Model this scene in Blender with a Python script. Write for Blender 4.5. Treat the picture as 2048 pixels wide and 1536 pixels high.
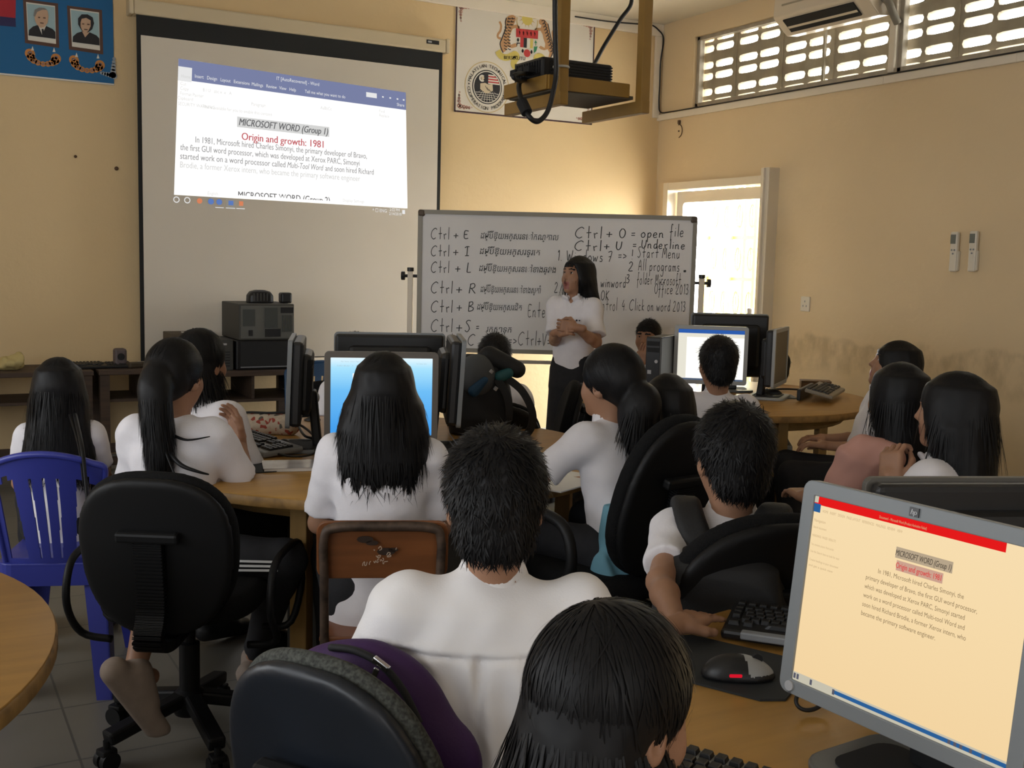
import bpy, bmesh, math, random
import numpy as np
from mathutils import Vector, Matrix

for o in list(bpy.data.objects): bpy.data.objects.remove(o, do_unlink=True)
random.seed(7); RNG = np.random.default_rng(7)
SC = bpy.context.scene
COL = SC.collection
PI = math.pi
R_ = math.radians

# ---------------------------------------------------------------- camera
CAM_H = 1.45
FPX = 2189.0
def _rx(a): c, s = math.cos(a), math.sin(a); return np.array([[1,0,0],[0,c,-s],[0,s,c]])
def _rz(a): c, s = math.cos(a), math.sin(a); return np.array([[c,-s,0],[s,c,0],[0,0,1]])
CAMR = _rz(-0.508692062) @ _rx(PI/2 - 0.112336277) @ _rz(0.0249604633)
CAMP = np.array([0.0, 0.0, CAM_H])
cam_data = bpy.data.cameras.new('camera'); cam = bpy.data.objects.new('camera', cam_data); COL.objects.link(cam)
cam_data.sensor_fit = 'HORIZONTAL'; cam_data.sensor_width = 36.0; cam_data.lens = FPX/2048*36
cam_data.clip_start = 0.05
_m = Matrix(CAMR.tolist()).to_4x4(); _m.translation = Vector(CAMP); cam.matrix_world = _m
SC.camera = cam

# ---------------------------------------------------------------- daylight and exposure
SC.view_settings.view_transform = 'Standard'; SC.view_settings.look = 'None'
SC.view_settings.gamma = 1.0; SC.view_settings.use_curve_mapping = False
SC.view_settings.exposure = 0.0
WD = bpy.data.worlds.new('sky'); SC.world = WD; WD.use_nodes = True
_nt = WD.node_tree; _bg = _nt.nodes['Background']
_bg.inputs['Color'].default_value = (0.96, 0.98, 1.0, 1); _bg.inputs['Strength'].default_value = 19.0

# room: x runs along the front wall to the right, y towards the front wall, z up
YF, XR, XL, YB, ZC = 7.60, 5.583, -2.30, -3.40, 3.42
def area_light(name, loc, direction, sx, sy, energy, color=(1,1,1), portal=False):
    d = bpy.data.lights.new(name, 'AREA'); d.shape = 'RECTANGLE'; d.size = sx; d.size_y = sy
    d.energy = energy; d.color = color
    if portal: d.cycles.is_portal = True
    o = bpy.data.objects.new(name, d); COL.objects.link(o); o.location = loc
    o.rotation_euler = Vector(direction).to_track_quat('-Z', 'Y').to_euler()
    return o
# daylight of the unseen left and back windows (behind the photographer) and of the door; left front lamp is added fill
area_light('window_light_left', (XL+0.03, 0.1, 1.75), (1, 0, -0.12), 3.8, 1.45, 62, (0.89, 0.945, 1.0))
area_light('fill_light_left_front', (XL+0.03, 3.85, 1.75), (1, 0, -0.10), 2.4, 1.45, 50, (0.93, 0.965, 1.0))  # fill lamp added to brighten the board and the right wall
area_light('window_light_back', (0.9, YB+0.03, 1.75), (0.1, 1, -0.1), 3.4, 1.35, 52, (0.97, 0.98, 1.0))
area_light('door_portal', (XR+0.14, 6.76, 1.05), (-1, 0, 0), 1.1, 2.0, 1, portal=True)
area_light('vent_portal', (XR+0.30, 4.9, 2.97), (-1, 0, 0), 4.6, 0.6, 1, portal=True)
_sd = bpy.data.lights.new('sun', 'SUN'); _sd.energy = 5.0; _sd.angle = R_(1.0); _sd.color = (1.0, 0.93, 0.80)
_so = bpy.data.objects.new('sun', _sd); COL.objects.link(_so)
_so.rotation_euler = Vector((0.10, 0.55, -1.0)).to_track_quat('-Z', 'Y').to_euler()

# ---------------------------------------------------------------- pixel helpers (photo frame 2048 x 1536 -> a point in the room)
def ray(px, py): return CAMR @ np.array([(px-1024)/FPX, -(py-768)/FPX, -1.0])
def at(px, py, depth): return Vector(CAMP + ray(px, py)*depth)
def at_z(px, py, z): d = ray(px, py); return Vector(CAMP + d*((z-CAM_H)/d[2]))
def at_y(px, py, y=YF): d = ray(px, py); return Vector(CAMP + d*(y/d[1]))
def at_x(px, py, x=XR): d = ray(px, py); return Vector(CAMP + d*(x/d[0]))
def to_px(p):
    c = CAMR.T @ (np.array(p, float)-CAMP); return (1024-FPX*c[0]/c[2], 768+FPX*c[1]/c[2], -c[2])

# ---------------------------------------------------------------- materials
MATS = {}
def mat(name, color, rough=0.6, metal=0.0, spec=0.5, noise=0.0, nscale=8.0, bump=0.0, bscale=60.0, emit=None, estr=1.0,
        sheen=0.0, stretch=None, alpha=None, trans=0.0, coat=0.0, ndetail=4.0):
    if name in MATS: return MATS[name]
    m = bpy.data.materials.new(name); m.use_nodes = True; MATS[name] = m
    nt = m.node_tree; b = nt.nodes['Principled BSDF']
    b.inputs['Base Color'].default_value = (*color, 1); b.inputs['Roughness'].default_value = rough
    b.inputs['Metallic'].default_value = metal; b.inputs['Specular IOR Level'].default_value = spec
    if sheen: b.inputs['Sheen Weight'].default_value = sheen
    if coat: b.inputs['Coat Weight'].default_value = coat; b.inputs['Coat Roughness'].default_value = 0.15
    if trans: b.inputs['Transmission Weight'].default_value = trans
    if emit: b.inputs['Emission Color'].default_value = (*emit, 1); b.inputs['Emission Strength'].default_value = estr
    if noise or bump:
        tc = nt.nodes.new('ShaderNodeTexCoord'); mp = nt.nodes.new('ShaderNodeMapping')
        nt.links.new(tc.outputs['Object'], mp.inputs['Vector'])
        if stretch: mp.inputs['Scale'].default_value = stretch
    if noise:
        n = nt.nodes.new('ShaderNodeTexNoise'); n.inputs['Scale'].default_value = nscale; n.inputs['Detail'].default_value = ndetail
        nt.links.new(mp.outputs['Vector'], n.inputs['Vector'])
        r = nt.nodes.new('ShaderNodeValToRGB')
        r.color_ramp.elements[0].position = 0.3; r.color_ramp.elements[1].position = 0.7
        r.color_ramp.elements[0].color = (*[max(0, c*(1-noise)) for c in color], 1)
        r.color_ramp.elements[1].color = (*[min(1, c*(1+noise*0.6)) for c in color], 1)
        nt.links.new(n.outputs['Fac'], r.inputs['Fac']); nt.links.new(r.outputs['Color'], b.inputs['Base Color'])
    if bump:
        n2 = nt.nodes.new('ShaderNodeTexNoise'); n2.inputs['Scale'].default_value = bscale; n2.inputs['Detail'].default_value = 3
        nt.links.new(mp.outputs['Vector'], n2.inputs['Vector'])
        bp = nt.nodes.new('ShaderNodeBump'); bp.inputs['Strength'].default_value = bump; bp.inputs['Distance'].default_value = 0.01
        nt.links.new(n2.outputs['Fac'], bp.inputs['Height']); nt.links.new(bp.outputs['Normal'], b.inputs['Normal'])
    return m
def emis(name, color, s=1.0):
    if name in MATS: return MATS[name]
    m = bpy.data.materials.new(name); m.use_nodes = True; MATS[name] = m
    nt = m.node_tree; nt.nodes.clear()
    e = nt.nodes.new('ShaderNodeEmission'); e.inputs['Color'].default_value = (*color, 1); e.inputs['Strength'].default_value = s
    o = nt.nodes.new('ShaderNodeOutputMaterial'); nt.links.new(e.outputs[0], o.inputs[0])
    return m
def glass(name, tint=(1,1,1), gl=0.06):
    if name in MATS: return MATS[name]
    m = bpy.data.materials.new(name); m.use_nodes = True; MATS[name] = m
    nt = m.node_tree; nt.nodes.clear()
    t = nt.nodes.new('ShaderNodeBsdfTransparent'); t.inputs['Color'].default_value = (*tint, 1)
    g = nt.nodes.new('ShaderNodeBsdfGlossy'); g.inputs['Roughness'].default_value = 0.03
    x = nt.nodes.new('ShaderNodeMixShader'); x.inputs[0].default_value = gl
    o = nt.nodes.new('ShaderNodeOutputMaterial')
    nt.links.new(t.outputs[0], x.inputs[1]); nt.links.new(g.outputs[0], x.inputs[2]); nt.links.new(x.outputs[0], o.inputs[0])
    return m
# ---------------------------------------------------------------- objects, things and parts
def link(name, me, m=None, parent=None, smooth=False):
    o = bpy.data.objects.new(name, me); COL.objects.link(o)
    if m is not None:
        for q in (m if isinstance(m, (list, tuple)) else [m]): me.materials.append(q)
    if parent is not None: o.parent = parent
    if smooth:
        me.polygons.foreach_set('use_smooth', [True]*len(me.polygons)); me.update()
    return o
def tag(o, label, cat, group=None, kind=None):
    if label: o['label'] = label
    if cat: o['category'] = cat
    if group: o['group'] = group
    if kind: o['kind'] = kind
    return o
def thing(name, label, cat, loc=(0,0,0), rz=0.0, group=None):
    o = bpy.data.objects.new(name, None); COL.objects.link(o); o.empty_display_size = 0.05
    o.location = loc; o.rotation_euler = (0, 0, rz)
    return tag(o, label, cat, group)
def struct(o): o['kind'] = 'structure'; return o
def dup(root, label=None, loc=None, rz=None):
    r = root.copy(); COL.objects.link(r)
    if loc is not None: r.location = loc
    if rz is not None: r.rotation_euler = (0, 0, rz)
    if label: r['label'] = label
    for c in root.children:
        k = c.copy(); COL.objects.link(k); k.parent = r
        for g in c.children:
            q = g.copy(); COL.objects.link(q); q.parent = k
    return r

class MB:
    """collects shapes into one mesh"""
    def __init__(s): s.v = []; s.f = []; s.mi = []; s.M = None; s.cur = 0
    def add(s, vs, fs):
        n = len(s.v)
        if s.M is not None: vs = [tuple(s.M @ Vector(v)) for v in vs]
        s.v += [tuple(v) for v in vs]; s.f += [tuple(i+n for i in f) for f in fs]; s.mi += [s.cur]*len(fs); return s
    def box(s, c, d, rz=0.0, rot=None, bev=0.0):
        x, y, z = [k/2 for k in d]
        M = rot if rot is not None else Matrix.Rotation(rz, 3, 'Z')
        if bev <= 0:
            vs = [Vector((sx*x, sy*y, sz*z)) for sz in (-1,1) for sy in (-1,1) for sx in (-1,1)]
            fs = [(0,2,3,1),(4,5,7,6),(0,1,5,4),(2,6,7,3),(0,4,6,2),(1,3,7,5)]
        else:
            b = min(bev, x*.99, y*.99, z*.99); bm = bmesh.new(); bmesh.ops.create_cube(bm, size=1)
            for v in bm.verts: v.co = Vector((v.co.x*2*x, v.co.y*2*y, v.co.z*2*z))
            bmesh.ops.bevel(bm, geom=list(bm.edges), offset=b, segments=2, profile=0.5, affect='EDGES')
            bm.verts.index_update(); vs = [v.co.copy() for v in bm.verts]; fs = [tuple(v.index for v in f.verts) for f in bm.faces]; bm.free()
        c = Vector(c); return s.add([M @ v + c for v in vs], fs)
    def bar(s, a, b, w, h=None, up=(0,0,1), bev=0.0):
        a, b = Vector(a), Vector(b); h = h or w; d = b-a; L = d.length; d.normalize(); u = Vector(up)
        if abs(d.dot(u)) > 0.98: u = Vector((1,0,0))
        x = d.cross(u).normalized(); z = x.cross(d)
        M = Matrix((x, d, z)).transposed(); return s.box((a+b)/2, (w, L, h), rot=M, bev=bev)
    def tube(s, pts, r, n=8, closed=False, taper=None):
        pts = [Vector(p) for p in pts]; N = len(pts); vs = []; fs = []
        up = Vector((0,0,1)); prev = None
        for i, p in enumerate(pts):
            if closed: d = pts[(i+1) % N]-pts[i-1]
            else: d = pts[min(i+1, N-1)]-pts[max(i-1, 0)]
            d.normalize()
            if prev is None:
                a = up if abs(d.dot(up)) < 0.95 else Vector((1,0,0)); x = d.cross(a).normalized()
            else:
                x = (prev-d*prev.dot(d)).normalized()
            prev = x; y = d.cross(x); rr = r*(taper[i] if taper else 1)
            for k in range(n):
                t = 2*PI*k/n; vs.append(p+x*math.cos(t)*rr+y*math.sin(t)*rr)
        for i in range(N if closed else N-1):
            j = (i+1) % N
            for k in range(n): fs.append((i*n+k, i*n+(k+1) % n, j*n+(k+1) % n, j*n+k))
        if not closed: fs += [tuple(range(n-1, -1, -1)), tuple((N-1)*n+k for k in range(n))]
        return s.add(vs, fs)
    def cyl(s, a, b, r0, r1=None, n=24):
        return s.tube([a, b], 1.0, n=n, taper=[r0, r0 if r1 is None else r1])
    def lathe(s, c, prof, n=32):
        c = Vector(c); vs = []; fs = []; m = len(prof)
        for r, z in prof:
            for k in range(n): t = 2*PI*k/n; vs.append(c+Vector((r*math.cos(t), r*math.sin(t), z)))
        for i in range(m-1):
            for k in range(n): fs.append((i*n+k, i*n+(k+1) % n, (i+1)*n+(k+1) % n, (i+1)*n+k))
        fs += [tuple(range(n-1, -1, -1)), tuple((m-1)*n+k for k in range(n))]
        return s.add(vs, fs)
    def prism(s, pts2, O, X, Y, t):
        """polygon pts2 in plane (O, X, Y), thickness t along X cross Y"""
        O, X, Y = Vector(O), Vector(X), Vector(Y); Z = X.cross(Y).normalized(); n = len(pts2)
        vs = [O+X*a+Y*b for a, b in pts2]+[O+X*a+Y*b+Z*t for a, b in pts2]
        fs = [tuple(range(n-1, -1, -1)), tuple(range(n, 2*n))]+[(i, (i+1) % n, n+(i+1) % n, n+i) for i in range(n)]
        return s.add(vs, fs)
    def quad(s, a, b, c, d): return s.add([a, b, c, d], [(0,1,2,3)])
    def mesh(s, name):
        me = bpy.data.meshes.new(name); me.from_pydata(s.v, [], s.f)
        if any(s.mi): me.polygons.foreach_set('material_index', s.mi)
        me.update(); return me
    def build(s, name, m, parent=None, smooth=False, bev=0.0, auto=None, origin=None):
        if origin is not None:
            O = Vector(origin); s.v = [tuple(Vector(v)-O) for v in s.v]
        me = s.mesh(name); o = link(name, me, m, parent, smooth or auto is not None)
        if origin is not None: o.location = O
        if bev:
            b = o.modifiers.new('bevel', 'BEVEL'); b.width = bev; b.segments = 2; b.limit_method = 'ANGLE'; b.angle_limit = R_(40)
        if auto is not None: me.set_sharp_from_angle(angle=R_(auto))
        return o

def rrect(w, h, r, n=5, cx=0.0, cy=0.0):
    """rounded rectangle outline, counter-clockwise"""
    out = []
    for (sx, sy, a0) in ((1,1,0), (-1,1,90), (-1,-1,180), (1,-1,270)):
        for k in range(n+1):
            t = R_(a0+90*k/n); out.append((cx+sx*(w/2-r)+r*math.cos(t), cy+sy*(h/2-r)+r*math.sin(t)))
    return out
def ring_faces(outer, inner, O, X, Y, t, mb):
    """a flat ring between two outlines of equal count, thickness t"""
    O, X, Y = Vector(O), Vector(X), Vector(Y); Z = X.cross(Y).normalized(); n = len(outer)
    P3 = lambda q, dz: O+X*q[0]+Y*q[1]+Z*dz
    vs = [P3(q, 0) for q in outer]+[P3(q, 0) for q in inner]+[P3(q, t) for q in outer]+[P3(q, t) for q in inner]
    fs = []
    for i in range(n):
        j = (i+1) % n
        fs += [(i, n+i, n+j, j), (2*n+i, 2*n+j, 3*n+j, 3*n+i), (i, j, 2*n+j, 2*n+i), (n+i, 3*n+i, 3*n+j, n+j)]
    return mb.add(vs, fs)

def smooth_path(pts, n=8, closed=False):
    """Catmull-Rom"""
    P = [Vector(p) for p in pts]; N = len(P); out = []
    for i in range(N if closed else N-1):
        g = (lambda k: P[k % N]) if closed else (lambda k: P[min(max(k, 0), N-1)])
        p0, p1, p2, p3 = g(i-1), g(i), g(i+1), g(i+2)
        for k in range(n):
            t = k/n
            out.append(0.5*((2*p1)+(p2-p0)*t+(2*p0-5*p1+4*p2-p3)*t*t+(3*p1-p0-3*p2+p3)*t**3))
    if not closed: out.append(P[-1])
    return out

# ---------------------------------------------------------------- lettering
_TXT = {}
def text_polys(body, size=1.0, align='LEFT', shear=0.0, bold=0.0):
    key = (body, align, shear)
    if key not in _TXT:
        c = bpy.data.curves.new('lettering', 'FONT'); c.body = body; c.size = 1.0; c.align_x = align; c.shear = shear
        c.resolution_u = 3
        o = bpy.data.objects.new('lettering', c); COL.objects.link(o)
        dg = bpy.context.evaluated_depsgraph_get(); dg.update(); me = o.evaluated_get(dg).to_mesh()
        vs = [tuple(v.co) for v in me.vertices]; fs = [tuple(p.vertices) for p in me.polygons]
        o.evaluated_get(dg).to_mesh_clear(); bpy.data.objects.remove(o); bpy.data.curves.remove(c)
        _TXT[key] = (vs, fs)
    vs, fs = _TXT[key]
    if bold > 0:                                   # heavier strokes: the outline laid twice with a small shift
        n = len(vs); d = bold*1.6; vs = [(x-d, y, z) for x, y, z in vs]+[(x+d, y, z) for x, y, z in vs]; fs = fs+[tuple(i+n for i in f) for f in fs]
    return [(x*size, y*size) for x, y, z in vs], fs
def put_text(mb, body, O, X, Y, size, align='LEFT', shear=0.0, bold=0.0, width=None, ymax=None):
    v, f = text_polys(body, size, align, shear, bold)
    if not v: return mb
    if width:
        w = max(p[0] for p in v)-min(p[0] for p in v); k = width/w; v = [(a*k, b) for a, b in v]
    if ymax is not None: v = [(a, max(b, ymax)) for a, b in v]
    O, X, Y = Vector(O), Vector(X), Vector(Y)
    mb.add([O+X*a+Y*b for a, b in v], f); return mb

# single stroke marker letters: each stroke is a run of points on a grid 0..4 wide, baseline 0, x-height 4, caps 8
PEN = {
'C':'6 7,4 8,1 6,0 3,1 1,3 0,5 1','t':'2 9,2.3 0;0.5 4,4 4.3','r':'0.6 4,1.5 0;1.3 3,2.5 4,3.2 3.6','l':'1 9,1.1 0','+':'0 2.5,4 2.6;2 4.6,2 0.3',
'E':'4 7,1 7.3,0.4 4,0.6 1,2 0,4 0.6;0.8 3.8,3 4','I':'0 6.5,1.5 7.5,3.5 7.5;2 7.4,2 0.3;0.6 0,3.6 0.2','L':'1 8,0.6 1.5,1 0,3.6 0.2','R':'1 7.6,0.4 0;0.6 7,3 7.8,4 6,3 4.3,1 4;1.6 4,4.6 0',
'B':'0.8 7.6,0.6 0;0.6 7,3 7.6,3.4 5.6,1 4;1 4,4 3,3.6 0.8,0.6 0','S':'4 7.5,2.4 8,1 6.6,2.6 4.4,3.4 2,2 0,0.4 1','V':'0 7.6,1.6 0,4 7.8','O':'2 7.6,0.4 5,0.8 1.4,2.4 0,4 2,4 5.6,2.4 7.6',
'U':'0.4 7.6,0.4 2.4,1.8 0,3.6 2,4 7.6','=':'0 3.2,3 3.4;0 1.4,3 1.5','o':'2 4,0.5 2.6,1 0.3,2.6 0,3.6 2,2.6 3.9,1.8 4','p':'0.8 4,0.8 -4;0.8 3,2.4 4,3.4 2.4,2.4 0.2,0.8 0.6',
'e':'0.6 2,3 2.4,2.6 4,1.2 3.8,0.4 1.8,1.4 0,3.4 0.6','n':'0.5 4,0.6 0;0.6 2.8,2 4,2.9 3,3 0.6,3.8 0.2','f':'3 8,1.8 8.6,1.6 4,1.4 -3;0.2 3,3 3.6','i':'1 4,1 0;1 6,1.2 5.6','d':'3 4,1.2 3.8,0.6 1.4,1.8 0,3 1.6;3.2 8.6,3.1 0',
's':'3 3.8,1.4 4,1.2 2.6,2.8 1.6,2.4 0.1,0.6 0.3','a':'3 3.8,1.2 3.8,0.5 1.4,1.6 0,3 2;3 4,3.1 0.3,3.7 0.2','M':'0 0,1 7.4,2.6 2.6,4.2 7.6,5 0','u':'0.5 4,0.7 0.8,1.8 0,3 1.4;3 4,3.2 0.2','A':'0 0,2 8,4 0;0.8 3,3.4 3.2',
'g':'3 3.8,1.2 4,0.6 1.6,1.8 0.2,3 2;3.1 4,3 -2.8,1.4 -3.8,0.2 -2.6','m':'0.4 4,0.5 0;0.5 3,1.6 4,2.2 2.6,2.2 0;2.2 3,3.4 4,4 2.6,4.1 0','w':'0 4,0.9 0,2 3,3 0,4.2 4','c':'3 3.6,1.4 4,0.5 1.8,1.4 0,3.2 0.5',
'k':'0.8 8.4,0.8 0;3.2 4,0.9 2,3.4 0','W':'0 7.6,1.4 0,2.6 5,4 0,5.4 7.8','K':'0.8 7.6,0.8 0;4 7.4,0.9 3.6,4 0','N':'0.4 0,0.6 7.4,3.6 0.4,3.8 7.6',
'2':'0.4 6,1.8 7.6,3.2 6,2 3,0.4 0.2,3.8 0.2','0':'2 7,0.5 4,1.4 0.4,3 0.6,3.6 4.4,2 7','1':'1 6,2 7.4,2 0','3':'0.6 7,2.8 7.2,2.6 5,1.4 4,3.4 2.8,2.6 0.2,0.4 0.6','4':'2.4 7.6,0.4 3,3.8 3;3 5,3 -0.4','7':'0.4 7,3.8 7.4,1.8 0;1 3.6,3.2 4',
'.':'0.6 0,0.9 0.3',',':'0.8 0.4,0.4 -1','!':'1 8,1 2.6;1 0.4,1 0','>':'0 4,3 2.4,0 0.8','*':'0 4,3 6.4;0 6.4,3 4;1.5 7,1.5 3.4','h':'0.8 8.4,0.8 0;0.8 2.8,2.2 4,3 2.8,3 0',
}
def put_pen(mb, body, O, X, Y, size, w=0.0036, jit=0.0):
    """marker handwriting as thin ribbons; size is the cap height"""
    O, X, Y = Vector(O), Vector(X), Vector(Y); k = size/8.0; cx = 0.0; Z = X.cross(Y).normalized()
    for ch in body:
        if ch == ' ': cx += 3.2*k; continue
        g = PEN.get(ch)
        if not g: cx += 3*k; continue
        wid = 0
        for st in g.split(';'):
            pts = [tuple(float(q) for q in p.split()) for p in st.split(',')]
            wid = max(wid, max(p[0] for p in pts))
            j = lambda: random.uniform(-jit, jit)
            P3 = [O+X*(cx+(a+b*0.06+j())*k)+Y*((b+j())*k) for a, b in pts]
            S = smooth_path(P3, 4) if len(P3) > 2 else P3
            vs = []
            for i, p in enumerate(S):
                d = (S[min(i+1, len(S)-1)]-S[max(i-1, 0)]); d = d.normalized() if d.length > 0 else X
                s_ = Z.cross(d)*w/2; vs += [p-s_, p+s_]
            mb.add(vs, [(2*i, 2*i+2, 2*i+3, 2*i+1) for i in range(len(S)-1)])
        cx += (wid+1.5)*k
    return cx

# ---------------------------------------------------------------- soft solids: signed distance fields meshed by surface nets
def _np(v): return np.array(v, float)
class SDF:
    """primitives are blended on a grid of given cell; all in local coordinates"""
    def __init__(s, lo, hi, cell):
        s.lo = _np(lo); s.c = cell; s.n = np.ceil((_np(hi)-s.lo)/cell).astype(int)+1
        s.F = np.full(s.n, 0.25, np.float32)
    def sub(s, lo, hi):
        a = np.clip(np.floor((_np(lo)-s.lo)/s.c).astype(int), 0, s.n); b = np.clip(np.ceil((_np(hi)-s.lo)/s.c).astype(int)+1, 0, s.n)
        if (b-a <= 0).any(): return None
        ax = [(s.lo[i]+s.c*np.arange(a[i], b[i])).astype(np.float32) for i in range(3)]
        return (slice(a[0], b[0]), slice(a[1], b[1]), slice(a[2], b[2])), np.meshgrid(*ax, indexing='ij')
    def mix(s, sl, d, k, op):
        F = s.F[sl]
        if op == 'sub': d = -d
        if op == 'add':
            if k > 0: h = np.clip(0.5+0.5*(F-d)/k, 0, 1); s.F[sl] = F*(1-h)+d*h-k*h*(1-h)
            else: s.F[sl] = np.minimum(F, d)
        else:
            if k > 0: h = np.clip(0.5-0.5*(F-d)/k, 0, 1); s.F[sl] = F*(1-h)+d*h+k*h*(1-h)
            else: s.F[sl] = np.maximum(F, d)
    def cone(s, a, b, ra, rb=None, k=0.02, op='add'):
        rb = ra if rb is None else rb; a, b = _np(a), _np(b); m = max(ra, rb)+k+4*s.c
        r = s.sub(np.minimum(a, b)-m, np.maximum(a, b)+m)
        if r is None: return s
        sl, (X, Y, Z) = r; d = b-a; L2 = max(d@d, 1e-9)
        t = np.clip(((X-a[0])*d[0]+(Y-a[1])*d[1]+(Z-a[2])*d[2])/L2, 0, 1)
        q = np.sqrt((X-a[0]-t*d[0])**2+(Y-a[1]-t*d[1])**2+(Z-a[2]-t*d[2])**2)-(ra+(rb-ra)*t)
        s.mix(sl, q, k, op); return s
    def chain(s, pts, rs, k=0.01, op='add'):
        for i in range(len(pts)-1): s.cone(pts[i], pts[i+1], rs[i], rs[i+1], k, op)
        return s
    def ell(s, c, r, M=None, k=0.02, op='add'):
        c, r = _np(c), _np(r); m = r.max()+k+4*s.c; q = s.sub(c-m, c+m)
        if q is None: return s
        sl, (X, Y, Z) = q; X, Y, Z = X-c[0], Y-c[1], Z-c[2]
        if M is not None:
            M = np.array(M); X, Y, Z = (M[0,0]*X+M[1,0]*Y+M[2,0]*Z, M[0,1]*X+M[1,1]*Y+M[2,1]*Z, M[0,2]*X+M[1,2]*Y+M[2,2]*Z)
        k0 = np.sqrt((X/r[0])**2+(Y/r[1])**2+(Z/r[2])**2); k1 = np.sqrt((X/r[0]**2)**2+(Y/r[1]**2)**2+(Z/r[2]**2)**2)+1e-6
        s.mix(sl, k0*(k0-1)/k1, k, op); return s
    def box(s, c, h, M=None, rd=0.01, k=0.01, op='add'):
        c, h = _np(c), _np(h); m = np.linalg.norm(h)+k+4*s.c; q = s.sub(c-m, c+m)
        if q is None: return s
        sl, (X, Y, Z) = q; X, Y, Z = X-c[0], Y-c[1], Z-c[2]
        if M is not None:
            M = np.array(M); X, Y, Z = (M[0,0]*X+M[1,0]*Y+M[2,0]*Z, M[0,1]*X+M[1,1]*Y+M[2,1]*Z, M[0,2]*X+M[1,2]*Y+M[2,2]*Z)
        a, b, e = np.abs(X)-h[0]+rd, np.abs(Y)-h[1]+rd, np.abs(Z)-h[2]+rd
        d = np.sqrt(np.maximum(a,0)**2+np.maximum(b,0)**2+np.maximum(e,0)**2)+np.minimum(np.maximum(a, np.maximum(b, e)), 0)-rd
        s.mix(sl, d, k, op); return s
    def loft(s, O, M, prof, k=0.02, op='add', p=2.3, shift=None):
        """elliptic tube along M's third axis: prof rows (w, half width, half depth, forward shift)"""
        O = _np(O); M = np.array(M); P = np.array(prof, float); m = P[:,1:3].max()+k+4*s.c
        e0, e1 = O+M[:,2]*P[0,0], O+M[:,2]*P[-1,0]
        q = s.sub(np.minimum(e0, e1)-m, np.maximum(e0, e1)+m)
        if q is None: return s
        sl, (X, Y, Z) = q; X, Y, Z = X-O[0], Y-O[1], Z-O[2]
        U, V, W = [M[0,i]*X+M[1,i]*Y+M[2,i]*Z for i in range(3)]
        A = np.interp(W, P[:,0], P[:,1]); B = np.interp(W, P[:,0], P[:,2]); S = np.interp(W, P[:,0], P[:,3])
        g = (np.abs(U/A)**p+np.abs((V-S)/B)**p)**(1/p)
        d = (g-1)*np.minimum(A, B); e = np.maximum(P[0,0]-W, W-P[-1,0])
        s.mix(sl, np.maximum(d, e).astype(np.float32), k, op); return s
    def cut(s, c, n, k=0.0):
        """remove everything on the side n points to"""
        c, n = _np(c), _np(n); n = n/np.linalg.norm(n); sl, (X, Y, Z) = s.sub(s.lo, s.lo+s.c*s.n)
        d = (X-c[0])*n[0]+(Y-c[1])*n[1]+(Z-c[2])*n[2]; s.mix(sl, d.astype(np.float32), k, 'isect'); return s
    def warp(s, fn):
        sl, (X, Y, Z) = s.sub(s.lo, s.lo+s.c*s.n); s.F[sl] += fn(X, Y, Z).astype(np.float32); return s
    def net(s):
        F = s.F; F[0]=np.maximum(F[0],.001); F[-1]=np.maximum(F[-1],.001); F[:,0]=np.maximum(F[:,0],.001); F[:,-1]=np.maximum(F[:,-1],.001); F[:,:,0]=np.maximum(F[:,:,0],.001); F[:,:,-1]=np.maximum(F[:,:,-1],.001)
        n = np.array(F.shape); I = F < 0
        corner = [(i, j, k) for i in (0,1) for j in (0,1) for k in (0,1)]
        def cs(A, o): return A[o[0]:n[0]-1+o[0], o[1]:n[1]-1+o[1], o[2]:n[2]-1+o[2]]
        cnt = sum(cs(I, o).astype(np.int8) for o in corner); act = (cnt > 0) & (cnt < 8)
        idx = np.argwhere(act); ids = np.full(act.shape, -1, np.int64); ids[act] = np.arange(len(idx))
        vals = {o: cs(F, o)[act] for o in corner}
        acc = np.zeros((len(idx), 3)); num = np.zeros(len(idx))
        for a in corner:
            for ax in range(3):
                if a[ax] == 0:
                    b = list(a); b[ax] = 1; b = tuple(b); fa, fb = vals[a], vals[b]; m = (fa < 0) != (fb < 0)
                    t = np.where(m, fa/np.where(m, fa-fb, 1), 0); q = np.zeros((len(idx), 3)); q += a; q[:, ax] += t
                    acc[m] += q[m]; num[m] += 1
        V = s.lo+s.c*(idx+acc/num[:, None])
        Q = []
        for ax in range(3):
            o1, o2 = (ax+1) % 3, (ax+2) % 3
            lo = [slice(1, n[i]-1) for i in range(3)]; lo[ax] = slice(0, n[ax]-1); hi = list(lo); hi[ax] = slice(1, n[ax])
            A, B = I[tuple(lo)], I[tuple(hi)]
            for flip, m in ((False, A & ~B), (True, ~A & B)):
                e = np.argwhere(m)
                if not len(e): continue
                base = e.copy(); base[:, o1] += 1; base[:, o2] += 1
                def cid(d1, d2):
                    c = base.copy(); c[:, o1] += d1; c[:, o2] += d2; return ids[c[:,0], c[:,1], c[:,2]]
                q = np.stack([cid(-1,-1), cid(0,-1), cid(0,0), cid(-1,0)], 1)
                Q.append(q[:, ::-1] if flip else q)
        Q = np.concatenate(Q) if Q else np.zeros((0, 4), int)
        return V, Q
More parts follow.
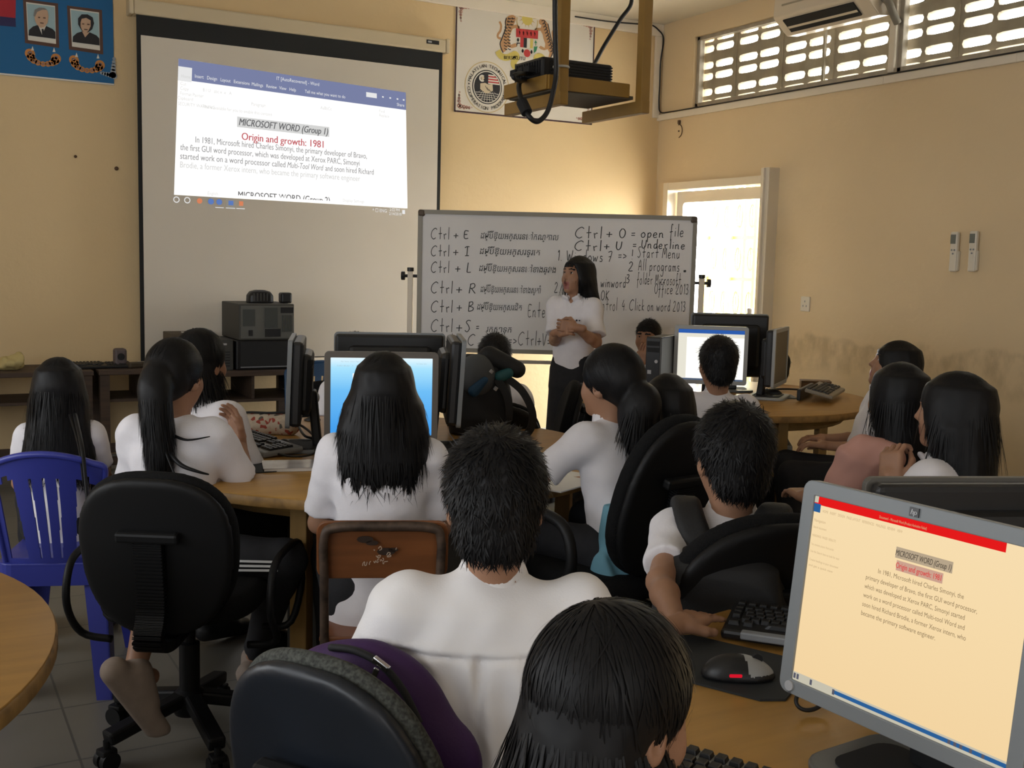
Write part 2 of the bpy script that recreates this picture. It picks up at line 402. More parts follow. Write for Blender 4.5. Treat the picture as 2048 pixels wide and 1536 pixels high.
def np_mesh(name, parts):
    """parts: list of (V, Q) or (V, Q, material index)"""
    vs = []; q = []; mi = []; n = 0
    for p in parts:
        V, Q = p[0], p[1]
        if len(V) == 0: continue
        vs.append(V); q.append(np.asarray(Q)+n); mi += [p[2] if len(p) > 2 else 0]*len(Q); n += len(V)
    V = np.concatenate(vs); k = q[0].shape[1]
    me = bpy.data.meshes.new(name); me.vertices.add(len(V)); me.vertices.foreach_set('co', V.astype(np.float32).ravel())
    tot = sum(len(a)*a.shape[1] for a in q); loops = np.concatenate([a.ravel() for a in q]); sizes = np.concatenate([np.full(len(a), a.shape[1]) for a in q])
    me.loops.add(tot); me.loops.foreach_set('vertex_index', loops.astype(np.int32))
    me.polygons.add(len(sizes)); st = np.concatenate([[0], np.cumsum(sizes)[:-1]])
    me.polygons.foreach_set('loop_start', st.astype(np.int32)); me.polygons.foreach_set('loop_total', sizes.astype(np.int32))
    me.polygons.foreach_set('material_index', np.array(mi, np.int32)); me.polygons.foreach_set('use_smooth', np.ones(len(sizes), bool))
    me.update(); me.validate(); return me
def relax(V, Q, it=1, lam=0.5):
    n = len(V); E = np.concatenate([Q[:, [i, (i+1) % Q.shape[1]]] for i in range(Q.shape[1])])
    for _ in range(it):
        S = np.zeros_like(V); C = np.zeros(n)
        for a, b in ((0,1), (1,0)):
            for ax in range(3): S[:, ax] += np.bincount(E[:, a], V[E[:, b], ax], n)
            C += np.bincount(E[:, a], minlength=n)
        V = V+(S/np.maximum(C, 1)[:, None]-V)*lam
    return V
def vnormals(V, Q):
    N = np.zeros_like(V); fn = np.cross(V[Q[:,2]]-V[Q[:,0]], V[Q[:,3]]-V[Q[:,1]])
    for i in range(4):
        for ax in range(3): N[:, ax] += np.bincount(Q[:, i], fn[:, ax], len(V))
    return N/(np.linalg.norm(N, axis=1)[:, None]+1e-9)
def vnoise(X, Y, Z, f, seed=0):
    """cheap smooth wavy noise from sines, about -1..1"""
    r = np.random.default_rng(seed); out = 0
    for i in range(4):
        d = r.normal(size=3); d /= np.linalg.norm(d); ph = r.uniform(0, 6.28); ff = f*r.uniform(.7, 1.5)
        out = out+np.sin((X*d[0]+Y*d[1]+Z*d[2])*ff+ph+1.3*np.sin((X*d[1]-Y*d[2]+Z*d[0])*ff*.7+ph*2))
    return out/4
# ---------------------------------------------------------------- people
M_SKIN = mat('skin', (0.36, 0.19, 0.115), 0.5, noise=0.10, nscale=14, spec=0.35)
M_LIP = mat('lip', (0.30, 0.10, 0.08), 0.45)
M_EYEW = mat('eye_white', (0.75, 0.72, 0.68), 0.25)
M_IRIS = mat('iris', (0.02, 0.012, 0.008), 0.2)
M_HAIR = mat('black_hair', (0.0070, 0.0066, 0.0072), 0.50, spec=0.22)
M_SHIRT = mat('white_cotton', (0.76, 0.735, 0.77), 0.85, noise=0.03, nscale=25, bump=0.10, bscale=220, sheen=0.15)
M_SHIRT2 = mat('white_shirting', (0.80, 0.775, 0.775), 0.8, noise=0.02, nscale=20, bump=0.06, bscale=300, sheen=0.1)
M_TROUSER = mat('black_trouser_cloth', (0.012, 0.012, 0.015), 0.85, noise=0.2, nscale=30, bump=0.1, bscale=150)
M_SHOE = mat('sneaker_canvas', (0.30, 0.235, 0.19), 0.8, noise=0.1, nscale=30)
M_SHOED = mat('dark_shoe', (0.02, 0.02, 0.022), 0.5)
M_STRIPE = mat('white_stripe', (0.75, 0.75, 0.75), 0.7)

def sdf_cyl(s, a, b, ra, rb, k=0.01, op='add'):
    """flat ended tapered tube"""
    a, b = _np(a), _np(b); m = max(ra, rb)+k+4*s.c
    r = s.sub(np.minimum(a, b)-m, np.maximum(a, b)+m)
    if r is None: return s
    sl, (X, Y, Z) = r; d = b-a; L = np.linalg.norm(d); d = d/L
    w = (X-a[0])*d[0]+(Y-a[1])*d[1]+(Z-a[2])*d[2]
    q = np.sqrt(np.maximum((X-a[0])**2+(Y-a[1])**2+(Z-a[2])**2-w*w, 0))
    t = np.clip(w/L, 0, 1); s.mix(sl, np.maximum(q-(ra+(rb-ra)*t), np.maximum(-w, w-L)).astype(np.float32), k, op); return s

def rotm(yaw=0.0, pitch=0.0, roll=0.0):
    """columns right, forward, up; yaw left positive, pitch up positive, roll to the right positive (degrees)"""
    return np.array(Matrix.Rotation(R_(yaw), 3, 'Z') @ Matrix.Rotation(R_(pitch), 3, 'X') @ Matrix.Rotation(R_(roll), 3, 'Y'))
def unit(v): v = _np(v); return v/(np.linalg.norm(v)+1e-9)

def hand_net(wrist, d, pn, side, curl=0.5, sc=0.9, spread=0.10, cell=0.0042):
    """palm, four fingers of unequal length and a thumb from the side of the palm.  d points to the fingers, pn out of the palm"""
    d = unit(d); pn = unit(_np(pn)-d*np.dot(pn, d)); x = np.cross(d, pn)*side       # x points to the thumb side
    W = _np(wrist); P = lambda a, b, c: W+(x*a+d*b+pn*c)*sc
    s = SDF(W-0.2*sc, W+0.2*sc, cell)
    s.cone(P(0,-.045,0), P(0,.02,0), .024*sc, .027*sc, .01)
    M = np.stack([x, d, pn], 1)
    s.box(P(0,.052,0), _np((.040,.047,.014))*sc, M, rd=.012*sc, k=.012)
    for a, L, fc in ((.029,.070,.9), (.0095,.080,1.0), (-.0105,.074,1.05), (-.029,.058,1.15)):
        base = P(a, .092, 0); ang = 0.0; q = base; pts = [P(a*.9, .07, 0), base]; dirn = unit(d+x*a*spread*30)
        for seg, c0 in ((.45, .55), (.32, .75), (.23, .5)):
            ang += curl*fc*c0*1.6; q = q+(dirn*math.cos(ang)+pn*math.sin(ang))*L*seg*sc; pts.append(q)
        s.chain(pts, [_r*sc for _r in (.0095, .0088, .0082, .0076, .0066)], .003)
    t0 = P(.030, .018, .004); t1 = P(.052, .045, .012+.01*curl); t2 = P(.058-.012*curl, .075, .018+.022*curl); t3 = P(.052-.022*curl, .098, .022+.03*curl)
    s.chain([t0, t1, t2, t3], [.014*sc, .012*sc, .0098*sc, .0078*sc], .006)
    return s.net()

def head_net(C, M, hs, neck, cell=0.0055, mouth=0.0, fem=True):
    P = lambda x, y, z: C+M @ (_np((x, y, z))*hs)
    s = SDF(C-0.21, C+0.21, cell); e = lambda c, r, k=.02, op='add', R=None: s.ell(P(*c), _np(r)*hs, M if R is None else M @ R, k, op)
    e((0,-.014,.026), (.074,.095,.094)); e((0,.030,-.012), (.066,.064,.080), .03)
    e((0,.036,-.062), (.050,.052,.050), .03); e((0,.070,-.096), (.022,.018,.016), .02)
    for sx in (-1, 1):
        e((sx*.040,.060,-.030), (.022,.022,.024), .02)
        e((sx*.031,.092,.012), (.017,.010,.011), .010, 'sub')
    e((0,.080,.032), (.050,.012,.010), .015)
    s.cone(P(0,.086,.010), P(0,.103,-.022), .0075*hs, .0105*hs, .008)
    for sx in (-1, 1): e((sx*.010,.094,-.026), (.008,.008,.007), .005)
    e((0,.087,-.053), (.022,.009,.006), .004); e((0,.085,-.066-mouth*.5), (.020,.010,.007), .004)
    if mouth: e((0,.094,-.060-mouth*.2), (.014,.014,.004+mouth*.35), .003, 'sub')
    for sx in (-1, 1):
        R = np.array(Matrix.Rotation(sx*R_(-18), 3, 'Z') @ Matrix.Rotation(R_(-8), 3, 'X'))
        e((sx*.077,-.008,-.010), (.0095,.021,.032), .006, 'add', R)
        e((sx*.084,-.002,-.006), (.005,.010,.017), .006, 'sub', R)
    s.cone(P(0,-.018,-.050), neck, .050*hs, .050*hs, .03)
    V, Q = s.net()
    cen = (V[Q].mean(1)-C) @ M / hs; mi = np.zeros(len(Q), int)
    mi[(np.abs(cen[:,0]) < .024) & (cen[:,1] > .080) & (cen[:,2] < -.047) & (cen[:,2] > -.076-mouth)] = 1
    ax = np.abs(cen[:,0]); bz = .034-np.abs(ax-.030)*.18
    mi[(ax > .012) & (ax < .050) & (cen[:,1] > .06) & (np.abs(cen[:,2]-bz) < .0045)] = 2
    return V, Q, mi

def strands(V, N, flow, count, L, w, lift, rng, jit=0.25, sag=0.0, curve=None):
    """thin hair ribbons rooted on a surface; flow(p, n) gives the direction of each"""
    if len(V) == 0: return np.zeros((0,3)), np.zeros((0,4), int)
    i = rng.integers(0, len(V), count); p = V[i]; n = N[i]; t = flow(p, n)+rng.normal(size=p.shape)*jit
    t -= n*(t*n).sum(1)[:, None]*0.9; t /= np.linalg.norm(t, axis=1)[:, None]+1e-9
    l = L*rng.uniform(.5, 1.25, count)[:, None]; lf = lift*rng.uniform(.2, 1.3, count)[:, None]; s = np.cross(t, n); s /= np.linalg.norm(s, axis=1)[:, None]+1e-9
    cv = (curve[i] if curve is not None else np.zeros(count))[:, None]
    ww = w*rng.uniform(.6, 1.3, count)[:, None]; rows = []
    for u, wk in ((0, 1), (.35, 1), (.7, .75), (1, .12)):
        c = p+t*l*u+n*(lf*u**1.5-.002*(1-u)-cv*(l*u)**2); c[:, 2] -= sag*u*u*l[:, 0]
        rows += [c-s*ww*wk/2, c+s*ww*wk/2]
    A = np.stack(rows, 1).reshape(-1, 3); b = (np.arange(count)*8)[:, None]
    Q = np.concatenate([b+np.array(q) for q in ((0,1,3,2), (2,3,5,4), (4,5,7,6))])
    return A, Q

def wrap_strands(P0, flow, C, M, rad, steps, seg, w, off, rng, jit=.12, zlow=-.05):
    """sleek hair ribbons that follow the round of the head and then hang"""
    n = len(P0); J = rng.normal(size=P0.shape)*jit; p = P0.copy(); rows = []; o = off*rng.uniform(.1, 1.2, n); wv = w*rng.uniform(.6, 1.3, n); sg = seg*rng.uniform(.35, 1.25, n)
    for k in range(steps+1):
        q = (p-C) @ M; s = np.linalg.norm(q/rad, axis=1); tgt = 1+o*(.25+.75*k/steps)-.010*(k == 0)
        f = np.where((s < tgt) | (q[:, 2] > zlow), tgt/s, 1.0); p = C+(q*f[:, None]) @ M.T
        nrm = ((q/rad**2) @ M.T); nrm /= np.linalg.norm(nrm, axis=1)[:, None]+1e-9
        t = flow(p)+J; t -= nrm*(t*nrm).sum(1)[:, None]*np.where(q[:, 2] > zlow, 1.0, .3)[:, None]; t /= np.linalg.norm(t, axis=1)[:, None]+1e-9
        sd = np.cross(t, nrm); sd /= np.linalg.norm(sd, axis=1)[:, None]+1e-9; wk = (wv*(1 if k < steps-2 else (.75 if k < steps-1 else (.5 if k < steps else .1))))[:, None]/2
        rows += [p-sd*wk, p+sd*wk]; p = p+t*sg[:, None]
    A = np.stack(rows, 1).reshape(-1, 3); m = 2*(steps+1); b = (np.arange(n)*m)[:, None]
    return A, np.concatenate([b+np.array((2*k, 2*k+1, 2*k+3, 2*k+2)) for k in range(steps)])

def hair_nets(kind, C, M, hs, o, rng):
    """returns mesh parts for the hair and extra pieces {name: (V, Q, material)} ; o: options"""
    P = lambda x, y, z: C+M @ (_np((x, y, z))*hs)
    length = o.get('length', .25); pad = length+.3; cell = o.get('cell', .0075)
    lo = C-_np((.24, .26, max(.16, length+.06))); hi = C+_np((.24, .24, .2))
    if kind == 'pony': lo = C-_np((.26, .36, length+.22)); hi = C+_np((.26, .26, .2))
    s = SDF(lo, hi, cell); e = lambda c, r, k=.02, op='add': s.ell(P(*c), _np(r)*hs, M, k, op)
    vol = o.get('vol', 0.0); extra = {}
    e((0,-.016,.034+vol*.3), (.084+vol,.104+vol,.098+vol))
    if kind == 'short':
        e((0,-.056,-.034), (.066+vol*.7,.055+vol*.6,.066), .02)
        if o.get('low'): e((0,-.030,-.040), (.082,.090,.088), .03)
        e((0,.110,-.052), (.090,.085,.080), .012, 'sub')
        for sx in (-1, 1): e((sx*.088,.010,-.030), (.026,.034,.034), .008, 'sub')
        lc = o.get('low', 0)*.045; s.cut(P(0,-.06,-.088-lc), M @ _np((0, .35, -1)), .015)
        for sx in (-1, 1): s.cut(P(sx*.02,-.03,-.088-lc), M @ _np((sx*.9, .4, -1)), .012)
        s.warp(lambda X, Y, Z: .0016*vnoise(X, Y, Z, 150, o.get('seed', 1)))
    elif kind == 'pony':
        e((0,-.075,.0), (.066,.045,.075), .03)
        e((0,.108,-.062), (.088,.080,.100), .012, 'sub')
        for sx in (-1, 1): e((sx*.088,.016,-.034), (.024,.030,.036), .008, 'sub')
        s.cut(P(0,-.06,-.078), M @ _np((0, .45, -1)), .015)
        T = P(*o.get('tie', (0, -.105, .045))); pts = [T, T+(M @ _np((0, -1, .10)))*o.get('root', .035)]
        for q in o['tail']: pts.append(T+_np(q))
        pts = [_np(q) for q in smooth_path([Vector(q) for q in pts], 5)]; n = len(pts); tr = o.get('tail_r', .045)
        rr = [np.interp(i/(n-1), [0, .12, .35, .7, 1], [.022, .034*tr/.045, tr, tr*.85, tr*.18]) for i in range(n)]
        s.chain(pts, rr, .012)
        M2 = MB(); c_ = T+(M @ _np((0, -1, .15)))*.016; ax = unit(M @ _np((0, -1, .15))); u = unit(np.cross(ax, (0,0,1))); v = np.cross(ax, u)
        M2.tube([Vector(c_+(u*math.cos(t)+v*math.sin(t))*.037) for t in np.linspace(0, 2*PI, 21)[:-1]], .0048, 8, closed=True)
        extra['hair_tie'] = (M2, o.get('tie_mat'))
        extra['_tail'] = pts
        s.warp(lambda X, Y, Z: .0014*vnoise(X*1.6, Y*1.6, Z*.25, 230, o.get('seed', 1)))
    else:                                                                   # bob or long: a curtain that hangs down
        wd, dp, tip = o.get('wide', .098), o.get('deep', .075), o.get('tip', .09)
        dn = unit(_np(o.get('down', (0, 0, -1)))); fw = M[:, 1].copy(); fw = unit(fw-dn*np.dot(fw, dn)); rt = np.cross(fw, -dn)
        MM = np.stack([rt, fw, -dn], 1); bk = o.get('back', -.035)
        s.loft(C, MM, [(-length, tip, dp*.55, bk+o.get('tipshift', -.03)), (-length*.75, (tip+wd)/2, dp*.8, bk+o.get('tipshift', -.03)*.8), (-length*.40, wd*.97, dp, bk-.005), (-length*.1, wd*.5+.046, dp*1.15, -.02), (.02, .084, dp*1.15, -.02), (.07, .068, dp*1.0, -.02)], .035, p=2.1)
        fc = o.get('face', (0, .112, -.075)); e(fc, o.get('face_r', (.073, .085, .118)), .010, 'sub')
        if o.get('slot'):                                                   # parting seen from the front: neck and throat stay free
            e((0, .085, -.20), (.062, .080, .12), .015, 'sub')
        s.warp(lambda X, Y, Z: .0018*vnoise(X*1.7, Y*1.7, Z*.22, 170, o.get('seed', 1)))
        zc = C[2]; s.warp(lambda X, Y, Z: np.where(Z < zc-length*.8, .010*np.abs(vnoise(X, Y, Z*0, 120, 5)), 0))
    V, Q = s.net(); V = relax(V, Q, 1, .3); N = vnormals(V, Q); parts = [(V, Q)]
    loc = (V-C) @ M / hs
    RAD = _np((.084+vol, .104+vol, .098+vol))*hs; HC = C+M @ (_np((0, -.016, .034+vol*.3))*hs); dn_ = _np((0, 0, -1.0))
    if kind == 'short' and o.get('sleek'):
        crw = C+M @ (_np(o.get('crown', (0, -.05, .13)))*hs); fl = lambda p: (p-crw)/(np.linalg.norm(p-crw, axis=1)[:, None]+.012)+dn_*.35
        src = V[(loc[:,2] > (-.09 if o.get('low') else -.03)) & ((loc[:,1] < .05) | (loc[:,2] > .05))]; parts.append(wrap_strands(src[rng.integers(0, len(src), o.get('n', 3000))], fl, HC, M, RAD, 7, .020*o.get('len', 1), .0034, .035, rng, .10))
        src = V[(loc[:,2] > .04)]; parts.append(wrap_strands(src[rng.integers(0, len(src), 120)], fl, HC, M, RAD, 7, .024*o.get('len', 1), .0018, .12, rng, .30))
    elif kind == 'short':
        cr = _np(o.get('crown', (0.01, -.06, .115))); crw = C+M @ (cr*hs)
        keep = (loc[:,2] > -.075)
        fl = lambda p, n: (p-crw)/(np.linalg.norm(p-crw, axis=1)[:, None]+.01)+np.array((0, 0, -.35))
        parts.append(strands(V[keep], N[keep], fl, o.get('n', 2600), .028*o.get('spike', 1), .0030, .0055*o.get('spike', 1), rng, .3, curve=np.full(len(V[keep]), 4.5)))
        top = loc[:,2] > .05
        parts.append(strands(V[top], N[top], fl, 420, .022*o.get('spike', 1), .0024, .0085*o.get('spike', 1), rng, .5, curve=np.full(len(V[top]), 4.5)))
    else:
        dn = _np((0, 0, -1.0)); crw = P(0, -.03, .13)
        if kind == 'pony':
            tp = np.array(extra['_tail']); T = tp[0]; tip = tp[-1]
            onhead = np.linalg.norm(V-C, axis=1) < .135
            fl = lambda p, n: (T-p)/(np.linalg.norm(T-p, axis=1)[:, None]+.01)
            src = V[onhead & (loc[:,2] > -.06)]; f2 = lambda p: (T-p)/(np.linalg.norm(T-p, axis=1)[:, None]+.01)
            parts.append(wrap_strands(src[rng.integers(0, len(src), o.get('n', 900))], f2, HC, M, RAD, 4, .016, .0030, .02, rng, .06, -.2))
            tl = (~onhead) & (np.min(np.linalg.norm(V[:, None]-tp[None, :9], axis=2), 1) > .06); tg = np.gradient(tp, axis=0); tg /= np.linalg.norm(tg, axis=1)[:, None]
            def ft(p, n):
                k = np.argmin(((p[:, None]-tp[None])**2).sum(2), 1); return tg[k]
            if tl.any():
                parts.append(strands(V[tl], N[tl], ft, o.get('n', 900), .11, .0028, .007, rng, .07, .1))
                low = tl & (((V-tip)**2).sum(1) < .10**2)
                parts.append(strands(V[low], N[low], ft, 260, .10, .0022, .010, rng, .12, .1))
        else:
            fl = lambda p, n: dn*np.clip(1.0-(p[:, 2]-C[2])*6, .35, 1)[:, None]+(p-crw)/(np.linalg.norm(p-crw, axis=1)[:, None]+.02)*np.clip((p[:, 2]-C[2]+.06)*9, 0, 1)[:, None]
            src = V[(loc[:,2] > -.01) & ((loc[:,1] < .03) | (loc[:,2] > .09))]; f2 = lambda p: (p-crw)/(np.linalg.norm(p-crw, axis=1)[:, None]+.03)*.8+dn_*.7
            parts.append(wrap_strands(src[rng.integers(0, len(src), o.get('n', 1600)*2//3)], f2, HC, M, RAD, 7, .022, .0032, .03, rng, .07, -.02))
            lw = loc[:,2] < .0
            parts.append(strands(V[lw], N[lw], fl, o.get('n', 1600), .075, .0026, .0028, rng, o.get('jit', .06), curve=np.clip((V[lw, 2]-C[2]+.07)/.08, 0, 1)*4.2))
            low = (V[:,2] < C[2]-length*.80) & (N[:,2] > -.6)
            parts.append(strands(V[low], N[low], fl, o.get('tips', 420), o.get('tipL', .06), .0042, .005, rng, .16))
    extra.pop('_tail', None)
    return parts, extra

def make_person(label, head, face, group=None, hair='short', hopt=None, lean=8, side=0, twist=0, hyaw=0, hpitch=0, hroll=0, seat=0.44, stand=False,
                arms=None, fem=False, shirt=None, shirt_opt=None, legs=None, low=M_TROUSER, skirt=False, hs=0.90, cell=0.0095, mouth=0.0, seed=1,
                width=1.0, shoes=None, eyes=True, gaze=(0, 0), collar=True, extra_fn=None, smin=0.72):
    NK = 0.038; rng = np.random.default_rng(seed); shirt = shirt or M_SHIRT; so = shirt_opt or {}
    T = at(*head); TOP = 0.124*hs
    Mt = rotm(0, -lean, side) @ rotm(twist); wv = Mt[:, 2]; Mh = rotm(hyaw, hpitch, hroll)
    # size of the figure from the height of the head top
    up = Mh[:, 2]; base_z = 0.0 if stand else seat; kz = (0.93 if stand else 0.085)+0.47*wv[2]+NK
    s = max(smin, (T.z-base_z-0.115*hs-TOP*up[2])/kz)
    if stand: pz = 0.93*s
    else: pz = T.z-0.115*hs-TOP*up[2]-(0.47*wv[2]+NK)*s
    PV = _np((0, 0, pz)); NB = PV+wv*0.47*s; ND = unit(wv+_np((0, 0, 1.2))); C = NB+ND*NK*s+up*0.115*hs
    ltop = C+up*TOP; fz = R_(face)
    Rz = Matrix.Rotation(fz, 3, 'Z'); off = Rz @ Vector(ltop); loc = Vector((T.x-off.x, T.y-off.y, 0))
    t = thing('person', label, 'person', loc, fz, group)
    shw = (0.150 if fem else 0.158)*s*width
    SH = {sd: NB+Mt @ _np((sx*shw, 0.0, -.045*s)) for sd, sx in (('L', -1), ('R', 1))}
    EL, WR, HD = {}, {}, {}
    for sd, sx in (('L', -1), ('R', 1)):
        a = (arms or {}).get(sd, {}); d1 = unit(a.get('up', (sx*.22, .30, -.93))); d2 = unit(a.get('fore', (-sx*.30, .93, .02)))
        EL[sd] = SH[sd]+d1*.265*s; WR[sd] = EL[sd]+d2*.225*s; HD[sd] = (unit(a.get('hand', d2)), a.get('palm', (0, 0, -1)), a.get('curl', .35))
        if a.get('wrist') is not None:                      # wrist given in room coordinates
            w = _np(Rz.transposed() @ (Vector(a['wrist'])-loc)); v = w-SH[sd]; L = np.linalg.norm(v); l1, l2 = .265*s, .225*s
            if L > l1+l2-.005: l1 *= (L+.005)/(l1+l2); l2 = L+.005-l1
            c1 = (l1*l1+L*L-l2*l2)/(2*L); hgt = math.sqrt(max(l1*l1-c1*c1, 0)); pole = _np(a.get('pole', (sx*.7, -.2, -.7))); pole = unit(pole-unit(v)*np.dot(pole, unit(v)))
            EL[sd] = SH[sd]+unit(v)*c1+pole*hgt; WR[sd] = w; HD[sd] = (unit(a.get('hand', w-EL[sd])), a.get('palm', (0, 0, -1)), a.get('curl', .35))
    HP = {sd: PV+_np((sx*.085*s, 0, -.02*s)) for sd, sx in (('L', -1), ('R', 1))}; KN, AN = {}, {}
    lg = legs or {}
    for sd, sx in (('L', -1), ('R', 1)):
        if stand: KN[sd] = HP[sd]+_np((sx*.01, .02, -.44*s)); AN[sd] = _np((HP[sd][0]*1.05, -.01, .075))
        else:
            kx, ky = lg.get(sd, {}).get('knee', (sx*.14, .40*s)); ax_, ay = lg.get(sd, {}).get('ankle', (sx*.13, .36*s))
            KN[sd] = _np((kx, ky, lg.get(sd, {}).get('kz', seat+.075)))
            if 'kw' in lg.get(sd, {}): KN[sd] = _np(Rz.transposed() @ (Vector(lg[sd]['kw'])-loc))
            AN[sd] = _np((ax_, ay, lg.get(sd, {}).get('az', .085)))
            if 'aw' in lg.get(sd, {}): AN[sd] = _np(Rz.transposed() @ (Vector(lg[sd]['aw'])-loc))
    allp = np.array([PV, NB, *SH.values(), *EL.values(), *WR.values(), *KN.values(), *AN.values(), HP['L'], HP['R']])
    lo, hi = allp.min(0)-.16, allp.max(0)+.16
    # ---- body: one skin surface
    b = SDF(lo, hi, cell)
    b.loft(PV, Mt, [(-.08*s, .12*s, .08*s, 0), (.1*s, .115*s, .075*s, 0), (.30*s, .125*s, .08*s, 0), (.42*s, .12*s, .065*s, 0), (.47*s, .05*s, .05*s, 0)], .03)
    b.cone(SH['L'], SH['R'], .045*s, .045*s, .03); b.cone(NB-wv*.03, C-up*.05*hs+_np(Mh[:,1])*-.015, .050*hs, .049*hs, .02)
    for sd in 'LR':
        b.chain([SH[sd], EL[sd]], [.044*s, .036*s], .02); mid = EL[sd]+(WR[sd]-EL[sd])*.3
        b.chain([EL[sd], mid, WR[sd]], [.036*s, .037*s, .0245*s], .015)
        b.chain([HP[sd], KN[sd]], [.070*s, .050*s], .03); cal = KN[sd]+(AN[sd]-KN[sd])*.3
        b.chain([KN[sd], cal, AN[sd]], [.048*s, .052*s, .034*s], .02)
        b.cone(AN[sd]-_np((0,0,.02)), AN[sd]+_np((0, .11, -.05)), .032, .026, .02)
    bV, bQ = b.net(); hV, hQ, hmi = head_net(C, Mh, hs, NB-wv*.02, .0055 if cell < .0095 else .0065, mouth, fem)
    parts = [(bV, bQ, 0)]; nb = len(bQ)
    for sd, sx in (('L', -1), ('R', 1)):
        d, pn, cu = HD[sd]; V, Q = hand_net(WR[sd], d, pn, sx, cu, .88*s/.85); parts.append((V, Q, 0))
    parts.append((hV, hQ, 0)); me = np_mesh('body', parts)
    mi = np.zeros(len(me.polygons), np.int32); mi[-len(hQ):] = hmi; me.polygons.foreach_set('material_index', mi)
    link('body', me, [M_SKIN, M_LIP, M_HAIR], t)
    if eyes:
        for sx in (-1, 1):
            eb = MB(); c = C+Mh @ (_np((sx*.031, .0735, .012))*hs); g = unit(Mh @ _np((gaze[0], 1, gaze[1])))
            r = .0108*hs; eb.lathe((0,0,0), [(r*math.sin(q), -r*math.cos(q)) for q in np.linspace(.05, PI-.05, 9)], 14)
            eb.cur = 1; gx = unit(np.cross(g, (0,0,1))); gz = np.cross(gx, g); n0 = g*r*.93
            eb.add([n0+(gx*math.cos(q)+gz*math.sin(q))*r*.55+g*.0004 for q in np.linspace(0, 2*PI, 13)[:-1]]+[n0+g*r*.14], [(i, (i+1) % 12, 12) for i in range(12)])
            o = eb.build('eye', [M_EYEW, M_IRIS], t, smooth=True); o.location = c
    # ---- shirt
    W = width; sc_ = so.get('cell', min(cell, .0085)); lo2 = np.minimum(lo, PV-.25); sh = SDF(np.array([lo[0], lo[1], max(0.05, PV[2]-.22)]), np.array([hi[0], hi[1], NB[2]+.12]), sc_)
    hem = so.get('hem', -.10); bl = so.get('belly', 1.0)
    sh.loft(PV, Mt, [(hem*s, .165*s*W, .130*s, -.01), (.06*s, .150*s*W*bl, .118*s*bl, 0), (.20*s, .147*s*W*bl, .108*s*bl, 0), (.34*s, .160*s*W, .108*s, -.005), (.42*s, .158*s*W, .092*s, -.008), (.462*s, .100*s, .074*s, -.004), (.500*s, .058*s, .058*s, .006)], .025)
    sh.cone(SH['L'], SH['R'], .050*s, .050*s, .045)
    for sd in 'LR':
        f = so.get('sleeve', .70); e = SH[sd]+(EL[sd]-SH[sd])*f; sh.cone(SH[sd]-(EL[sd]-SH[sd])*.05, SH[sd]+(EL[sd]-SH[sd])*.25, .056*s, .058*s, .045)
        sdf_cyl(sh, SH[sd], e, .058*s, .066*s, .02)
    am = so.get('wrinkle', .0055); sh.warp(lambda X, Y, Z: am*vnoise(X*1.1, Y, Z*1.5, 28, seed)+am*.55*vnoise(X+.5*Z, Y, Z-.4*X, 62, seed+9))
    if so.get('fn'): so['fn'](sh, PV, Mt, s)
    if so.get('open'): sh.cone(NB+Mt @ _np((0, .10, -.085)), NB+Mt @ _np((0, .075, .02)), .004, .040, .006, 'sub')
    sV, sQ = sh.net(); sV = relax(sV, sQ, so.get('relax', 2), .4)
    so_ = link('shirt', np_mesh('shirt', [(sV, sQ)]), shirt, t)
    if collar:
        k = SDF(NB-.14, NB+.16, .0055); ax = unit(ND); cz = NB+wv*.012*s
        sdf_cyl(k, cz-ax*.012, cz+ax*so.get('collar_h', .046), .070*s, .060*s, 0); sdf_cyl(k, cz-ax*.05, cz+ax*.09, .062*s, .051*s, .004, 'sub')
        k.cone(cz+Mt @ _np((0, .10, -.02)), cz+Mt @ _np((0, .045, .06)), .018, .012, .006, 'sub')
        if so.get('open'):
            k.cone(cz+Mt @ _np((0, .10, -.05)), cz+Mt @ _np((0, .050, .05)), .020, .040, .006, 'sub')
        for sx in (-1, 1):
            k.box(cz+Mt @ _np((sx*.038, .050, -.004)), (.024, .008, .026), Mt @ rotm(sx*-20, -35, sx*-30), .006, .008)
        kV, kQ = k.net(); link('collar', np_mesh('collar', [(kV, kQ)]), so.get('collar_mat', shirt), t)
    # ---- trousers or skirt and shoes
    g = SDF(np.array([lo[0], lo[1], -.02]), np.array([hi[0], hi[1], PV[2]+.25]), .0115)
    g.loft(PV, Mt, [(-.12*s, .148*s, .118*s, 0), (0, .152*s, .118*s, 0), (.10*s, .134*s, .100*s, 0)], .03)
    if skirt:
        g.loft(_np((0, 0, 0)), np.eye(3), [(.22*s, .185*s, .15*s, .0), (.55*s, .175*s, .14*s, 0), (.80*s, .165*s, .125*s, 0), (.93*s, .150*s, .11*s, 0), (1.02*s, .120*s, .09*s, 0)], .03)
        g.warp(lambda X, Y, Z: .006*vnoise(X*1.5, Y*1.5, Z*.2, 45, seed)*np.clip((.9*s-Z)*2, 0, 1))
    else:
        for sd in 'LR':
            lh = lg.get(sd, {}).get('hem', .88); e = KN[sd]+(AN[sd]-KN[sd])*lh
            g.chain([HP[sd], KN[sd]], [.092*s, .074*s], .04); g.cone(KN[sd], KN[sd]+(AN[sd]-KN[sd])*.3, .070*s, .066*s, .02); sdf_cyl(g, KN[sd], e, .068*s, .056*s, .015)
        g.warp(lambda X, Y, Z: .004*vnoise(X, Y, Z, 35, seed+3))
    gV, gQ = g.net(); link('skirt' if skirt else 'trousers', np_mesh('trousers', [(gV, gQ)]), low, t)
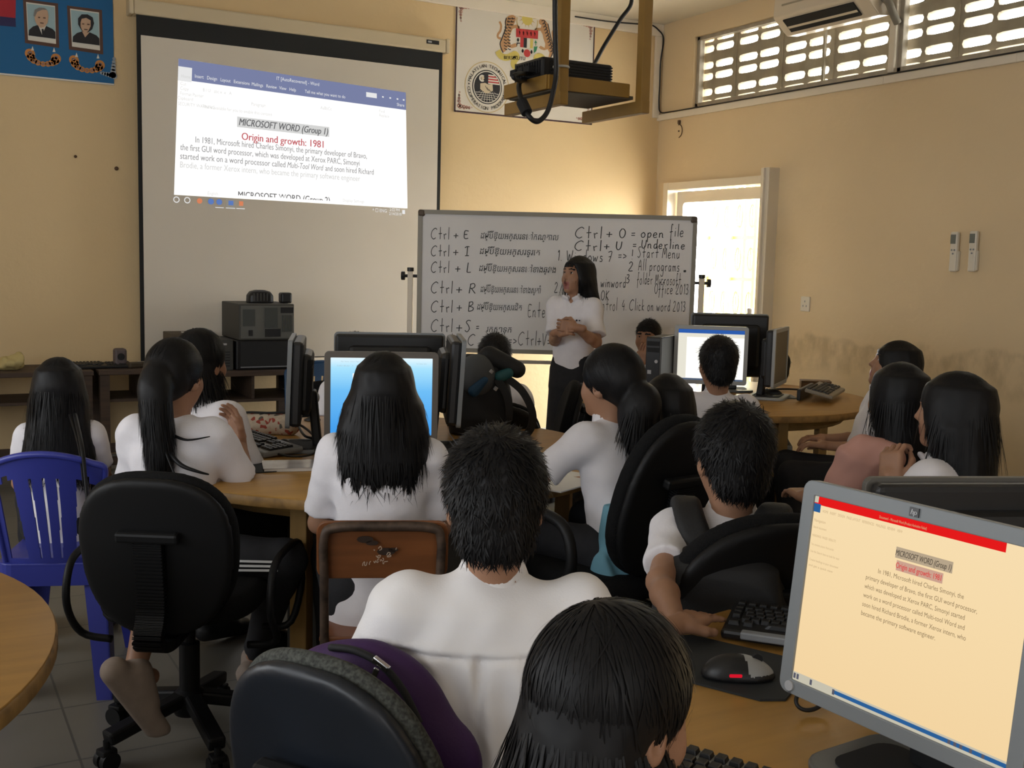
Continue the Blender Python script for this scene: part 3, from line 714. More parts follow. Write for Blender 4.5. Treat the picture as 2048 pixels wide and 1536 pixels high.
    for sd in 'LR':
        z = SDF(AN[sd]-.2, AN[sd]+.22, .009); fo = lg.get(sd, {}).get('foot', (0, .13, -.055))
        if 'fw' in lg.get(sd, {}): fo = _np(Rz.transposed() @ (Vector(lg[sd]['fw'])-loc))-AN[sd]
        tip = AN[sd]+_np(fo)
        ax = unit(_np(fo)); dz = unit(_np((0, 0, 1))-ax*ax[2]); heel = AN[sd]-ax*.045-dz*.045
        z.cone(heel, tip, .039, .033, .01); z.cone(AN[sd]+dz*.01, AN[sd]+(tip-AN[sd])*.5, .042, .036, .02)
        V, Q = z.net(); V[:, 2] = np.maximum(V[:, 2], .002); link('shoe', np_mesh('shoe', [(V, Q)]), shoes or M_SHOED, t)
    # ---- hair
    hp, ex = hair_nets(hair, C, Mh, hs, dict(hopt or {}, seed=seed), rng); link('hair', np_mesh('hair', hp), M_HAIR, t)
    for nm, (mb_, m_) in ex.items(): mb_.build(nm, m_ or M_HAIR, t, smooth=True)
    if extra_fn: extra_fn(t, dict(C=C, Mh=Mh, NB=NB, PV=PV, Mt=Mt, s=s, SH=SH, EL=EL, WR=WR, KN=KN, AN=AN, HP=HP, hs=hs, loc=loc, fz=fz))
    INFO.append((label[:40], tuple(round(q, 2) for q in loc), round(s, 2), round(pz, 2)))
    return t
INFO = []
# ---------------------------------------------------------------- the room
M_FLOOR = mat('floor_tile', (0.20, 0.19, 0.165), 0.45)
def wall_material(name, base, stain):
    m = bpy.data.materials.new(name); m.use_nodes = True; nt = m.node_tree; L = nt.links; b = nt.nodes['Principled BSDF']
    b.inputs['Roughness'].default_value = 0.7; b.inputs['Specular IOR Level'].default_value = 0.3
    tc = nt.nodes.new('ShaderNodeTexCoord')
    def noise(sc, det, stretch=None):
        n = nt.nodes.new('ShaderNodeTexNoise'); n.inputs['Scale'].default_value = sc; n.inputs['Detail'].default_value = det
        if stretch:
            mp = nt.nodes.new('ShaderNodeMapping'); mp.inputs['Scale'].default_value = stretch; L.new(tc.outputs['Object'], mp.inputs['Vector']); L.new(mp.outputs['Vector'], n.inputs['Vector'])
        else: L.new(tc.outputs['Object'], n.inputs['Vector'])
        return n
    def ramp(src, p0, p1, c0, c1):
        r = nt.nodes.new('ShaderNodeValToRGB'); r.color_ramp.elements[0].position = p0; r.color_ramp.elements[1].position = p1
        r.color_ramp.elements[0].color = (*c0, 1); r.color_ramp.elements[1].color = (*c1, 1); L.new(src, r.inputs['Fac']); return r
    n1 = noise(0.8, 4); col = ramp(n1.outputs['Fac'], .3, .7, [c*.95 for c in base], [min(1, c*1.03) for c in base])
    out = col.outputs['Color']
    if stain:                                     # worn, rubbed band where chair backs touch the plaster
        sx = nt.nodes.new('ShaderNodeSeparateXYZ'); L.new(tc.outputs['Object'], sx.inputs[0])
        wob = noise(2.2, 5); ad = nt.nodes.new('ShaderNodeMath'); ad.operation = 'MULTIPLY_ADD'; ad.inputs[1].default_value = .34; L.new(wob.outputs['Fac'], ad.inputs[0]); L.new(sx.outputs['Z'], ad.inputs[2])
        g = ramp(ad.outputs[0], 0.0, 1.0, (0,0,0), (0,0,0)); g.color_ramp.interpolation = 'EASE'
        for p, v in ((.88, 0.0), (.97, .8), (1.13, 1.0), (1.165, .0)):
            e = g.color_ramp.elements.new(min(p/1.5, 1)); e.color = (v, v, v, 1)
        dv = nt.nodes.new('ShaderNodeMath'); dv.operation = 'DIVIDE'; dv.inputs[1].default_value = 1.5; L.new(ad.outputs[0], dv.inputs[0]); L.new(dv.outputs[0], g.inputs['Fac'])
        bl = noise(11, 8, (1, 1, .6)); bm_ = ramp(bl.outputs['Fac'], .40, .66, (0,0,0), (1,1,1))
        mu = nt.nodes.new('ShaderNodeMath'); mu.operation = 'MULTIPLY'; L.new(g.outputs['Color'], mu.inputs[0]); L.new(bm_.outputs['Color'], mu.inputs[1])
        m2 = nt.nodes.new('ShaderNodeMath'); m2.operation = 'MULTIPLY'; m2.inputs[1].default_value = .40; L.new(mu.outputs[0], m2.inputs[0])
        mx = nt.nodes.new('ShaderNodeMix'); mx.data_type = 'RGBA'; L.new(m2.outputs[0], mx.inputs[0]); L.new(out, mx.inputs[6]); mx.inputs[7].default_value = (.23, .15, .08, 1); out = mx.outputs[2]
        g2 = ramp(dv.outputs[0], .30, .78, (1,1,1), (0,0,0)); m3 = nt.nodes.new('ShaderNodeMath'); m3.operation = 'MULTIPLY'; m3.inputs[1].default_value = .16; L.new(g2.outputs['Color'], m3.inputs[0])
        mx2 = nt.nodes.new('ShaderNodeMix'); mx2.data_type = 'RGBA'; L.new(m3.outputs[0], mx2.inputs[0]); L.new(out, mx2.inputs[6]); mx2.inputs[7].default_value = (.42, .30, .16, 1); out = mx2.outputs[2]
    L.new(out, b.inputs['Base Color'])
    nb = noise(26, 4); bp = nt.nodes.new('ShaderNodeBump'); bp.inputs['Strength'].default_value = .10; bp.inputs['Distance'].default_value = .02
    L.new(nb.outputs['Fac'], bp.inputs['Height']); L.new(bp.outputs['Normal'], b.inputs['Normal'])
    return m
M_WALL = wall_material('cream_wall_paint', (0.72, 0.54, 0.305), False)
M_WALLR = wall_material('cream_wall_paint_rubbed', (0.735, 0.575, 0.36), True)
M_CEIL = mat('ceiling_white', (0.74, 0.68, 0.56), 0.8, noise=.03, nscale=2)
M_TRIMW = mat('white_conduit', (0.78, 0.70, 0.58), 0.5)
M_ALU = mat('aluminium_white', (0.72, 0.66, 0.56), 0.35, metal=0.3)
M_ALUD = mat('aluminium_dusty', (0.40, 0.36, 0.29), 0.5, metal=0.3, noise=.2, nscale=15)
M_CONC = mat('breeze_block', (0.44, 0.39, 0.32), 0.9, noise=.18, nscale=9, bump=.3, bscale=40)
M_BASEB = mat('baseboard_tile', (0.50, 0.46, 0.38), 0.5)
M_BLACK = mat('black_plastic', (0.010, 0.010, 0.011), 0.42, noise=.15, nscale=40)
M_BLACKM = mat('black_matte', (0.007, 0.007, 0.008), 0.75)
M_CABLE = mat('black_cable', (0.008, 0.008, 0.009), 0.5)
M_GREYP = mat('grey_plastic', (0.24, 0.25, 0.265), 0.45, noise=.05, nscale=30)
M_SILV = mat('silver_plastic', (0.42, 0.42, 0.43), 0.35, metal=.2)
M_WHITEP = mat('white_plastic', (0.72, 0.66, 0.55), 0.4)
M_PAPER = mat('paper', (0.80, 0.78, 0.74), 0.8)
M_STEEL = mat('chrome', (0.6, 0.6, 0.6), 0.2, metal=1.0)
M_INK = mat('marker_ink', (0.035, 0.04, 0.04), 0.6)

# floor tiles with grout lines (40 cm)
_n = M_FLOOR.node_tree; _b = _n.nodes['Principled BSDF']; _tc = _n.nodes.new('ShaderNodeTexCoord'); _br = _n.nodes.new('ShaderNodeTexBrick')
_br.offset = 0.0; _br.inputs['Scale'].default_value = 1.0; _br.inputs['Brick Width'].default_value = .4; _br.inputs['Row Height'].default_value = .4; _br.inputs['Mortar Size'].default_value = .004
_br.inputs['Color1'].default_value = (.195, .180, .150, 1); _br.inputs['Color2'].default_value = (.175, .163, .138, 1); _br.inputs['Mortar'].default_value = (.10, .095, .085, 1)
_n.links.new(_tc.outputs['Object'], _br.inputs['Vector']); _n.links.new(_br.outputs['Color'], _b.inputs['Base Color'])
_nn = _n.nodes.new('ShaderNodeTexNoise'); _nn.inputs['Scale'].default_value = 2.5; _nn.inputs['Detail'].default_value = 6; _n.links.new(_tc.outputs['Object'], _nn.inputs['Vector'])
_mx = _n.nodes.new('ShaderNodeMix'); _mx.data_type = 'RGBA'; _mx.blend_type = 'MULTIPLY'; _mx.inputs[0].default_value = .35; _n.links.new(_br.outputs['Color'], _mx.inputs[6]); _n.links.new(_nn.outputs['Fac'], _mx.inputs[7]); _n.links.new(_mx.outputs[2], _b.inputs['Base Color'])

TH = 0.20
DY0, DY1, DZ = 6.11, 7.42, 2.115                                     # door opening in the right wall
VY0, VY1, VZ0, VZ1 = 2.70, 7.16, 2.695, 3.255                         # vent window
struct(MB().box(((XL+XR)/2, (YB+YF)/2, -.05), (XR-XL+.6, YF-YB+.6, .1)).build('floor', M_FLOOR))
struct(MB().box(((XL+XR)/2, (YB+YF)/2, ZC+.05), (XR-XL+.6, YF-YB+.6, .1)).build('ceiling', M_CEIL))
struct(MB().box(((XL+XR)/2, YF+TH/2, ZC/2), (XR-XL+.4, TH, ZC)).build('wall_front', M_WALL))
w = MB()
def wr(y0, y1, z0, z1): w.box((XR+TH/2, (y0+y1)/2, (z0+z1)/2), (TH, y1-y0, z1-z0))
wr(YB, DY0, 0, VZ0); wr(DY0, DY1, DZ, VZ0); wr(DY1, YF, 0, VZ0); wr(YB, VY0, VZ0, VZ1); wr(VY1, YF, VZ0, VZ1); wr(YB, YF, VZ1, ZC)
struct(w.build('wall_right', M_WALLR))
w = MB()                                                             # left wall with big windows, lengthened forward to carry the added fill lamp, back wall with two more
def wl(y0, y1, z0, z1): w.box((XL-TH/2, (y0+y1)/2, (z0+z1)/2), (TH, y1-y0, z1-z0))
wl(YB, YF, 0, .95); wl(YB, YF, 2.55, ZC); wl(YB, -1.9, .95, 2.55); wl(5.3, YF, .95, 2.55)
struct(w.build('wall_left', M_WALL))
w = MB()
def wb(x0, x1, z0, z1): w.box(((x0+x1)/2, YB-TH/2, (z0+z1)/2), (x1-x0, TH, z1-z0))
wb(XL-.2, XR+.2, 0, 1.0); wb(XL-.2, XR+.2, 2.5, ZC); wb(XL-.2, -.9, 1.0, 2.5); wb(2.7, XR+.2, 1.0, 2.5)
struct(w.build('wall_back', M_WALL))
def sash(name, O, X, wd, ht, n, depth):
    f = MB(); O, X = Vector(O), Vector(X); Z = Vector((0,0,1)); Y = X.cross(Z)
    for i in range(n+1): f.bar(O+X*(wd*i/n), O+X*(wd*i/n)+Z*ht, .05, .05, up=X)
    for k in (0, 1): f.bar(O+Z*ht*k, O+X*wd+Z*ht*k, .05, .05)
    o = struct(f.build(name, M_ALU)); return o
sash('window_3', (XL-.12, -1.88, .98), (0,1,0), 7.16, 1.54, 7, .05); sash('window_4', (-.88, YB-.12, 1.03), (1,0,0), 3.56, 1.44, 4, .05)  # left sash runs on forward to carry the added fill lamp
M_SKYBLOCK = mat('sky_block', (.70, .68, .62), .8)  # unseen opaque panels added to keep sky light out of the windows
MB().box((XL-.06, 1.7, 1.75), (.01, 7.18, 1.58)).build('sky_block_panel', M_SKYBLOCK, struct(MB().box((XL-.04, 1.7, .965), (.10, 7.2, .03)).build('trim_5', M_ALU)))
MB().box((.9, YB-.06, 1.75), (3.58, .01, 1.48)).build('sky_block_panel', M_SKYBLOCK, struct(MB().box((.9, YB-.04, 1.015), (3.6, .10, .03)).build('trim_6', M_ALU)))
# bright yard outside the door
M_YARD = mat('yard_concrete', (0.62, 0.60, 0.54), 0.9, noise=.1, nscale=1)
struct(MB().box((XR+TH+6.3, 5.5, -.16), (12.5, 20, .1)).build('ground_yard', M_YARD))

# ---- trims: cornice, corner conduit, conduit under the vent window, baseboards
struct(MB().box(((XL+XR)/2, YF-.012, ZC-.05), (XR-XL, .024, .10)).build('trim_1', M_TRIMW, bev=.004))
struct(MB().box((XR-.045, YF-.014, (ZC-.1+2.64)/2+.01), (.06, .026, ZC-.12-2.64), bev=.004).build('trim_2', M_TRIMW))
t3 = MB().box((XR-.012, (YF+2.2)/2, 2.663), (.024, YF-2.2, .05), bev=.004)
for yy in (5.17, 4.2): t3.box((XR-.013, yy, 2.663), (.026, .004, .052))
struct(t3.build('trim_3', M_TRIMW))
struct(MB().box((XR-.006, (YB+DY0-.1)/2, .05), (.012, DY0-.1-YB, .10)).build('baseboard_right', M_BASEB))
struct(MB().box(((XL+XR)/2, YF-.006, .05), (XR-XL, .012, .10)).build('baseboard_front', M_BASEB))

# ---- vent window: breeze blocks outside, framed glass inside
bw = MB(); X0, X1 = XR+.11, XR+.17
cols = []; y = 7.262
for k in range(10):
    a = 7.262-.515*k; cols += [(a-.210, a), (a-.446, a-.236)]
rows = [3.246, 3.164, 3.038, 2.949, 2.828, 2.740]; hh = .0275
ys = sorted({7.40, 2.2} | {round((cols[i][0]+cols[i+1][1])/2, 4) for i in range(len(cols)-1)}); zs = [3.36]+[(rows[i]+rows[i+1])/2 for i in range(5)]+[2.62]
for i in range(len(ys)-1):
    for j in range(6):
        y0, y1, z1, z0 = ys[i], ys[i+1], zs[j], zs[j+1]
        c = [q for q in cols if q[0] > y0-.001 and q[1] < y1+.001]
        if not c: bw.box(((X0+X1)/2, (y0+y1)/2, (z0+z1)/2), (X1-X0, y1-y0, z1-z0)); continue
        ha, hb, hz = c[0][0], c[0][1], rows[j]; cy, cz = (ha+hb)/2, hz; L2 = (hb-ha)/2-hh*.8
        ang = sorted({round(q*2*PI/28, 5) for q in range(28)} | {round(math.atan2(b_-cz, a_-cy) % (2*PI), 5) for a_ in (y0, y1) for b_ in (z0, z1)}); n = len(ang); h = []; ou = []
        for q in ang:
            dy, dz = math.cos(q), math.sin(q); lo_, hi_ = 0.0, .3
            for _ in range(24):
                md = (lo_+hi_)/2; u_ = max(abs(dy*md)-L2, 0)/.8; ins = u_*u_+(dz*md)**2 < hh*hh
                if ins: lo_ = md
                else: hi_ = md
            h.append((cy+dy*lo_, cz+dz*lo_))
            ky = ((y1-cy) if dy > 0 else (y0-cy))/dy if abs(dy) > 1e-6 else 1e9; kz = ((z1-cz) if dz > 0 else (z0-cz))/dz if abs(dz) > 1e-6 else 1e9
            k = min(ky, kz); ou.append((cy+dy*k, cz+dz*k))
        vs = [(X0, a, b) for a, b in ou]+[(X0, a, b) for a, b in h]+[(X1, a, b) for a, b in ou]+[(X1, a, b) for a, b in h]
        fs = []
        for q in range(n):
            r = (q+1) % n; fs += [(q, n+q, n+r, r), (2*n+q, 2*n+r, 3*n+r, 3*n+q), (n+q, 3*n+q, 3*n+r, n+r)]
        bw.add(vs, fs)
for yy in [7.29-.515*k for k in range(10)]: bw.box((X0-.008, yy, 2.98), (.010, .012, .70))
struct(bw.build('wall_outer_blocks', M_CONC))
for nm, y0, y1 in (('window_1', 5.15, VY1), ('window_2', VY0, 5.11)):
    f = MB(); xx = XR+.05
    for (a, b) in ((y0+.018, VZ0), (y1-.018, VZ0)): f.box((xx, a, (VZ0+VZ1)/2), (.05, .036, VZ1-VZ0), bev=.004)
    for z in (VZ0+.022, VZ1-.015): f.box((xx, (y0+y1)/2, z), (.05, y1-y0, .044 if z < 3 else .03), bev=.004)
    if nm == 'window_1': f.box((xx+.01, 6.14-.35, (VZ0+VZ1)/2), (.02, .02, VZ1-VZ0))
    o = struct(f.build(nm, M_ALUD))
    MB().box((xx, (y0+y1)/2, (VZ0+VZ1)/2), (.006, y1-y0-.06, VZ1-VZ0-.06)).build('glass_pane', glass('vent_glass', (.93, .92, .88), .02), o)
struct(MB().box((XR+.035, 5.13, (VZ0+VZ1)/2+.1), (.09, .05, VZ1-VZ0+.18), bev=.006).build('trim_4', M_ALU))

# ---- door
d = MB(); xx = XR-.005
d.box((xx, DY1-.03, DZ/2), (.11, .06, DZ)); d.box((xx, (DY0+.07+DY1-.06)/2, DZ-.03), (.106, DY1-DY0-.128, .058)); d.box((xx-.02, DY0+.035, DZ/2+.02), (.15, .07, DZ+.06), bev=.006)
d.box((xx-.10, DY0+.05, DZ/2+.02), (.03, .03, DZ+.05), bev=.004)
do = struct(d.build('door_1', M_ALU))
lf = MB(); a0, a1 = DY0+.085, DY1-.075; xl = XR+.03
O = (xl, (a0+a1)/2, DZ/2-.02); ring_faces(rrect(a1-a0, DZ-.10, .005, 5), rrect(a1-a0-.16, DZ-.28, .03, 5), O, (0,1,0), (0,0,1), .045, lf)
leaf = lf.build('leaf', M_ALU, do)
MB().box((xl+.02, (a0+a1)/2, DZ/2), (.006, a1-a0-.12, DZ-.22)).build('glass_pane', glass('door_glass', (1,1,1), .03), leaf)
hd = MB().box((xl-.06, a0+.13, 1.02), (.02, .045, .24), bev=.008); hd.tube([(xl-.06, a0+.13, 1.0), (xl-.06, a0+.06, .985)], .009, 8); hd.box((xl-.02, a0+.13, 1.02), (.05, .03, .05))
hd.build('door_handle', M_SILV, leaf)

# folding yellow grille gate seen through the door glass
M_GATE = mat('yellow_gate_paint', (0.85, 0.72, 0.16), 0.6)
g = thing('folding_gate', 'pale yellow folding metal grille seen outside through the glass door', 'gate', (XR+.62, 7.05, -.11))
gx = 0
for k in range(6):
    yy = .62-.16*k; MB().box((.03*(k % 2), yy, 1.22), (.03, .035, 2.5)).build('gate_bar', M_GATE, g)
for z in (.12, .62, 1.05, 1.45, 1.80, 2.15): MB().box((.018, .22, z), (.012, .86, .03)).build('gate_rail', M_GATE, g)
lat = MB()
for k in range(5):
    for z in (.37, .84, 1.25, 1.62, 1.98, 2.3):
        c = Vector((.02, .54-.16*k, z)); lat.tube([c+Vector((0, .035*math.cos(q), .10*math.sin(q))) for q in np.linspace(0, 2*PI, 13)[:-1]], .007, 6, closed=True); lat.tube([c+Vector((0,0,-.1)), c+Vector((0,0,.1))], .006, 6)
lat.build('gate_scrollwork', M_GATE, g)

# ---------------------------------------------------------------- things on the walls
def remote(y_px, label):
    c = at_x(*y_px); t = thing('remote_control', label, 'remote control', (XR, c.y, c.z-.13), 0, 'wall mounted remotes')
    MB().box((-.012, 0, .085), (.024, .062, .12), bev=.006).build('holder', M_WHITEP, t)
    MB().box((-.020, 0, .14), (.026, .052, .24), bev=.008).build('body', M_WHITEP, t)
    MB().box((-.0335, .004, .215), (.003, .036, .055)).build('display', mat('lcd_grey', (.16, .17, .14), .3), t)
    for k, (a, b) in enumerate(((.010, .150), (-.010, .150), (0, .128))): MB().box((-.034, a, b), (.004, .011, .010), bev=.002).build('button', M_GREYP, t)
remote((1913, 507), 'cream air conditioner remote in wall holder, left of the two')
remote((1951, 506), 'cream air conditioner remote in wall holder, right of the two')
c = at_x(1612, 608); t = thing('power_outlet', 'square cream power socket on right wall beside the glass door', 'socket', (XR, c.y, c.z-.06))
MB().box((-.006, 0, .06), (.012, .086, .105), bev=.004).build('faceplate', M_WHITEP, t)
for a, b in ((0, .078), (.016, .046), (-.016, .046)): MB().box((-.0125, a, b), (.003, .006, .013)).build('socket_slot', M_GREYP, t)
c = at_x(1360, 262); hk = MB(); hk.box((XR-.012, c.y, c.z+.07), (.02, .022, .030), bev=.004); hk.tube([(XR-.015, c.y, c.z+.06), (XR-.015, c.y+.002, c.z+.045)], .004, 6)
hk.tube([Vector((XR-.008, c.y+.016-.055*math.cos(q), c.z+.0+.055*math.sin(q))) for q in np.linspace(-1.3, 1.4, 14)], .0035, 6); hk.box((XR-.004, c.y+.012, c.z), (.008, .010, .012))
tag(hk.build('wall_hook', mat('rusty_brown', (.10, .055, .03), .7), origin=(XR, c.y, c.z)), 'small brown hook with a curved wire on wall above glass door', 'hook')
# thin black cable along the cornice, down the corner and along the conduit
cb = [at_y(1150, 33, YF-.03), at_y(1210, 42, YF-.03), at_y(1270, 47.5, YF-.03), at_y(1300, 49, YF-.03), at_y(1317, 60, YF-.03), at_y(1327, 78, YF-.03)]
cb += [Vector((XR-.03, YF-.033, z)) for z in (3.12, 2.95, 2.78)]+[Vector((XR-.03, YF-.06, 2.705)), Vector((XR-.028, YF-.2, 2.694))]+[Vector((XR-.028, y, 2.693)) for y in (7, 6, 5, 4, 3, 2.3)]
tag(MB().tube(smooth_path(cb, 6), .0055, 6).build('wall_cable', M_CABLE, smooth=True), 'thin black cable running down the corner and along the white conduit', 'cable')

# ---- air conditioner over the vent window
c0, c1 = at_x(1590, 62, XR-.24), at_x(1782, 8, XR-.24)
zb = (c0.z+c1.z)/2+.035; y1, y0 = 6.00, 5.16
t = thing('air_conditioner', 'cream wall air conditioner unit mounted high on right wall over vents', 'air conditioner', (XR, (y0+y1)/2, zb-.02))
W = y1-y0
M_AC = mat('ac_plastic', (.66, .57, .44), .4)
prof = [(0, .0), (-.10, -.01), (-.115, .0), (-.222, .085), (-.235, .10), (-.228, .26), (-.19, .295), (0, .295)]
MB().prism(prof, (0, -W/2, 0), (1,0,0), (0,0,1), -W).build('housing', M_AC, t, bev=.008)
sl_ = Matrix.Rotation(math.atan2(.085, .107), 3, 'Y'); MB().box((-.172, .02, .040), (.108, W-.20, .012), rot=sl_).build('air_outlet', M_BLACKM, t)
MB().box((-.165, .02, .030), (.018, W-.21, .008), rot=sl_).build('flap', M_AC, t); MB().box((-.195, .02, .056), (.008, W-.21, .006), rot=sl_).build('flap', M_AC, t)
MB().box((-.232, 0, .17), (.006, W-.16, .012)).build('front_groove', mat('ac_groove', (.38, .33, .24), .6), t)
MB().tube(smooth_path([(-.08, -W/2-.0, .10), (-.08, -W/2-.05, .06), (-.05, -W/2-.06, 0), (-.0, -W/2-.06, -.06)], 5), .025, 8).build('pipe', mat('ac_pipe', (.22, .20, .16), .7), t, smooth=True)
# ---------------------------------------------------------------- projection screen on the front wall
FX, FZ = (1,0,0), (0,0,1)
YS = YF-.09
pTL, pTR, pBL = at_y(281.8, 69.1, YS), at_y(877.7, 140.8, YS), at_y(289.7, 720, YS)
sx0, sx1, sz1, sz0 = (pTL.x+pBL.x)/2, pTR.x, (pTL.z+pTR.z)/2, pBL.z
t = thing('projection_screen', 'pull down projection screen with black border hanging on front wall', 'projection screen', ((sx0+sx1)/2, YF, sz0-.10))
B = (-(sx0+sx1)/2, -YF, -(sz0-.10))
def loc(p): return (p[0]+B[0], p[1]+B[1], p[2]+B[2])
M_SCRN = mat('screen_fabric', (.66, .60, .51), .9, noise=.02, nscale=2); M_SCRB = mat('screen_border', (.010, .011, .011), .8)
bt = at_y(272, 28.5, YS).z
bl, br, bb = at_y(277.5, 400, YS).x, at_y(882.5, 260, YS).x, at_y(281, 727, YS).z
MB().box(loc(((bl+br)/2, YS+.003, (bt+bb)/2)), (br-bl, .004, bt-bb)).build('border', M_SCRB, t)
MB().box(loc(((sx0+sx1)/2, YS-.001, (sz0+sz1)/2)), (sx1-sx0, .003, sz1-sz0)).build('screen_fabric', M_SCRN, t)
k0, k1 = at_y(258, 10, YS-.02), at_y(900, 98, YS-.02)
cs = MB().box(loc(((k0.x+k1.x)/2, YF-.055, bt+.048)), (k1.x-k0.x-.06, .11, .096), bev=.012); cs.build('roller_case', mat('screen_case', (.58, .48, .32), .5), t)
for xx in (k0.x+.015, k1.x-.015): MB().box(loc((xx, YF-.055, bt+.050)), (.03, .115, .105), bev=.008).build('end_cap', mat('screen_case', ()), t)
lb = MB().box(loc((k1.x-.14, YF-.111, bt+.062)), (.10, .004, .028)).build('maker_plate', M_BLACK, t); MB().box(loc((k1.x-.165, YF-.1135, bt+.062)), (.03, .003, .012)).build('maker_plate_mark', M_SILV, lb)
MB().tube([loc((bl-.02, YS, bb+.0)), loc((br+.02, YS, bb))], .016, 10).build('bottom_bar', M_TRIMW, t, smooth=True)
# the projector's picture, as self-glowing polygons in place of its light
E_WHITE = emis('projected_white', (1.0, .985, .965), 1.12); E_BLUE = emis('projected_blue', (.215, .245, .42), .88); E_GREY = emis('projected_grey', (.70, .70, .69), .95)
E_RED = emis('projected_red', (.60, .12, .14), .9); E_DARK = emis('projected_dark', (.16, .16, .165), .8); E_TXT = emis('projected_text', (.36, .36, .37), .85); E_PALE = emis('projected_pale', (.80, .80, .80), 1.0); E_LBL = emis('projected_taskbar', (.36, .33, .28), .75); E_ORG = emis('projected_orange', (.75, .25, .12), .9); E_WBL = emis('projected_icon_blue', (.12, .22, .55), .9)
ITL, ITR, IBR, IBL = [Vector(loc(at_y(*p, YS-.003))) for p in ((357, 117), (811.5, 185), (815, 417), (348, 389.5))]
def iq(u, v, dz=0.0):                                    # keystoned picture: u right, v down, 0..1
    a = ITL.lerp(ITR, u); b = IBL.lerp(IBR, u); p = a.lerp(b, v); return Vector((p.x, p.y-dz, p.z))
def irect(mb, u0, v0, u1, v1, dz): mb.quad(iq(u0, v1, dz), iq(u1, v1, dz), iq(u1, v0, dz), iq(u0, v0, dz))
def itext(mb, s, u, v, h, dz=.0016, align='LEFT', width=None, **k):
    """v is the baseline, h the letter size in picture heights"""
    vs, fs = text_polys(s, 1.0, align, k.get('shear', 0), k.get('bold', 0))
    if not vs: return
    w_ = max(p[0] for p in vs)-min(p[0] for p in vs); sc = (width/w_) if width else h*.43
    cl = k.get('clip'); out = []
    for a, b in vs:
        vv = v-b*h
        if cl: vv = min(vv, cl)
        out.append(iq(u+a*sc, vv, dz))
    mb.add(out, fs)
m = MB(); irect(m, 0, 0, 1, 1, 0); pic = m.build('projected_page_glow', E_WHITE, t)
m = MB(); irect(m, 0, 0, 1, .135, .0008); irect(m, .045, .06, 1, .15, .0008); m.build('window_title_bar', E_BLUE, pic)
def ipart(name, m_, *a_, **k_):
    q = MB(); itext(q, *a_, **k_)
    if q.v: q.build(name, m_, pic)
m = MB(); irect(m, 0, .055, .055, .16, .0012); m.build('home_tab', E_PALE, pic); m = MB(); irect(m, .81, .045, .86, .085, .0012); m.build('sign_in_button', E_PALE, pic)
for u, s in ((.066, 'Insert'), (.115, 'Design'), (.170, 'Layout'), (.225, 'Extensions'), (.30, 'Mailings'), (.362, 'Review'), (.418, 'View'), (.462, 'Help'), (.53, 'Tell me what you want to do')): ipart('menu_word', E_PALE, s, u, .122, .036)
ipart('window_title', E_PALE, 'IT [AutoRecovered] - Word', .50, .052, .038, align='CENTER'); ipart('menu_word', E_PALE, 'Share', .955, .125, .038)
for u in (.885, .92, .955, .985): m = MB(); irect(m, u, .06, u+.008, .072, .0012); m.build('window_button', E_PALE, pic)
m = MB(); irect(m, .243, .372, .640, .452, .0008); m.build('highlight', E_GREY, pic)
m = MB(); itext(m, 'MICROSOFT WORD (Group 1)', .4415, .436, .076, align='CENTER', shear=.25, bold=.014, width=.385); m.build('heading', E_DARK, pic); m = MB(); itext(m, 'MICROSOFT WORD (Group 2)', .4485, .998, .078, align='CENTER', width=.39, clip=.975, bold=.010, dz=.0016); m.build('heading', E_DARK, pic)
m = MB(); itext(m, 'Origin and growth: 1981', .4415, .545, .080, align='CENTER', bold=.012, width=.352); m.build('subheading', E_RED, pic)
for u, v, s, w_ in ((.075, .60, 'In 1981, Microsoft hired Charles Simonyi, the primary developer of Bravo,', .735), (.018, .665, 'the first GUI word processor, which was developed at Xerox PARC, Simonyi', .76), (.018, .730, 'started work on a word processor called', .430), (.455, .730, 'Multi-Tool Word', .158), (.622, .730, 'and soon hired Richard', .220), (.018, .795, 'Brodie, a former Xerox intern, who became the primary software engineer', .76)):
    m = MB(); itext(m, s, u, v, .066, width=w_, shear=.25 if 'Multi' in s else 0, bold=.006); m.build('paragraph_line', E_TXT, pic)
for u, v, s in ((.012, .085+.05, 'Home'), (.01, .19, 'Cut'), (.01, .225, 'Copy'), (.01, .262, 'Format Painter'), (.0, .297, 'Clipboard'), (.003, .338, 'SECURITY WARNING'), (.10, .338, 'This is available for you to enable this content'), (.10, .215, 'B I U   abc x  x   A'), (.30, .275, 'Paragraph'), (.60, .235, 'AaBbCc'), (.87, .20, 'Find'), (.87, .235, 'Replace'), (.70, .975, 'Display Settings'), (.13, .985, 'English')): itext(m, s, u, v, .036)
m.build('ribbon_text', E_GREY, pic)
# taskbar icons under the page
m = MB()
for u in (.0, .047, .095, .145): pass
for u, r in ((.010, .010), (.052, .011)):
    c = iq(u, 1.035, 0); m.tube([c+Vector((math.cos(q)*.018, 0, math.sin(q)*.018)) for q in np.linspace(0, 2*PI, 13)[:-1]], .003, 5, closed=True)
irect(m, .163, 1.075, .197, 1.080, 0); irect(m, .205, 1.075, .243, 1.080, 0); irect(m, .248, 1.075, .282, 1.080, 0)
itext(m, '^ □ ENG', .835, 1.045, .04, 0); itext(m, '2:02 PM', .915, 1.03, .034, 0); itext(m, '2/14/2018', .912, 1.065, .034, 0); irect(m, .975, 1.015, .988, 1.05, 0)
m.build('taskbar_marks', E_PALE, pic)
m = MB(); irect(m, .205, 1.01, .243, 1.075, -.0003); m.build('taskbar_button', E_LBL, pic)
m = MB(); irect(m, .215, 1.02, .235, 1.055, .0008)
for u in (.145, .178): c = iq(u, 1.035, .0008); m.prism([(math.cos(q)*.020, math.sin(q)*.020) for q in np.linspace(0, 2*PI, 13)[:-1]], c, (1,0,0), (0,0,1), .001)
m.build('taskbar_icon', E_WBL, pic)
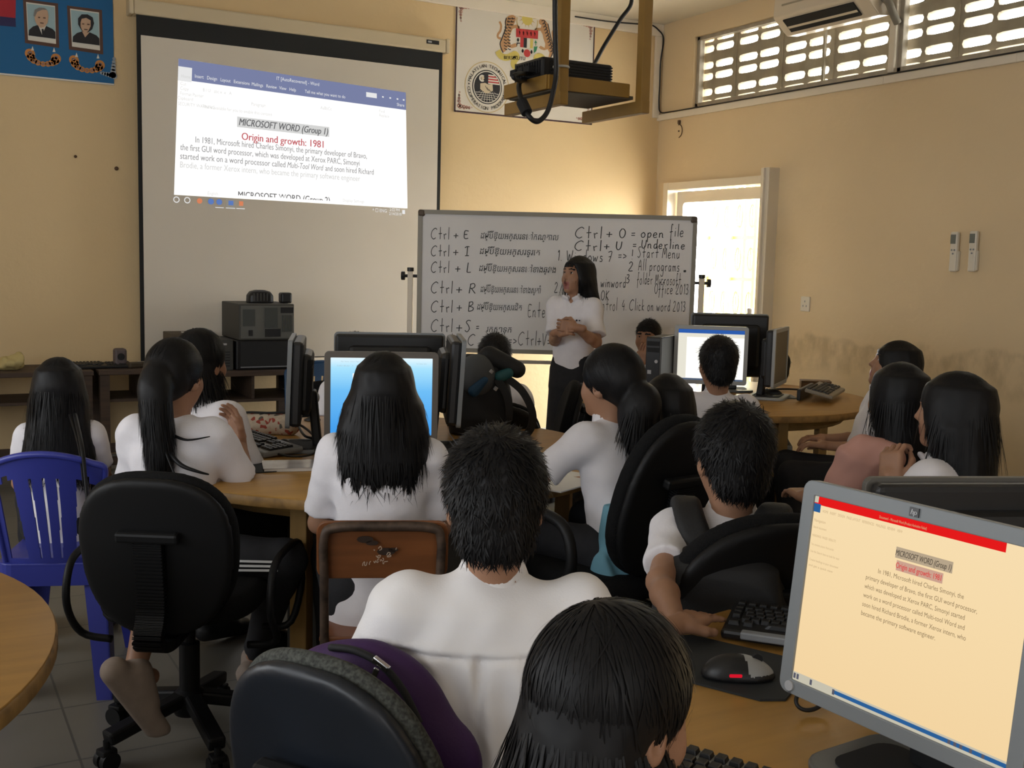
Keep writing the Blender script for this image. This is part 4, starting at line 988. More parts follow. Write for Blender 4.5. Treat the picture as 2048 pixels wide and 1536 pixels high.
m = MB(); irect(m, .258, 1.02, .275, 1.055, .0008); c = iq(.100, 1.035, .0008); m.prism([(math.cos(q)*.018, math.sin(q)*.018) for q in np.linspace(0, 2*PI, 13)[:-1]], c, (1,0,0), (0,0,1), .001); m.build('taskbar_icon', E_ORG, pic)

# ---------------------------------------------------------------- printed posters (flat vinyl sheets on the front wall)
def sheet(name, label, cat, corners, m):
    P = [at_y(*c, YF-.006) for c in corners]; x0 = (P[0].x+P[3].x)/2; x1 = (P[1].x+P[2].x)/2; z1 = (P[0].z+P[1].z)/2; z0 = (P[2].z+P[3].z)/2
    t = thing(name, label, cat, ((x0+x1)/2, YF, z0)); o = MB().box((0, -.004, (z1-z0)/2), (x1-x0, .006, z1-z0)).build('sheet', m, t)
    return t, x0, x1, z0, z1
class Art:
    """flat print: polygons given by photo pixels, laid into the plane of the sheet"""
    def __init__(s, t, lay=1): s.t = t; s.mb = MB(); s.o = t.location; s.y = -.007-.0009*lay
    def p(s, x, y): q = at_y(x, y, YF-.008); return Vector((q.x-s.o.x, s.y, q.z-s.o.z))
    def poly(s, pts): s.mb.add([s.p(*q) for q in pts], [tuple(range(len(pts)))]); return s
    def poly2(s, pts):                                   # pts in metres relative to the thing
        s.mb.add([(a, s.y, b) for a, b in pts], [tuple(range(len(pts)))]); return s
    def line(s, pts, w):
        P = [s.p(*q) for q in pts]; P = smooth_path(P, 4) if len(P) > 2 else P; vs = []
        for i, q in enumerate(P):
            d = (P[min(i+1, len(P)-1)]-P[max(i-1, 0)]).normalized(); n = Vector((-d.z, 0, d.x))*w/2; vs += [q-n, q+n]
        s.mb.add(vs, [(2*i, 2*i+1, 2*i+3, 2*i+2) for i in range(len(P)-1)]); return s
    def disc(s, x, z, r, r0=0.0, n=48, a0=0, a1=2*PI):
        k = int(n*(a1-a0)/(2*PI)); q = np.linspace(a0, a1, k+1)
        if r0 <= 0: s.mb.add([(x, s.y, z)]+[(x+r*math.cos(a), s.y, z+r*math.sin(a)) for a in q], [(0, i, i+1) for i in range(1, k+1)])
        else: s.mb.add([(x+R*math.cos(a), s.y, z+R*math.sin(a)) for a in q for R in (r0, r)], [(2*i, 2*i+1, 2*i+3, 2*i+2) for i in range(k)])
        return s
    def done(s, name, m, parent=None): return s.mb.build(name, m, parent or s.t)
PM = lambda n, c: mat('print_'+n, c, .55)
K, WH, RD, YL, GR = PM('black', (.012, .012, .016)), PM('white', (.70, .67, .60)), PM('red', (.48, .03, .03)), PM('yellow', (.62, .50, .12)), PM('green', (.03, .22, .10))
TG, GD, OR, SK, BLU, FR, PNK = PM('tiger', (.50, .27, .12)), PM('gold', (.55, .42, .20)), PM('orange', (.55, .22, .05)), PM('face', (.55, .36, .24)), PM('sky', (.33, .48, .52)), PM('frame', (.10, .045, .03)), PM('ornament', (.48, .25, .20))

t, x0, x1, z0, z1 = sheet('emblem_poster', 'white vinyl poster with tiger crest and round seal, behind the hanging projector', 'poster', ((910.5, 1.5), (1190, 39.5), (1184, 249), (909.5, 225)), mat('print_sheet', (.69, .64, .56), .5))
hw, ht = (x1-x0)/2, z1-z0
a = Art(t)
for q in ([(-hw, 0), (hw, 0), (hw, .012), (-hw, .012)], [(-hw, ht-.012), (hw, ht-.012), (hw, ht), (-hw, ht)], [(-hw, 0), (-hw+.012, 0), (-hw+.012, ht), (-hw, ht)], [(hw-.012, 0), (hw, 0), (hw, ht), (hw-.012, ht)]): a.poly2(q)
a.done('printed_border', PM('dark_line', (.05, .015, .02)))
a = Art(t)                                                # scroll ornaments in the corners
for sx, sz, X, Z in ((1, -1, -hw+.02, ht-.02), (-1, -1, hw-.02, ht-.02), (1, 1, -hw+.02, .02), (-1, 1, hw-.02, .02)):
    for k in range(9):
        u, v = (.018+.022*k, .012+.016*(8-k)/8) if k < 5 else (.012+.016*(k-5)/4, .018+.022*(k-3)); r = .016*(1-.07*k)
        a.disc(X+sx*u, Z+sz*v, r, r*.35, 14); a.disc(X+sx*v, Z+sz*u, r*.8, r*.3, 14)
a.done('corner_ornament', PNK)
cx = lambda x, y: (960+x/5.689, y/5.689)
TIG = [(300,205),(325,178),(372,168),(405,188),(408,225),(392,262),(378,285),(420,280),(458,308),(440,326),(398,318),(370,330),(352,372),(332,420),(338,470),(352,510),(398,492),(428,500),(418,532),(365,548),(318,535),(292,580),(262,600),(236,570),(228,505),(248,440),(276,390),(292,320),(288,255)]
TIG2 = [(668,235),(692,214),(735,222),(772,270),(782,330),(800,400),(822,470),(834,560),(828,625),(800,668),(778,655),(790,600),(770,560),(730,572),(690,560),(668,540),(690,520),(735,545),(742,500),(722,440),(712,390),(690,350),(650,348),(620,335),(640,316),(690,318),(700,290),(672,268)]
for T_, tail in ((TIG, [(222,245),(240,290),(232,350),(205,390),(205,425),(240,440)]), (TIG2, [(845,335),(826,370),(832,430),(842,500)])):
    Art(t).poly([cx(*q) for q in T_]).line([cx(*q) for q in tail], .018).done('crest_tiger', TG)
a = Art(t, 2)
for q in range(11):
    f = q/10
    x, y = 300-60*f*(1.4-f)+0, 200+350*f
    for dx in (0, 40): a.line([cx(x+dx+(30 if y < 300 else 0), y), cx(x+dx+22, y+14), cx(x+dx+34+(20 if y < 300 else 0), y+12)], .007)
    x2 = 700+100*f; a.line([cx(x2, y+40), cx(x2+22, y+30), cx(x2+40, y+46)], .007); a.line([cx(x2+25, y+55), cx(x2+45, y+48)], .007)
a.line([cx(*q) for q in [(300,205),(288,255),(292,320),(248,440),(228,505),(262,600)]], .008).line([cx(*q) for q in [(772,270),(800,400),(834,560),(800,668)]], .008)
a.done('crest_tiger_stripes', K)
a = Art(t); a.poly([cx(*q) for q in [(412,330),(662,352),(660,520),(640,600),(600,645),(535,668),(478,640),(432,585),(412,500)]]); a.done('crest_shield', PM('shield', (.62, .58, .50)))
a = Art(t, 2); a.poly([cx(*q) for q in [(410,322),(662,348),(658,445),(410,420)]]).poly([cx(*q) for q in [(460,425),(497,428),(493,540),(456,536)]]).disc(*[(lambda v: (v.x, v.z))(a.p(*cx(535, 606)))][0], .030, 0, 12); a.done('crest_red', RD)
Art(t, 2).poly([cx(*q) for q in [(497,430),(534,434),(530,545),(494,540)]]).done('crest_black', K)
Art(t, 2).poly([cx(*q) for q in [(572,438),(606,442),(600,552),(568,548)]]).disc(*[(lambda v: (v.x, v.z))(Art(t).p(*cx(538, 215)))][0], .048, 0, 20).done('crest_yellow', YL)
a = Art(t, 2); a.poly([cx(*q) for q in [(612,530),(656,528),(640,580),(610,608)]]).poly([cx(*q) for q in [(632,455),(650,490),(618,490)]]).poly([cx(*q) for q in [(630,488),(638,488),(638,520),(630,520)]]); a.done('crest_green', GR)
a = Art(t, 2)
for k in range(5):
    u = 450+43*k; a.line([cx(u, 350+4*k), cx(u+3, 395+4*k)], .006); a.line([cx(u-8, 362+4*k), cx(u+10, 372+4*k)], .006)
a.poly([cx(*q) for q in [(536,435),(570,438),(566,548),(532,545)]]); a.done('crest_white', WH)
a = Art(t, 2)
for u, v in ((432,455), (485,580), (585,592)): a.line([cx(u, v-22), cx(u, v+20)], .012); a.line([cx(u-13, v), cx(u+13, v)], .010)
a.line([cx(418, 490), cx(455, 492)], .008); a.done('crest_small_marks', K)
c = Art(t).p(*cx(538, 228)); a = Art(t); a.disc(c.x, c.z-.01, .098, .088, 40, PI*.93, PI*2.07)
for k in range(14): q = k*2*PI/14; a.mb.add([(c.x+.052*math.cos(q-.1), a.y, c.z+.02+.052*math.sin(q-.1)), (c.x+.052*math.cos(q+.1), a.y, c.z+.02+.052*math.sin(q+.1)), (c.x+.082*math.cos(q), a.y, c.z+.02+.082*math.sin(q))], [(0,1,2)])
a.done('crest_crescent_and_star', GD)
a = Art(t, 3); a.line([cx(*q) for q in [(200,578),(235,635),(300,655),(370,630),(400,618),(420,650),(385,700),(395,755),(520,790),(640,785),(690,740),(650,690),(640,655),(690,645),(740,690),(800,715),(840,690)]], .050); a.done('crest_ribbon', YL)
a = Art(t, 4); put_text(a.mb, 'BERSEKUTU', a.p(*cx(268, 672)), Vector((1,0,.06)), (0,0,1), .036, bold=.01); put_text(a.mb, 'BERTAMBAH MUTU', a.p(*cx(392, 762)), (1,0,-.10), (0,0,1), .034, bold=.01)
a.line([cx(*q) for q in [(675,690),(695,668),(715,690),(735,678),(755,700)]], .008).line([cx(*q) for q in [(590,775),(620,760),(650,778),(672,755)]], .008); a.done('ribbon_lettering', K)
c = Art(t).p(974.3, 174.3); R0 = .192
a = Art(t, 1); a.disc(c.x, c.z, R0, R0*.965); a.done('seal_gold_ring', GD)
a = Art(t, 1); a.disc(c.x, c.z, R0*.665); a.done('seal_disc', K)
a = Art(t, 2); a.disc(c.x, c.z, R0*.625, R0*.585); a.disc(c.x-.045, c.z+.062, .026, .012, 24, PI*.25, PI*1.75); q = R0*.57
for k in range(4): z = c.z+.090-.020*k; xr = math.sqrt(max(q*q-(z-c.z)**2, 0)); a.poly2([(c.x+.008, z-.005), (c.x+xr, z-.005), (c.x+xr, z+.005), (c.x+.008, z+.005)])
for k in range(1, 5):                                                     # globe grid
    z = c.z-.028-.016*k; xr = math.sqrt(max(q*q-(z-c.z)**2, 0)); a.poly2([(c.x-xr, z-.0016), (c.x+xr, z-.0016), (c.x+xr, z+.0016), (c.x-xr, z+.0016)])
for k in range(-4, 5): a.mb.add([(c.x+k*.013, a.y, c.z-.030), (c.x+k*.013+.003, a.y, c.z-.030), (c.x+k*.024+.002, a.y, c.z-.030-math.sqrt(max(q*q-(k*.024)**2, 0))+.03), (c.x+k*.024-.001, a.y, c.z-.030-math.sqrt(max(q*q-(k*.024)**2, 0))+.03)], [(0,1,2,3)])
a.done('seal_white_lines', WH)
a = Art(t, 2)
for k in range(3): z = c.z+.080-.020*k; xr = math.sqrt(max(q*q-(z-c.z)**2, 0)); a.poly2([(c.x+.008, z-.005), (c.x+xr, z-.005), (c.x+xr, z+.005), (c.x+.008, z+.005)])
a.done('seal_red_stripes', RD)
a = Art(t, 3); a.poly2([(c.x-.060, c.z+.022), (c.x-.020, c.z+.030), (c.x+.010, c.z+.020), (c.x+.045, c.z+.026), (c.x+.050, c.z-.022), (c.x+.020, c.z-.040), (c.x-.012, c.z-.048), (c.x-.060, c.z-.020)]); a.disc(c.x-.040, c.z+.064, .013, 0, 12); a.done('seal_handshake', PM('hands', (.62, .52, .36)))
a = Art(t, 4)
for k in range(4): a.mb.add([(c.x-.02+.016*k, a.y, c.z+.008-.012*k), (c.x-.016+.016*k, a.y, c.z+.010-.012*k), (c.x+.006+.012*k, a.y, c.z-.022-.004*k), (c.x+.002+.012*k, a.y, c.z-.024-.004*k)], [(0,1,2,3)])
for s, rr, up in (('MALAYSIAN TECHNICAL', R0*.755, True), ('COOPERATION PROGRAMME', R0*.890, False)):
    n = len(s)
    for k, ch in enumerate(s):
        f = (k-(n-1)/2)/(n-1)
        th = PI/2-f*R_(150) if up else -PI/2+f*R_(165)
        er, et = Vector((math.cos(th), 0, math.sin(th))), Vector((math.sin(th), 0, -math.cos(th)))
        if not up: er, et = -er, -et
        O = Vector((c.x, a.y, c.z))+(er if up else -er)*rr
        put_text(a.mb, ch, O, et, er, .036, align='CENTER', bold=.008)
for q in (R_(4), R_(176)): a.disc(c.x+R0*.82*math.cos(q), c.z+R0*.82*math.sin(q), .006, 0, 10)
a.done('seal_lettering', K)

t, x0, x1, z0, z1 = sheet('portrait_banner', 'blue vinyl banner with two framed portraits at left of front wall', 'banner', ((-260, -60), (219, -33), (234, 160), (-260, 137)), mat('print_blue', (.0, .115, .30), .5))
a = Art(t); a.poly2([(-(x1-x0)/2, 0), ((x1-x0)/2, 0), ((x1-x0)/2, .010), (-(x1-x0)/2, .010)]); a.done('white_edge', WH)
Art(t).poly([(-120,-40), (32,-20), (31,36), (-120,20)]).done('flag_red', PM('flag_red', (.42, .015, .03))); Art(t).poly([(-120,20), (31,36), (32,54), (-120,40)]).done('flag_blue', PM('flag_blue', (.02, .018, .09)))
for X, Y, who in ((0, 0, 0), (88, 13, 1)):
    F = lambda q: (q[0]+X, q[1]+Y)
    fr = Art(t).poly([F(q) for q in ((46,-2), (116,7), (118.5,96), (50,86))]).done('portrait_frame', FR)
    Art(t, 2).poly([F(q) for q in ((52,4), (110,12), (112,88), (56,80))]).done('portrait_mount', WH, fr)
    Art(t, 3).poly([F(q) for q in ((53.5,7), (109,14), (111,78), (57,71))]).done('portrait_background', BLU, fr)
    Art(t, 4).poly([F(q) for q in ((57,71), (58,60), (66,53), (76,50), (92,52), (105,58), (110.5,64), (111,78))]).done('portrait_jacket', K, fr)
    if who == 0:
        Art(t, 5).poly([F(q) for q in ((76,50), (84,70), (92,52))]).done('portrait_shirt', WH, fr); Art(t, 6).poly([F(q) for q in ((83,58), (87,58), (88,72), (84,70))]).done('portrait_tie', K, fr)
        Art(t, 7).poly([F(q) for q in ((68,30), (70,21), (78,17), (88,17), (95,22), (97,33), (95,46), (88,55), (81,56), (74,50), (70,42))]).done('portrait_face', SK, fr)
        Art(t, 8).poly([F(q) for q in ((67,32), (69,20), (78,15.5), (88,16), (94,20), (84,20), (74,24), (70,34))]).done('portrait_hair', PM('grey_hair', (.22, .21, .20)), fr)
    else:
        Art(t, 5).poly([F(q) for q in ((76,50), (82,62), (91,52))]).done('portrait_neck', SK, fr)
        Art(t, 6).poly([F(q) for q in ((68,36), (68,24), (75,16), (87,16), (97,22), (100,34), (96,46), (88,52), (76,50))]).done('portrait_hair', K, fr)
        Art(t, 7).poly([F(q) for q in ((73,32), (75,25), (84,23), (93,28), (93,40), (88,50), (82,53), (76,48), (73,40))]).done('portrait_face', SK, fr)
    a = Art(t, 9); a.line([F((76,35)), F((80,35.5))], .007).line([F((86,36)), F((91,36.5))], .007).line([F((80,46)), F((87,47))], .006).line([F((60,82)), F((108,89))], .006); a.done('portrait_features', PM('dark_brown', (.10, .05, .03)), fr)
    a = Art(t, 1)
    for k in range(9):
        q = PI+PI*k/8; u, v = 86+26*math.cos(q)*1.0, 108-16*math.sin(q)*1.0+ (k-4)*1.2; p = a.p(*F((u, v+4))); r = .030*(1-.45*math.sin(PI*k/8)); a.disc(p.x, p.z, r, r*.45, 14); a.disc(p.x, p.z, r*.3, 0, 8)
    a.done('garland_ornament', OR)
    a = Art(t, 2)
    for u, v in ((65,97), (108,100)): a.poly([F((u,v-5)), F((u+3,v+4)), F((u-3,v+4))])
    a.done('garland_finial', WH)
a = Art(t); 
for k in range(6): p = a.p(228-5*k, 152-1.2*k); a.disc(p.x, p.z, .020*(1-.1*k), 0, 12); p = a.p(226+.8*k*.5, 150-6.5*k); a.disc(p.x, p.z, .020*(1-.1*k), 0, 12)
a.done('corner_ornament', PM('grey_ornament', (.30, .33, .36)))

# small marks on the front wall
for x, y, r in ((151, 313, .010), (233, 337, .014)):
    p = at_y(x, y, YF-.004); tag(MB().lathe((0,0,0), [(r, 0), (r*.5, .008)], 8).build('wall_nail', mat('rusty_brown', ()), origin=None), 'brown nail stub in the front wall, %s' % ('nearer the screen' if x > 200 else 'farther from the screen'), 'nail')
    o = bpy.context.scene.objects[-1] if False else COL.objects[-1]; o.location = p; o.rotation_euler = (PI/2, 0, 0)

# ---------------------------------------------------------------- projector on its hanging shelf
YP = 4.40
A = at_y(1121, 205, YP); Bp = at_y(1284, 222, YP)
sx_, sz_ = A.x, at_y(1121, 197, YP).z
M_YST = mat('yellow_brown_steel', (.30, .165, .030), .5, noise=.08, nscale=10)
PW = Bp.x-A.x
t = thing('projector_shelf', 'yellow brown steel shelf hanging from ceiling under the projector', 'shelf', (A.x, YP, ZC))
zz = lambda z: z-ZC
bz = sz_-.01
for x in (0, PW): MB().box((x, 0, (zz(bz)-.02)/2), (.05, .05, -(zz(bz)-.02))).build('hanging_post', M_YST, t, bev=.003)
for x in (0, PW): MB().box((x, .235, zz(bz)+.01), (.046, .53, .058)).build('support_bar', M_YST, t, bev=.003)
MB().box((PW/2-.03, .235, zz(bz)+.055), (PW+.0, .40, .016)).build('shelf_board', mat('shelf_underside', (.09, .075, .05), .7), t)
rm = MB(); x0_, x1_, y0_, y1_ = -.05, PW-.06, .035, .44; zb_ = zz(bz)+.085
rm.box(((x0_+x1_)/2, y0_, zb_), (x1_-x0_, .02, .065)); rm.box((x0_, (y0_+y1_)/2, zb_), (.02, y1_-y0_, .065)); rm.box((x1_, (y0_+y1_)/2, zb_), (.02, y1_-y0_, .065)); rm.box(((x0_+x1_)/2, y1_, zb_), (x1_-x0_, .02, .065))
rm.build('shelf_rim', M_YST, t, bev=.002)
tie = MB().tube([Vector((.034*math.cos(q)-.003, .034*math.sin(q)-.002, zz(bz)+.15)) for q in np.linspace(0, 2*PI, 17)[:-1]], .006, 6, closed=True); tie.build('cable_tie', mat('tie_white', (.5, .47, .40), .5), t, smooth=True)
pw, pd, ph = PW*.86, .27, .115
t2 = thing('projector', 'black projector standing on the hanging steel shelf', 'projector', (A.x+pw/2-.045, YP+.05+pd/2+.05, bz+.066))
pb = MB().box((0, 0, ph/2+.03), (pw, pd, ph), bev=.012); pb.build('body', M_BLACK, t2)
for sx in (-1, 1):
    for sy in (-1, 1): MB().cyl((sx*pw*.38, sy*pd*.38, -.003), (sx*pw*.38, sy*pd*.38, .032), .018).build('foot', M_BLACKM, t2)
gr = MB()
for k in range(7): gr.box((.02, -pd/2-.002, .05+.013*k), (pw*.88, .006, .006))
for k in range(10): gr.box((-pw/2-.002, -pd*.42+.024*k, .10), (.006, .010, .06))
gr.build('vent_grille', M_BLACKM, t2)
MB().cyl((.06, pd/2-.01, .11), (.06, pd/2+.04, .11), .05, .055).build('lens', M_BLACK, t2)
pl = MB()
for yy in (-.06, .0, .07): pl.box((-pw/2-.02, yy, .09), (.05, .05, .03), bev=.004)
pl.build('plug', M_BLACKM, t2)
def atp(px, py, y): return at_y(px, py, y)
c1 = [atp(1262, -30, 4.9), atp(1262, 8, 4.9), atp(1240, 40, 4.9), atp(1208, 92, 4.9), atp(1190, 125, 4.85), atp(1178, 136, 4.8), atp(1150, 140, 4.72), atp(1120, 142, 4.72)]
tag(MB().tube(smooth_path(c1, 6), .011, 8).build('power_cable', M_CABLE, smooth=True), 'black cable sloping from the ceiling to the top of the projector', 'cable')
c2 = [atp(1110, -30, YP-.05), atp(1110, 30, YP-.045), atp(1111, 90, YP-.045), atp(1112, 148, YP-.045), atp(1106, 185, YP-.06), atp(1094, 225, YP-.06), atp(1075, 243, YP-.06), atp(1058, 233, YP-.06), atp(1046, 208, YP), atp(1038, 180, YP+.1), atp(1040, 164, YP+.2), atp(1052, 157, YP+.3)]
t3 = thing('video_cable', 'thick black video cable looping under the projector with a round core', 'cable', tuple(c2[5]))
tr = lambda pts: [Vector(p)-c2[5] for p in pts]
MB().tube(tr(smooth_path(c2, 6)), .012, 8).build('cord', M_CABLE, t3, smooth=True)
f0, f1 = atp(1043, 203, YP-.005), atp(1054, 226, YP-.05); MB().cyl(*tr([f0, f1]), .026, n=16).build('ferrite_core', M_BLACKM, t3, bev=.004)
c3 = [atp(1055, 158, YP+.3), atp(1042, 162, YP+.12), atp(1029, 157, YP+.06), atp(1027, 151, YP+.06), atp(1040, 147, YP+.1), atp(1062, 149, YP+.3)]
tag(MB().tube(smooth_path(c3, 6), .010, 8).build('loop_cable', M_CABLE, smooth=True), 'black cable loop sticking out beside the projector plugs', 'cable')

# ---------------------------------------------------------------- whiteboard on wheels
DW = 7.15
WTL, WTR, WBL, WBR = at(835, 422, DW), at(1393, 431, DW), at(834, 706, DW), at(1385, 714, DW)
wx = ((WTR-WTL)+(WBR-WBL)); wx.z = 0; wx.normalize(); wL = ((WTR-WTL).length+(WBR-WBL).length)/2; wc = (WTL+WTR+WBL+WBR)/4; wH = ((WTL+WTR)/2-(WBL+WBR)/2).z
rzw = math.atan2(wx.y, wx.x)
t = thing('whiteboard', 'large whiteboard with handwritten shortcuts standing on a metal stand', 'whiteboard', (wc.x, wc.y, 0), rzw)
zc = wc.z; z0_, z1_ = zc-wH/2, zc+wH/2
MB().box((0, 0, zc), (wL-.03, .016, wH-.03)).build('panel', mat('whiteboard_enamel', (.74, .72, .71), .30, noise=.03, nscale=3), t)
fm = MB(); ring_faces(rrect(wL, wH, .035), rrect(wL-.055, wH-.055, .012), (0, .014, zc), (1,0,0), (0,0,1), .032, fm); fm.build('frame', mat('board_frame', (.26, .24, .20), .45, metal=.3), t)
for sx in (-1, 1):
    for sz in (-1, 1):
        MB().box((sx*(wL/2-.022), -.004, zc+sz*(wH/2-.022)), (.044, .040, .044), bev=.012).build('corner_cap', mat('corner_cap_brown', (.10, .075, .055), .6), t)
for sx in (-1, 1):
    x = sx*(wL/2+.045); MB().box((x, .0, (zc+.06)/2), (.035, .035, zc+.06)).build('post', M_TRIMW, t, bev=.004)
    kb = MB(); kb.cyl((x-sx*.05, 0, zc+.03), (x+sx*.035, 0, zc+.03), .010); kb.cyl((x+sx*.035, 0, zc+.03), (x+sx*.06, 0, zc+.03), .028, n=12); kb.cyl((x, 0, zc+.06), (x, 0, zc+.085), .022, n=12); kb.build('knob', M_BLACK, t, bev=.003)
    MB().box((x, 0, .06), (.04, .60, .04), bev=.004).build('foot', M_TRIMW, t)
    for sy in (-1, 1): MB().cyl((x-.012, sy*.28, .022), (x+.012, sy*.28, .022), .022, n=16).build('castor', M_BLACK, t)
MB().box((0, 0, z0_-.055), (wL+.06, .030, .022)).build('cross_bar', M_ALUD, t)
def wuv(px, py):                                         # photo pixel -> board plane (local x, z)
    d = Vector(ray(px, py)); n = Vector((-wx.y, wx.x, 0)); o = Vector(CAMP); k = ((Vector((wc.x, wc.y, 0))-o).dot(n))/d.dot(n); p = o+d*k-Vector((wc.x, wc.y, 0)); return p.dot(wx), p.z
sc = DW*1.02/FPX; M_INK2 = M_INK
def pen(s, px, py, cap, w=.0055, font=None, width=None):
    hw_ = MB(); x, z = wuv(px, py); O = Vector((x, -.0098, z)); n0 = 0
    if font: put_text(hw_, s, O, (1,0,0), (0,0,1), cap*sc*1.25, shear=.18, width=width*sc if width else None)
    else:
        e = put_pen(hw_, s, O, Vector((1,0,0)), Vector((0,0,1)), cap*sc, w)
        if width and e: k = width*sc/e; hw_.v[n0:] = [(x+(a-x)*k, b, c) for a, b, c in hw_.v[n0:]]
    if hw_.v: hw_.build('handwriting', M_INK, t)
for i, (s, y, cap) in enumerate((('Ctrl', 478, 21), ('Ctrl', 512, 20), ('Ctrl', 545, 21), ('Ctrl', 586, 22), ('Ctrl', 624, 22), ('Ctrl', 663, 24), ('Ctrl', 693, 24))): pen(s, 862, y, cap, width=37 if i < 3 else 44)
for s, x, y, cap, w_ in (('+ E', 907, 477, 17, 32), ('+ I', 906, 511, 19, 35), ('+ L', 910, 544, 19, 35), ('+ R', 912, 586, 20, 42), ('+ B', 913, 622, 20, 36), ('+S', 912, 663, 23, 32), ('= ', 952, 660, 18, 14), ('+ C', 916, 690, 22, 36), ('=>', 1017, 688, 20, 18), ('Ctrl+V=', 1036, 690, 26, 66),
    ('Enter', 1055, 634, 27, 44), ('Ctrl', 1150, 476, 21, 54), ('+ O', 1212, 475, 19, 40), ('= open', 1262, 474, 18, 66), ('file', 1338, 473, 22, 30), ('Ctrl', 1149, 501, 19, 54), ('+ U', 1207, 499, 17, 38), ('= Underline', 1265, 496, 17, 104), ('1. Windows 7', 1113, 521, 21, 110), ('=> !', 1236, 518, 19, 30), ('Start Menu', 1274, 515, 21, 84),
    ('2', 1256, 542, 19, 12), ('All programs', 1276, 541, 21, 82), ('2.', 1108, 585, 21, 13), ('winword', 1201, 574, 20, 50), ('3', 1251, 566, 18, 9), ('folder Microsoft', 1273, 568, 21, 88), ('*', 1366, 549, 10, 7), ('Office 2013', 1308, 587, 21, 68), ('OK', 1201, 600, 20, 18), ('control', 1190, 620, 23, 44), ('4. Click on word 2013', 1243, 620, 21, 126)): pen(s, x, y, cap, width=w_)
for s, x, y, w_ in (('ដើម្បីឱ្យអក្សរនៅកណ្តាល', 960, 477, 152), ('ដើម្បីឱ្យអក្សរទ្រេត', 958, 508, 118), ('ដើម្បីឱ្យអក្សរនៅខាងឆ្វេង', 957, 542, 150), ('ដើម្បីឱ្យអក្សរនៅខាងស្តាំ', 960, 584, 118), ('ដើម្បីឱ្យអក្សរដិត', 953, 619, 88), ('រក្សាទុក', 972, 664, 50)): pen(s, x, y, 14, font=1, width=w_)
# ---------------------------------------------------------------- tables
def wood(name, c, dark=.25, sc=(1, 9, 1)):
    return mat(name, c, .36, noise=dark, nscale=3.0, stretch=sc, spec=.45, ndetail=6)
M_TAB = wood('yellow_laminate', (.42, .225, .055), .14); M_TABE = mat('worn_table_edge', (.30, .165, .045), .6, noise=.5, nscale=18)
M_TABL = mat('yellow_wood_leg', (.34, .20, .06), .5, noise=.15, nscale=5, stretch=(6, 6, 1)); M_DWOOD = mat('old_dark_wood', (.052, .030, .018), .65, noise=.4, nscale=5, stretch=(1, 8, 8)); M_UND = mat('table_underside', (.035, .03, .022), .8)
TZ = .745
def round_table(label, cx, cy, r, phase=0):
    t = thing('round_table', label, 'table', (cx, cy, 0), 0, 'round classroom computer tables')
    MB().lathe((0, 0, TZ-.034), [(r-.002, 0), (r, .003), (r, .026), (r-.003, .030)], 96).build('tabletop_edge', M_TABE, t, auto=40)
    MB().lathe((0, 0, TZ-.006), [(r-.004, 0), (r-.004, .005), (r-.006, .006)], 96).build('tabletop', M_TAB, t, auto=40)
    for k in range(4):
        q = phase+PI/2*k; x, y = .80*r*math.cos(q), .80*r*math.sin(q); MB().box((x, y, (TZ-.034)/2), (.055, .055, TZ-.034), rz=q).build('leg', M_TABL, t, bev=.003)
    MB().tube([Vector((.80*r*math.cos(q), .80*r*math.sin(q), TZ-.08)) for q in np.linspace(0, 2*PI, 33)[:-1]], .020, 4, closed=True).build('apron', M_TABL, t)
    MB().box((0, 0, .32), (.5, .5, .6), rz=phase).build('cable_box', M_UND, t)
    return t
MT = (1.52, 3.72, .87); RT = (3.90, 4.66, .82); LT = (-.632, 2.239, .871); FT = (1.60, .88, .83)
round_table('round yellow table in the middle of the room under four monitors', *MT, R_(48+90))
round_table('round yellow table beside the right wall under the grey and black monitors', *RT, R_(-12))
round_table('empty yellow table edge at the lower left of the photo', *LT, R_(80))
round_table('round yellow table at lower right under the large lit monitor', *FT, R_(20))

# ---------------------------------------------------------------- chairs
M_CHF = mat('black_chair_fabric', (.0065, .0065, .007), .9, spec=.2, noise=.25, nscale=120, bump=.3, bscale=300); M_CHP = mat('black_chair_plastic', (.006, .006, .0065), .5, spec=.25); M_NAVY = mat('blue_black_shell', (.008, .011, .017), .40, spec=.5, noise=.2, nscale=6)
M_RIM = mat('grey_weave', (.055, .058, .050), .9, noise=.6, nscale=180, ndetail=1)
def pad_net(w, h, t, p=2.6, bend=0.0, cell=.008, top=1.0, rd=.018, vb=0.0):
    """superelliptic cushion in the x-z plane, thickness along y; top narrows or widens the upper half"""
    s = SDF((-w/2-.04, -t-.14, -h/2-.04), (w/2+.04, t+.14, h/2+.04), cell); sl, (X, Y, Z) = s.sub(s.lo, s.lo+s.c*s.n)
    k = 1+(top-1)*np.clip(Z/h+.5, 0, 1); g = (np.abs(X/(w/2*k))**p+np.abs(Z/(h/2))**p)**(1/p)
    a = (g-1)*min(w, h)/2*.85+rd; b = np.abs(Y-bend*X**2-vb*Z**2)-t/2+rd
    s.F[sl] = np.sqrt(np.maximum(a, 0)**2+np.maximum(b, 0)**2)+np.minimum(np.maximum(a, b), 0)-rd
    return s.net()
def place(V, R=np.eye(3), o=(0,0,0)): return V @ np.array(R).T+_np(o)
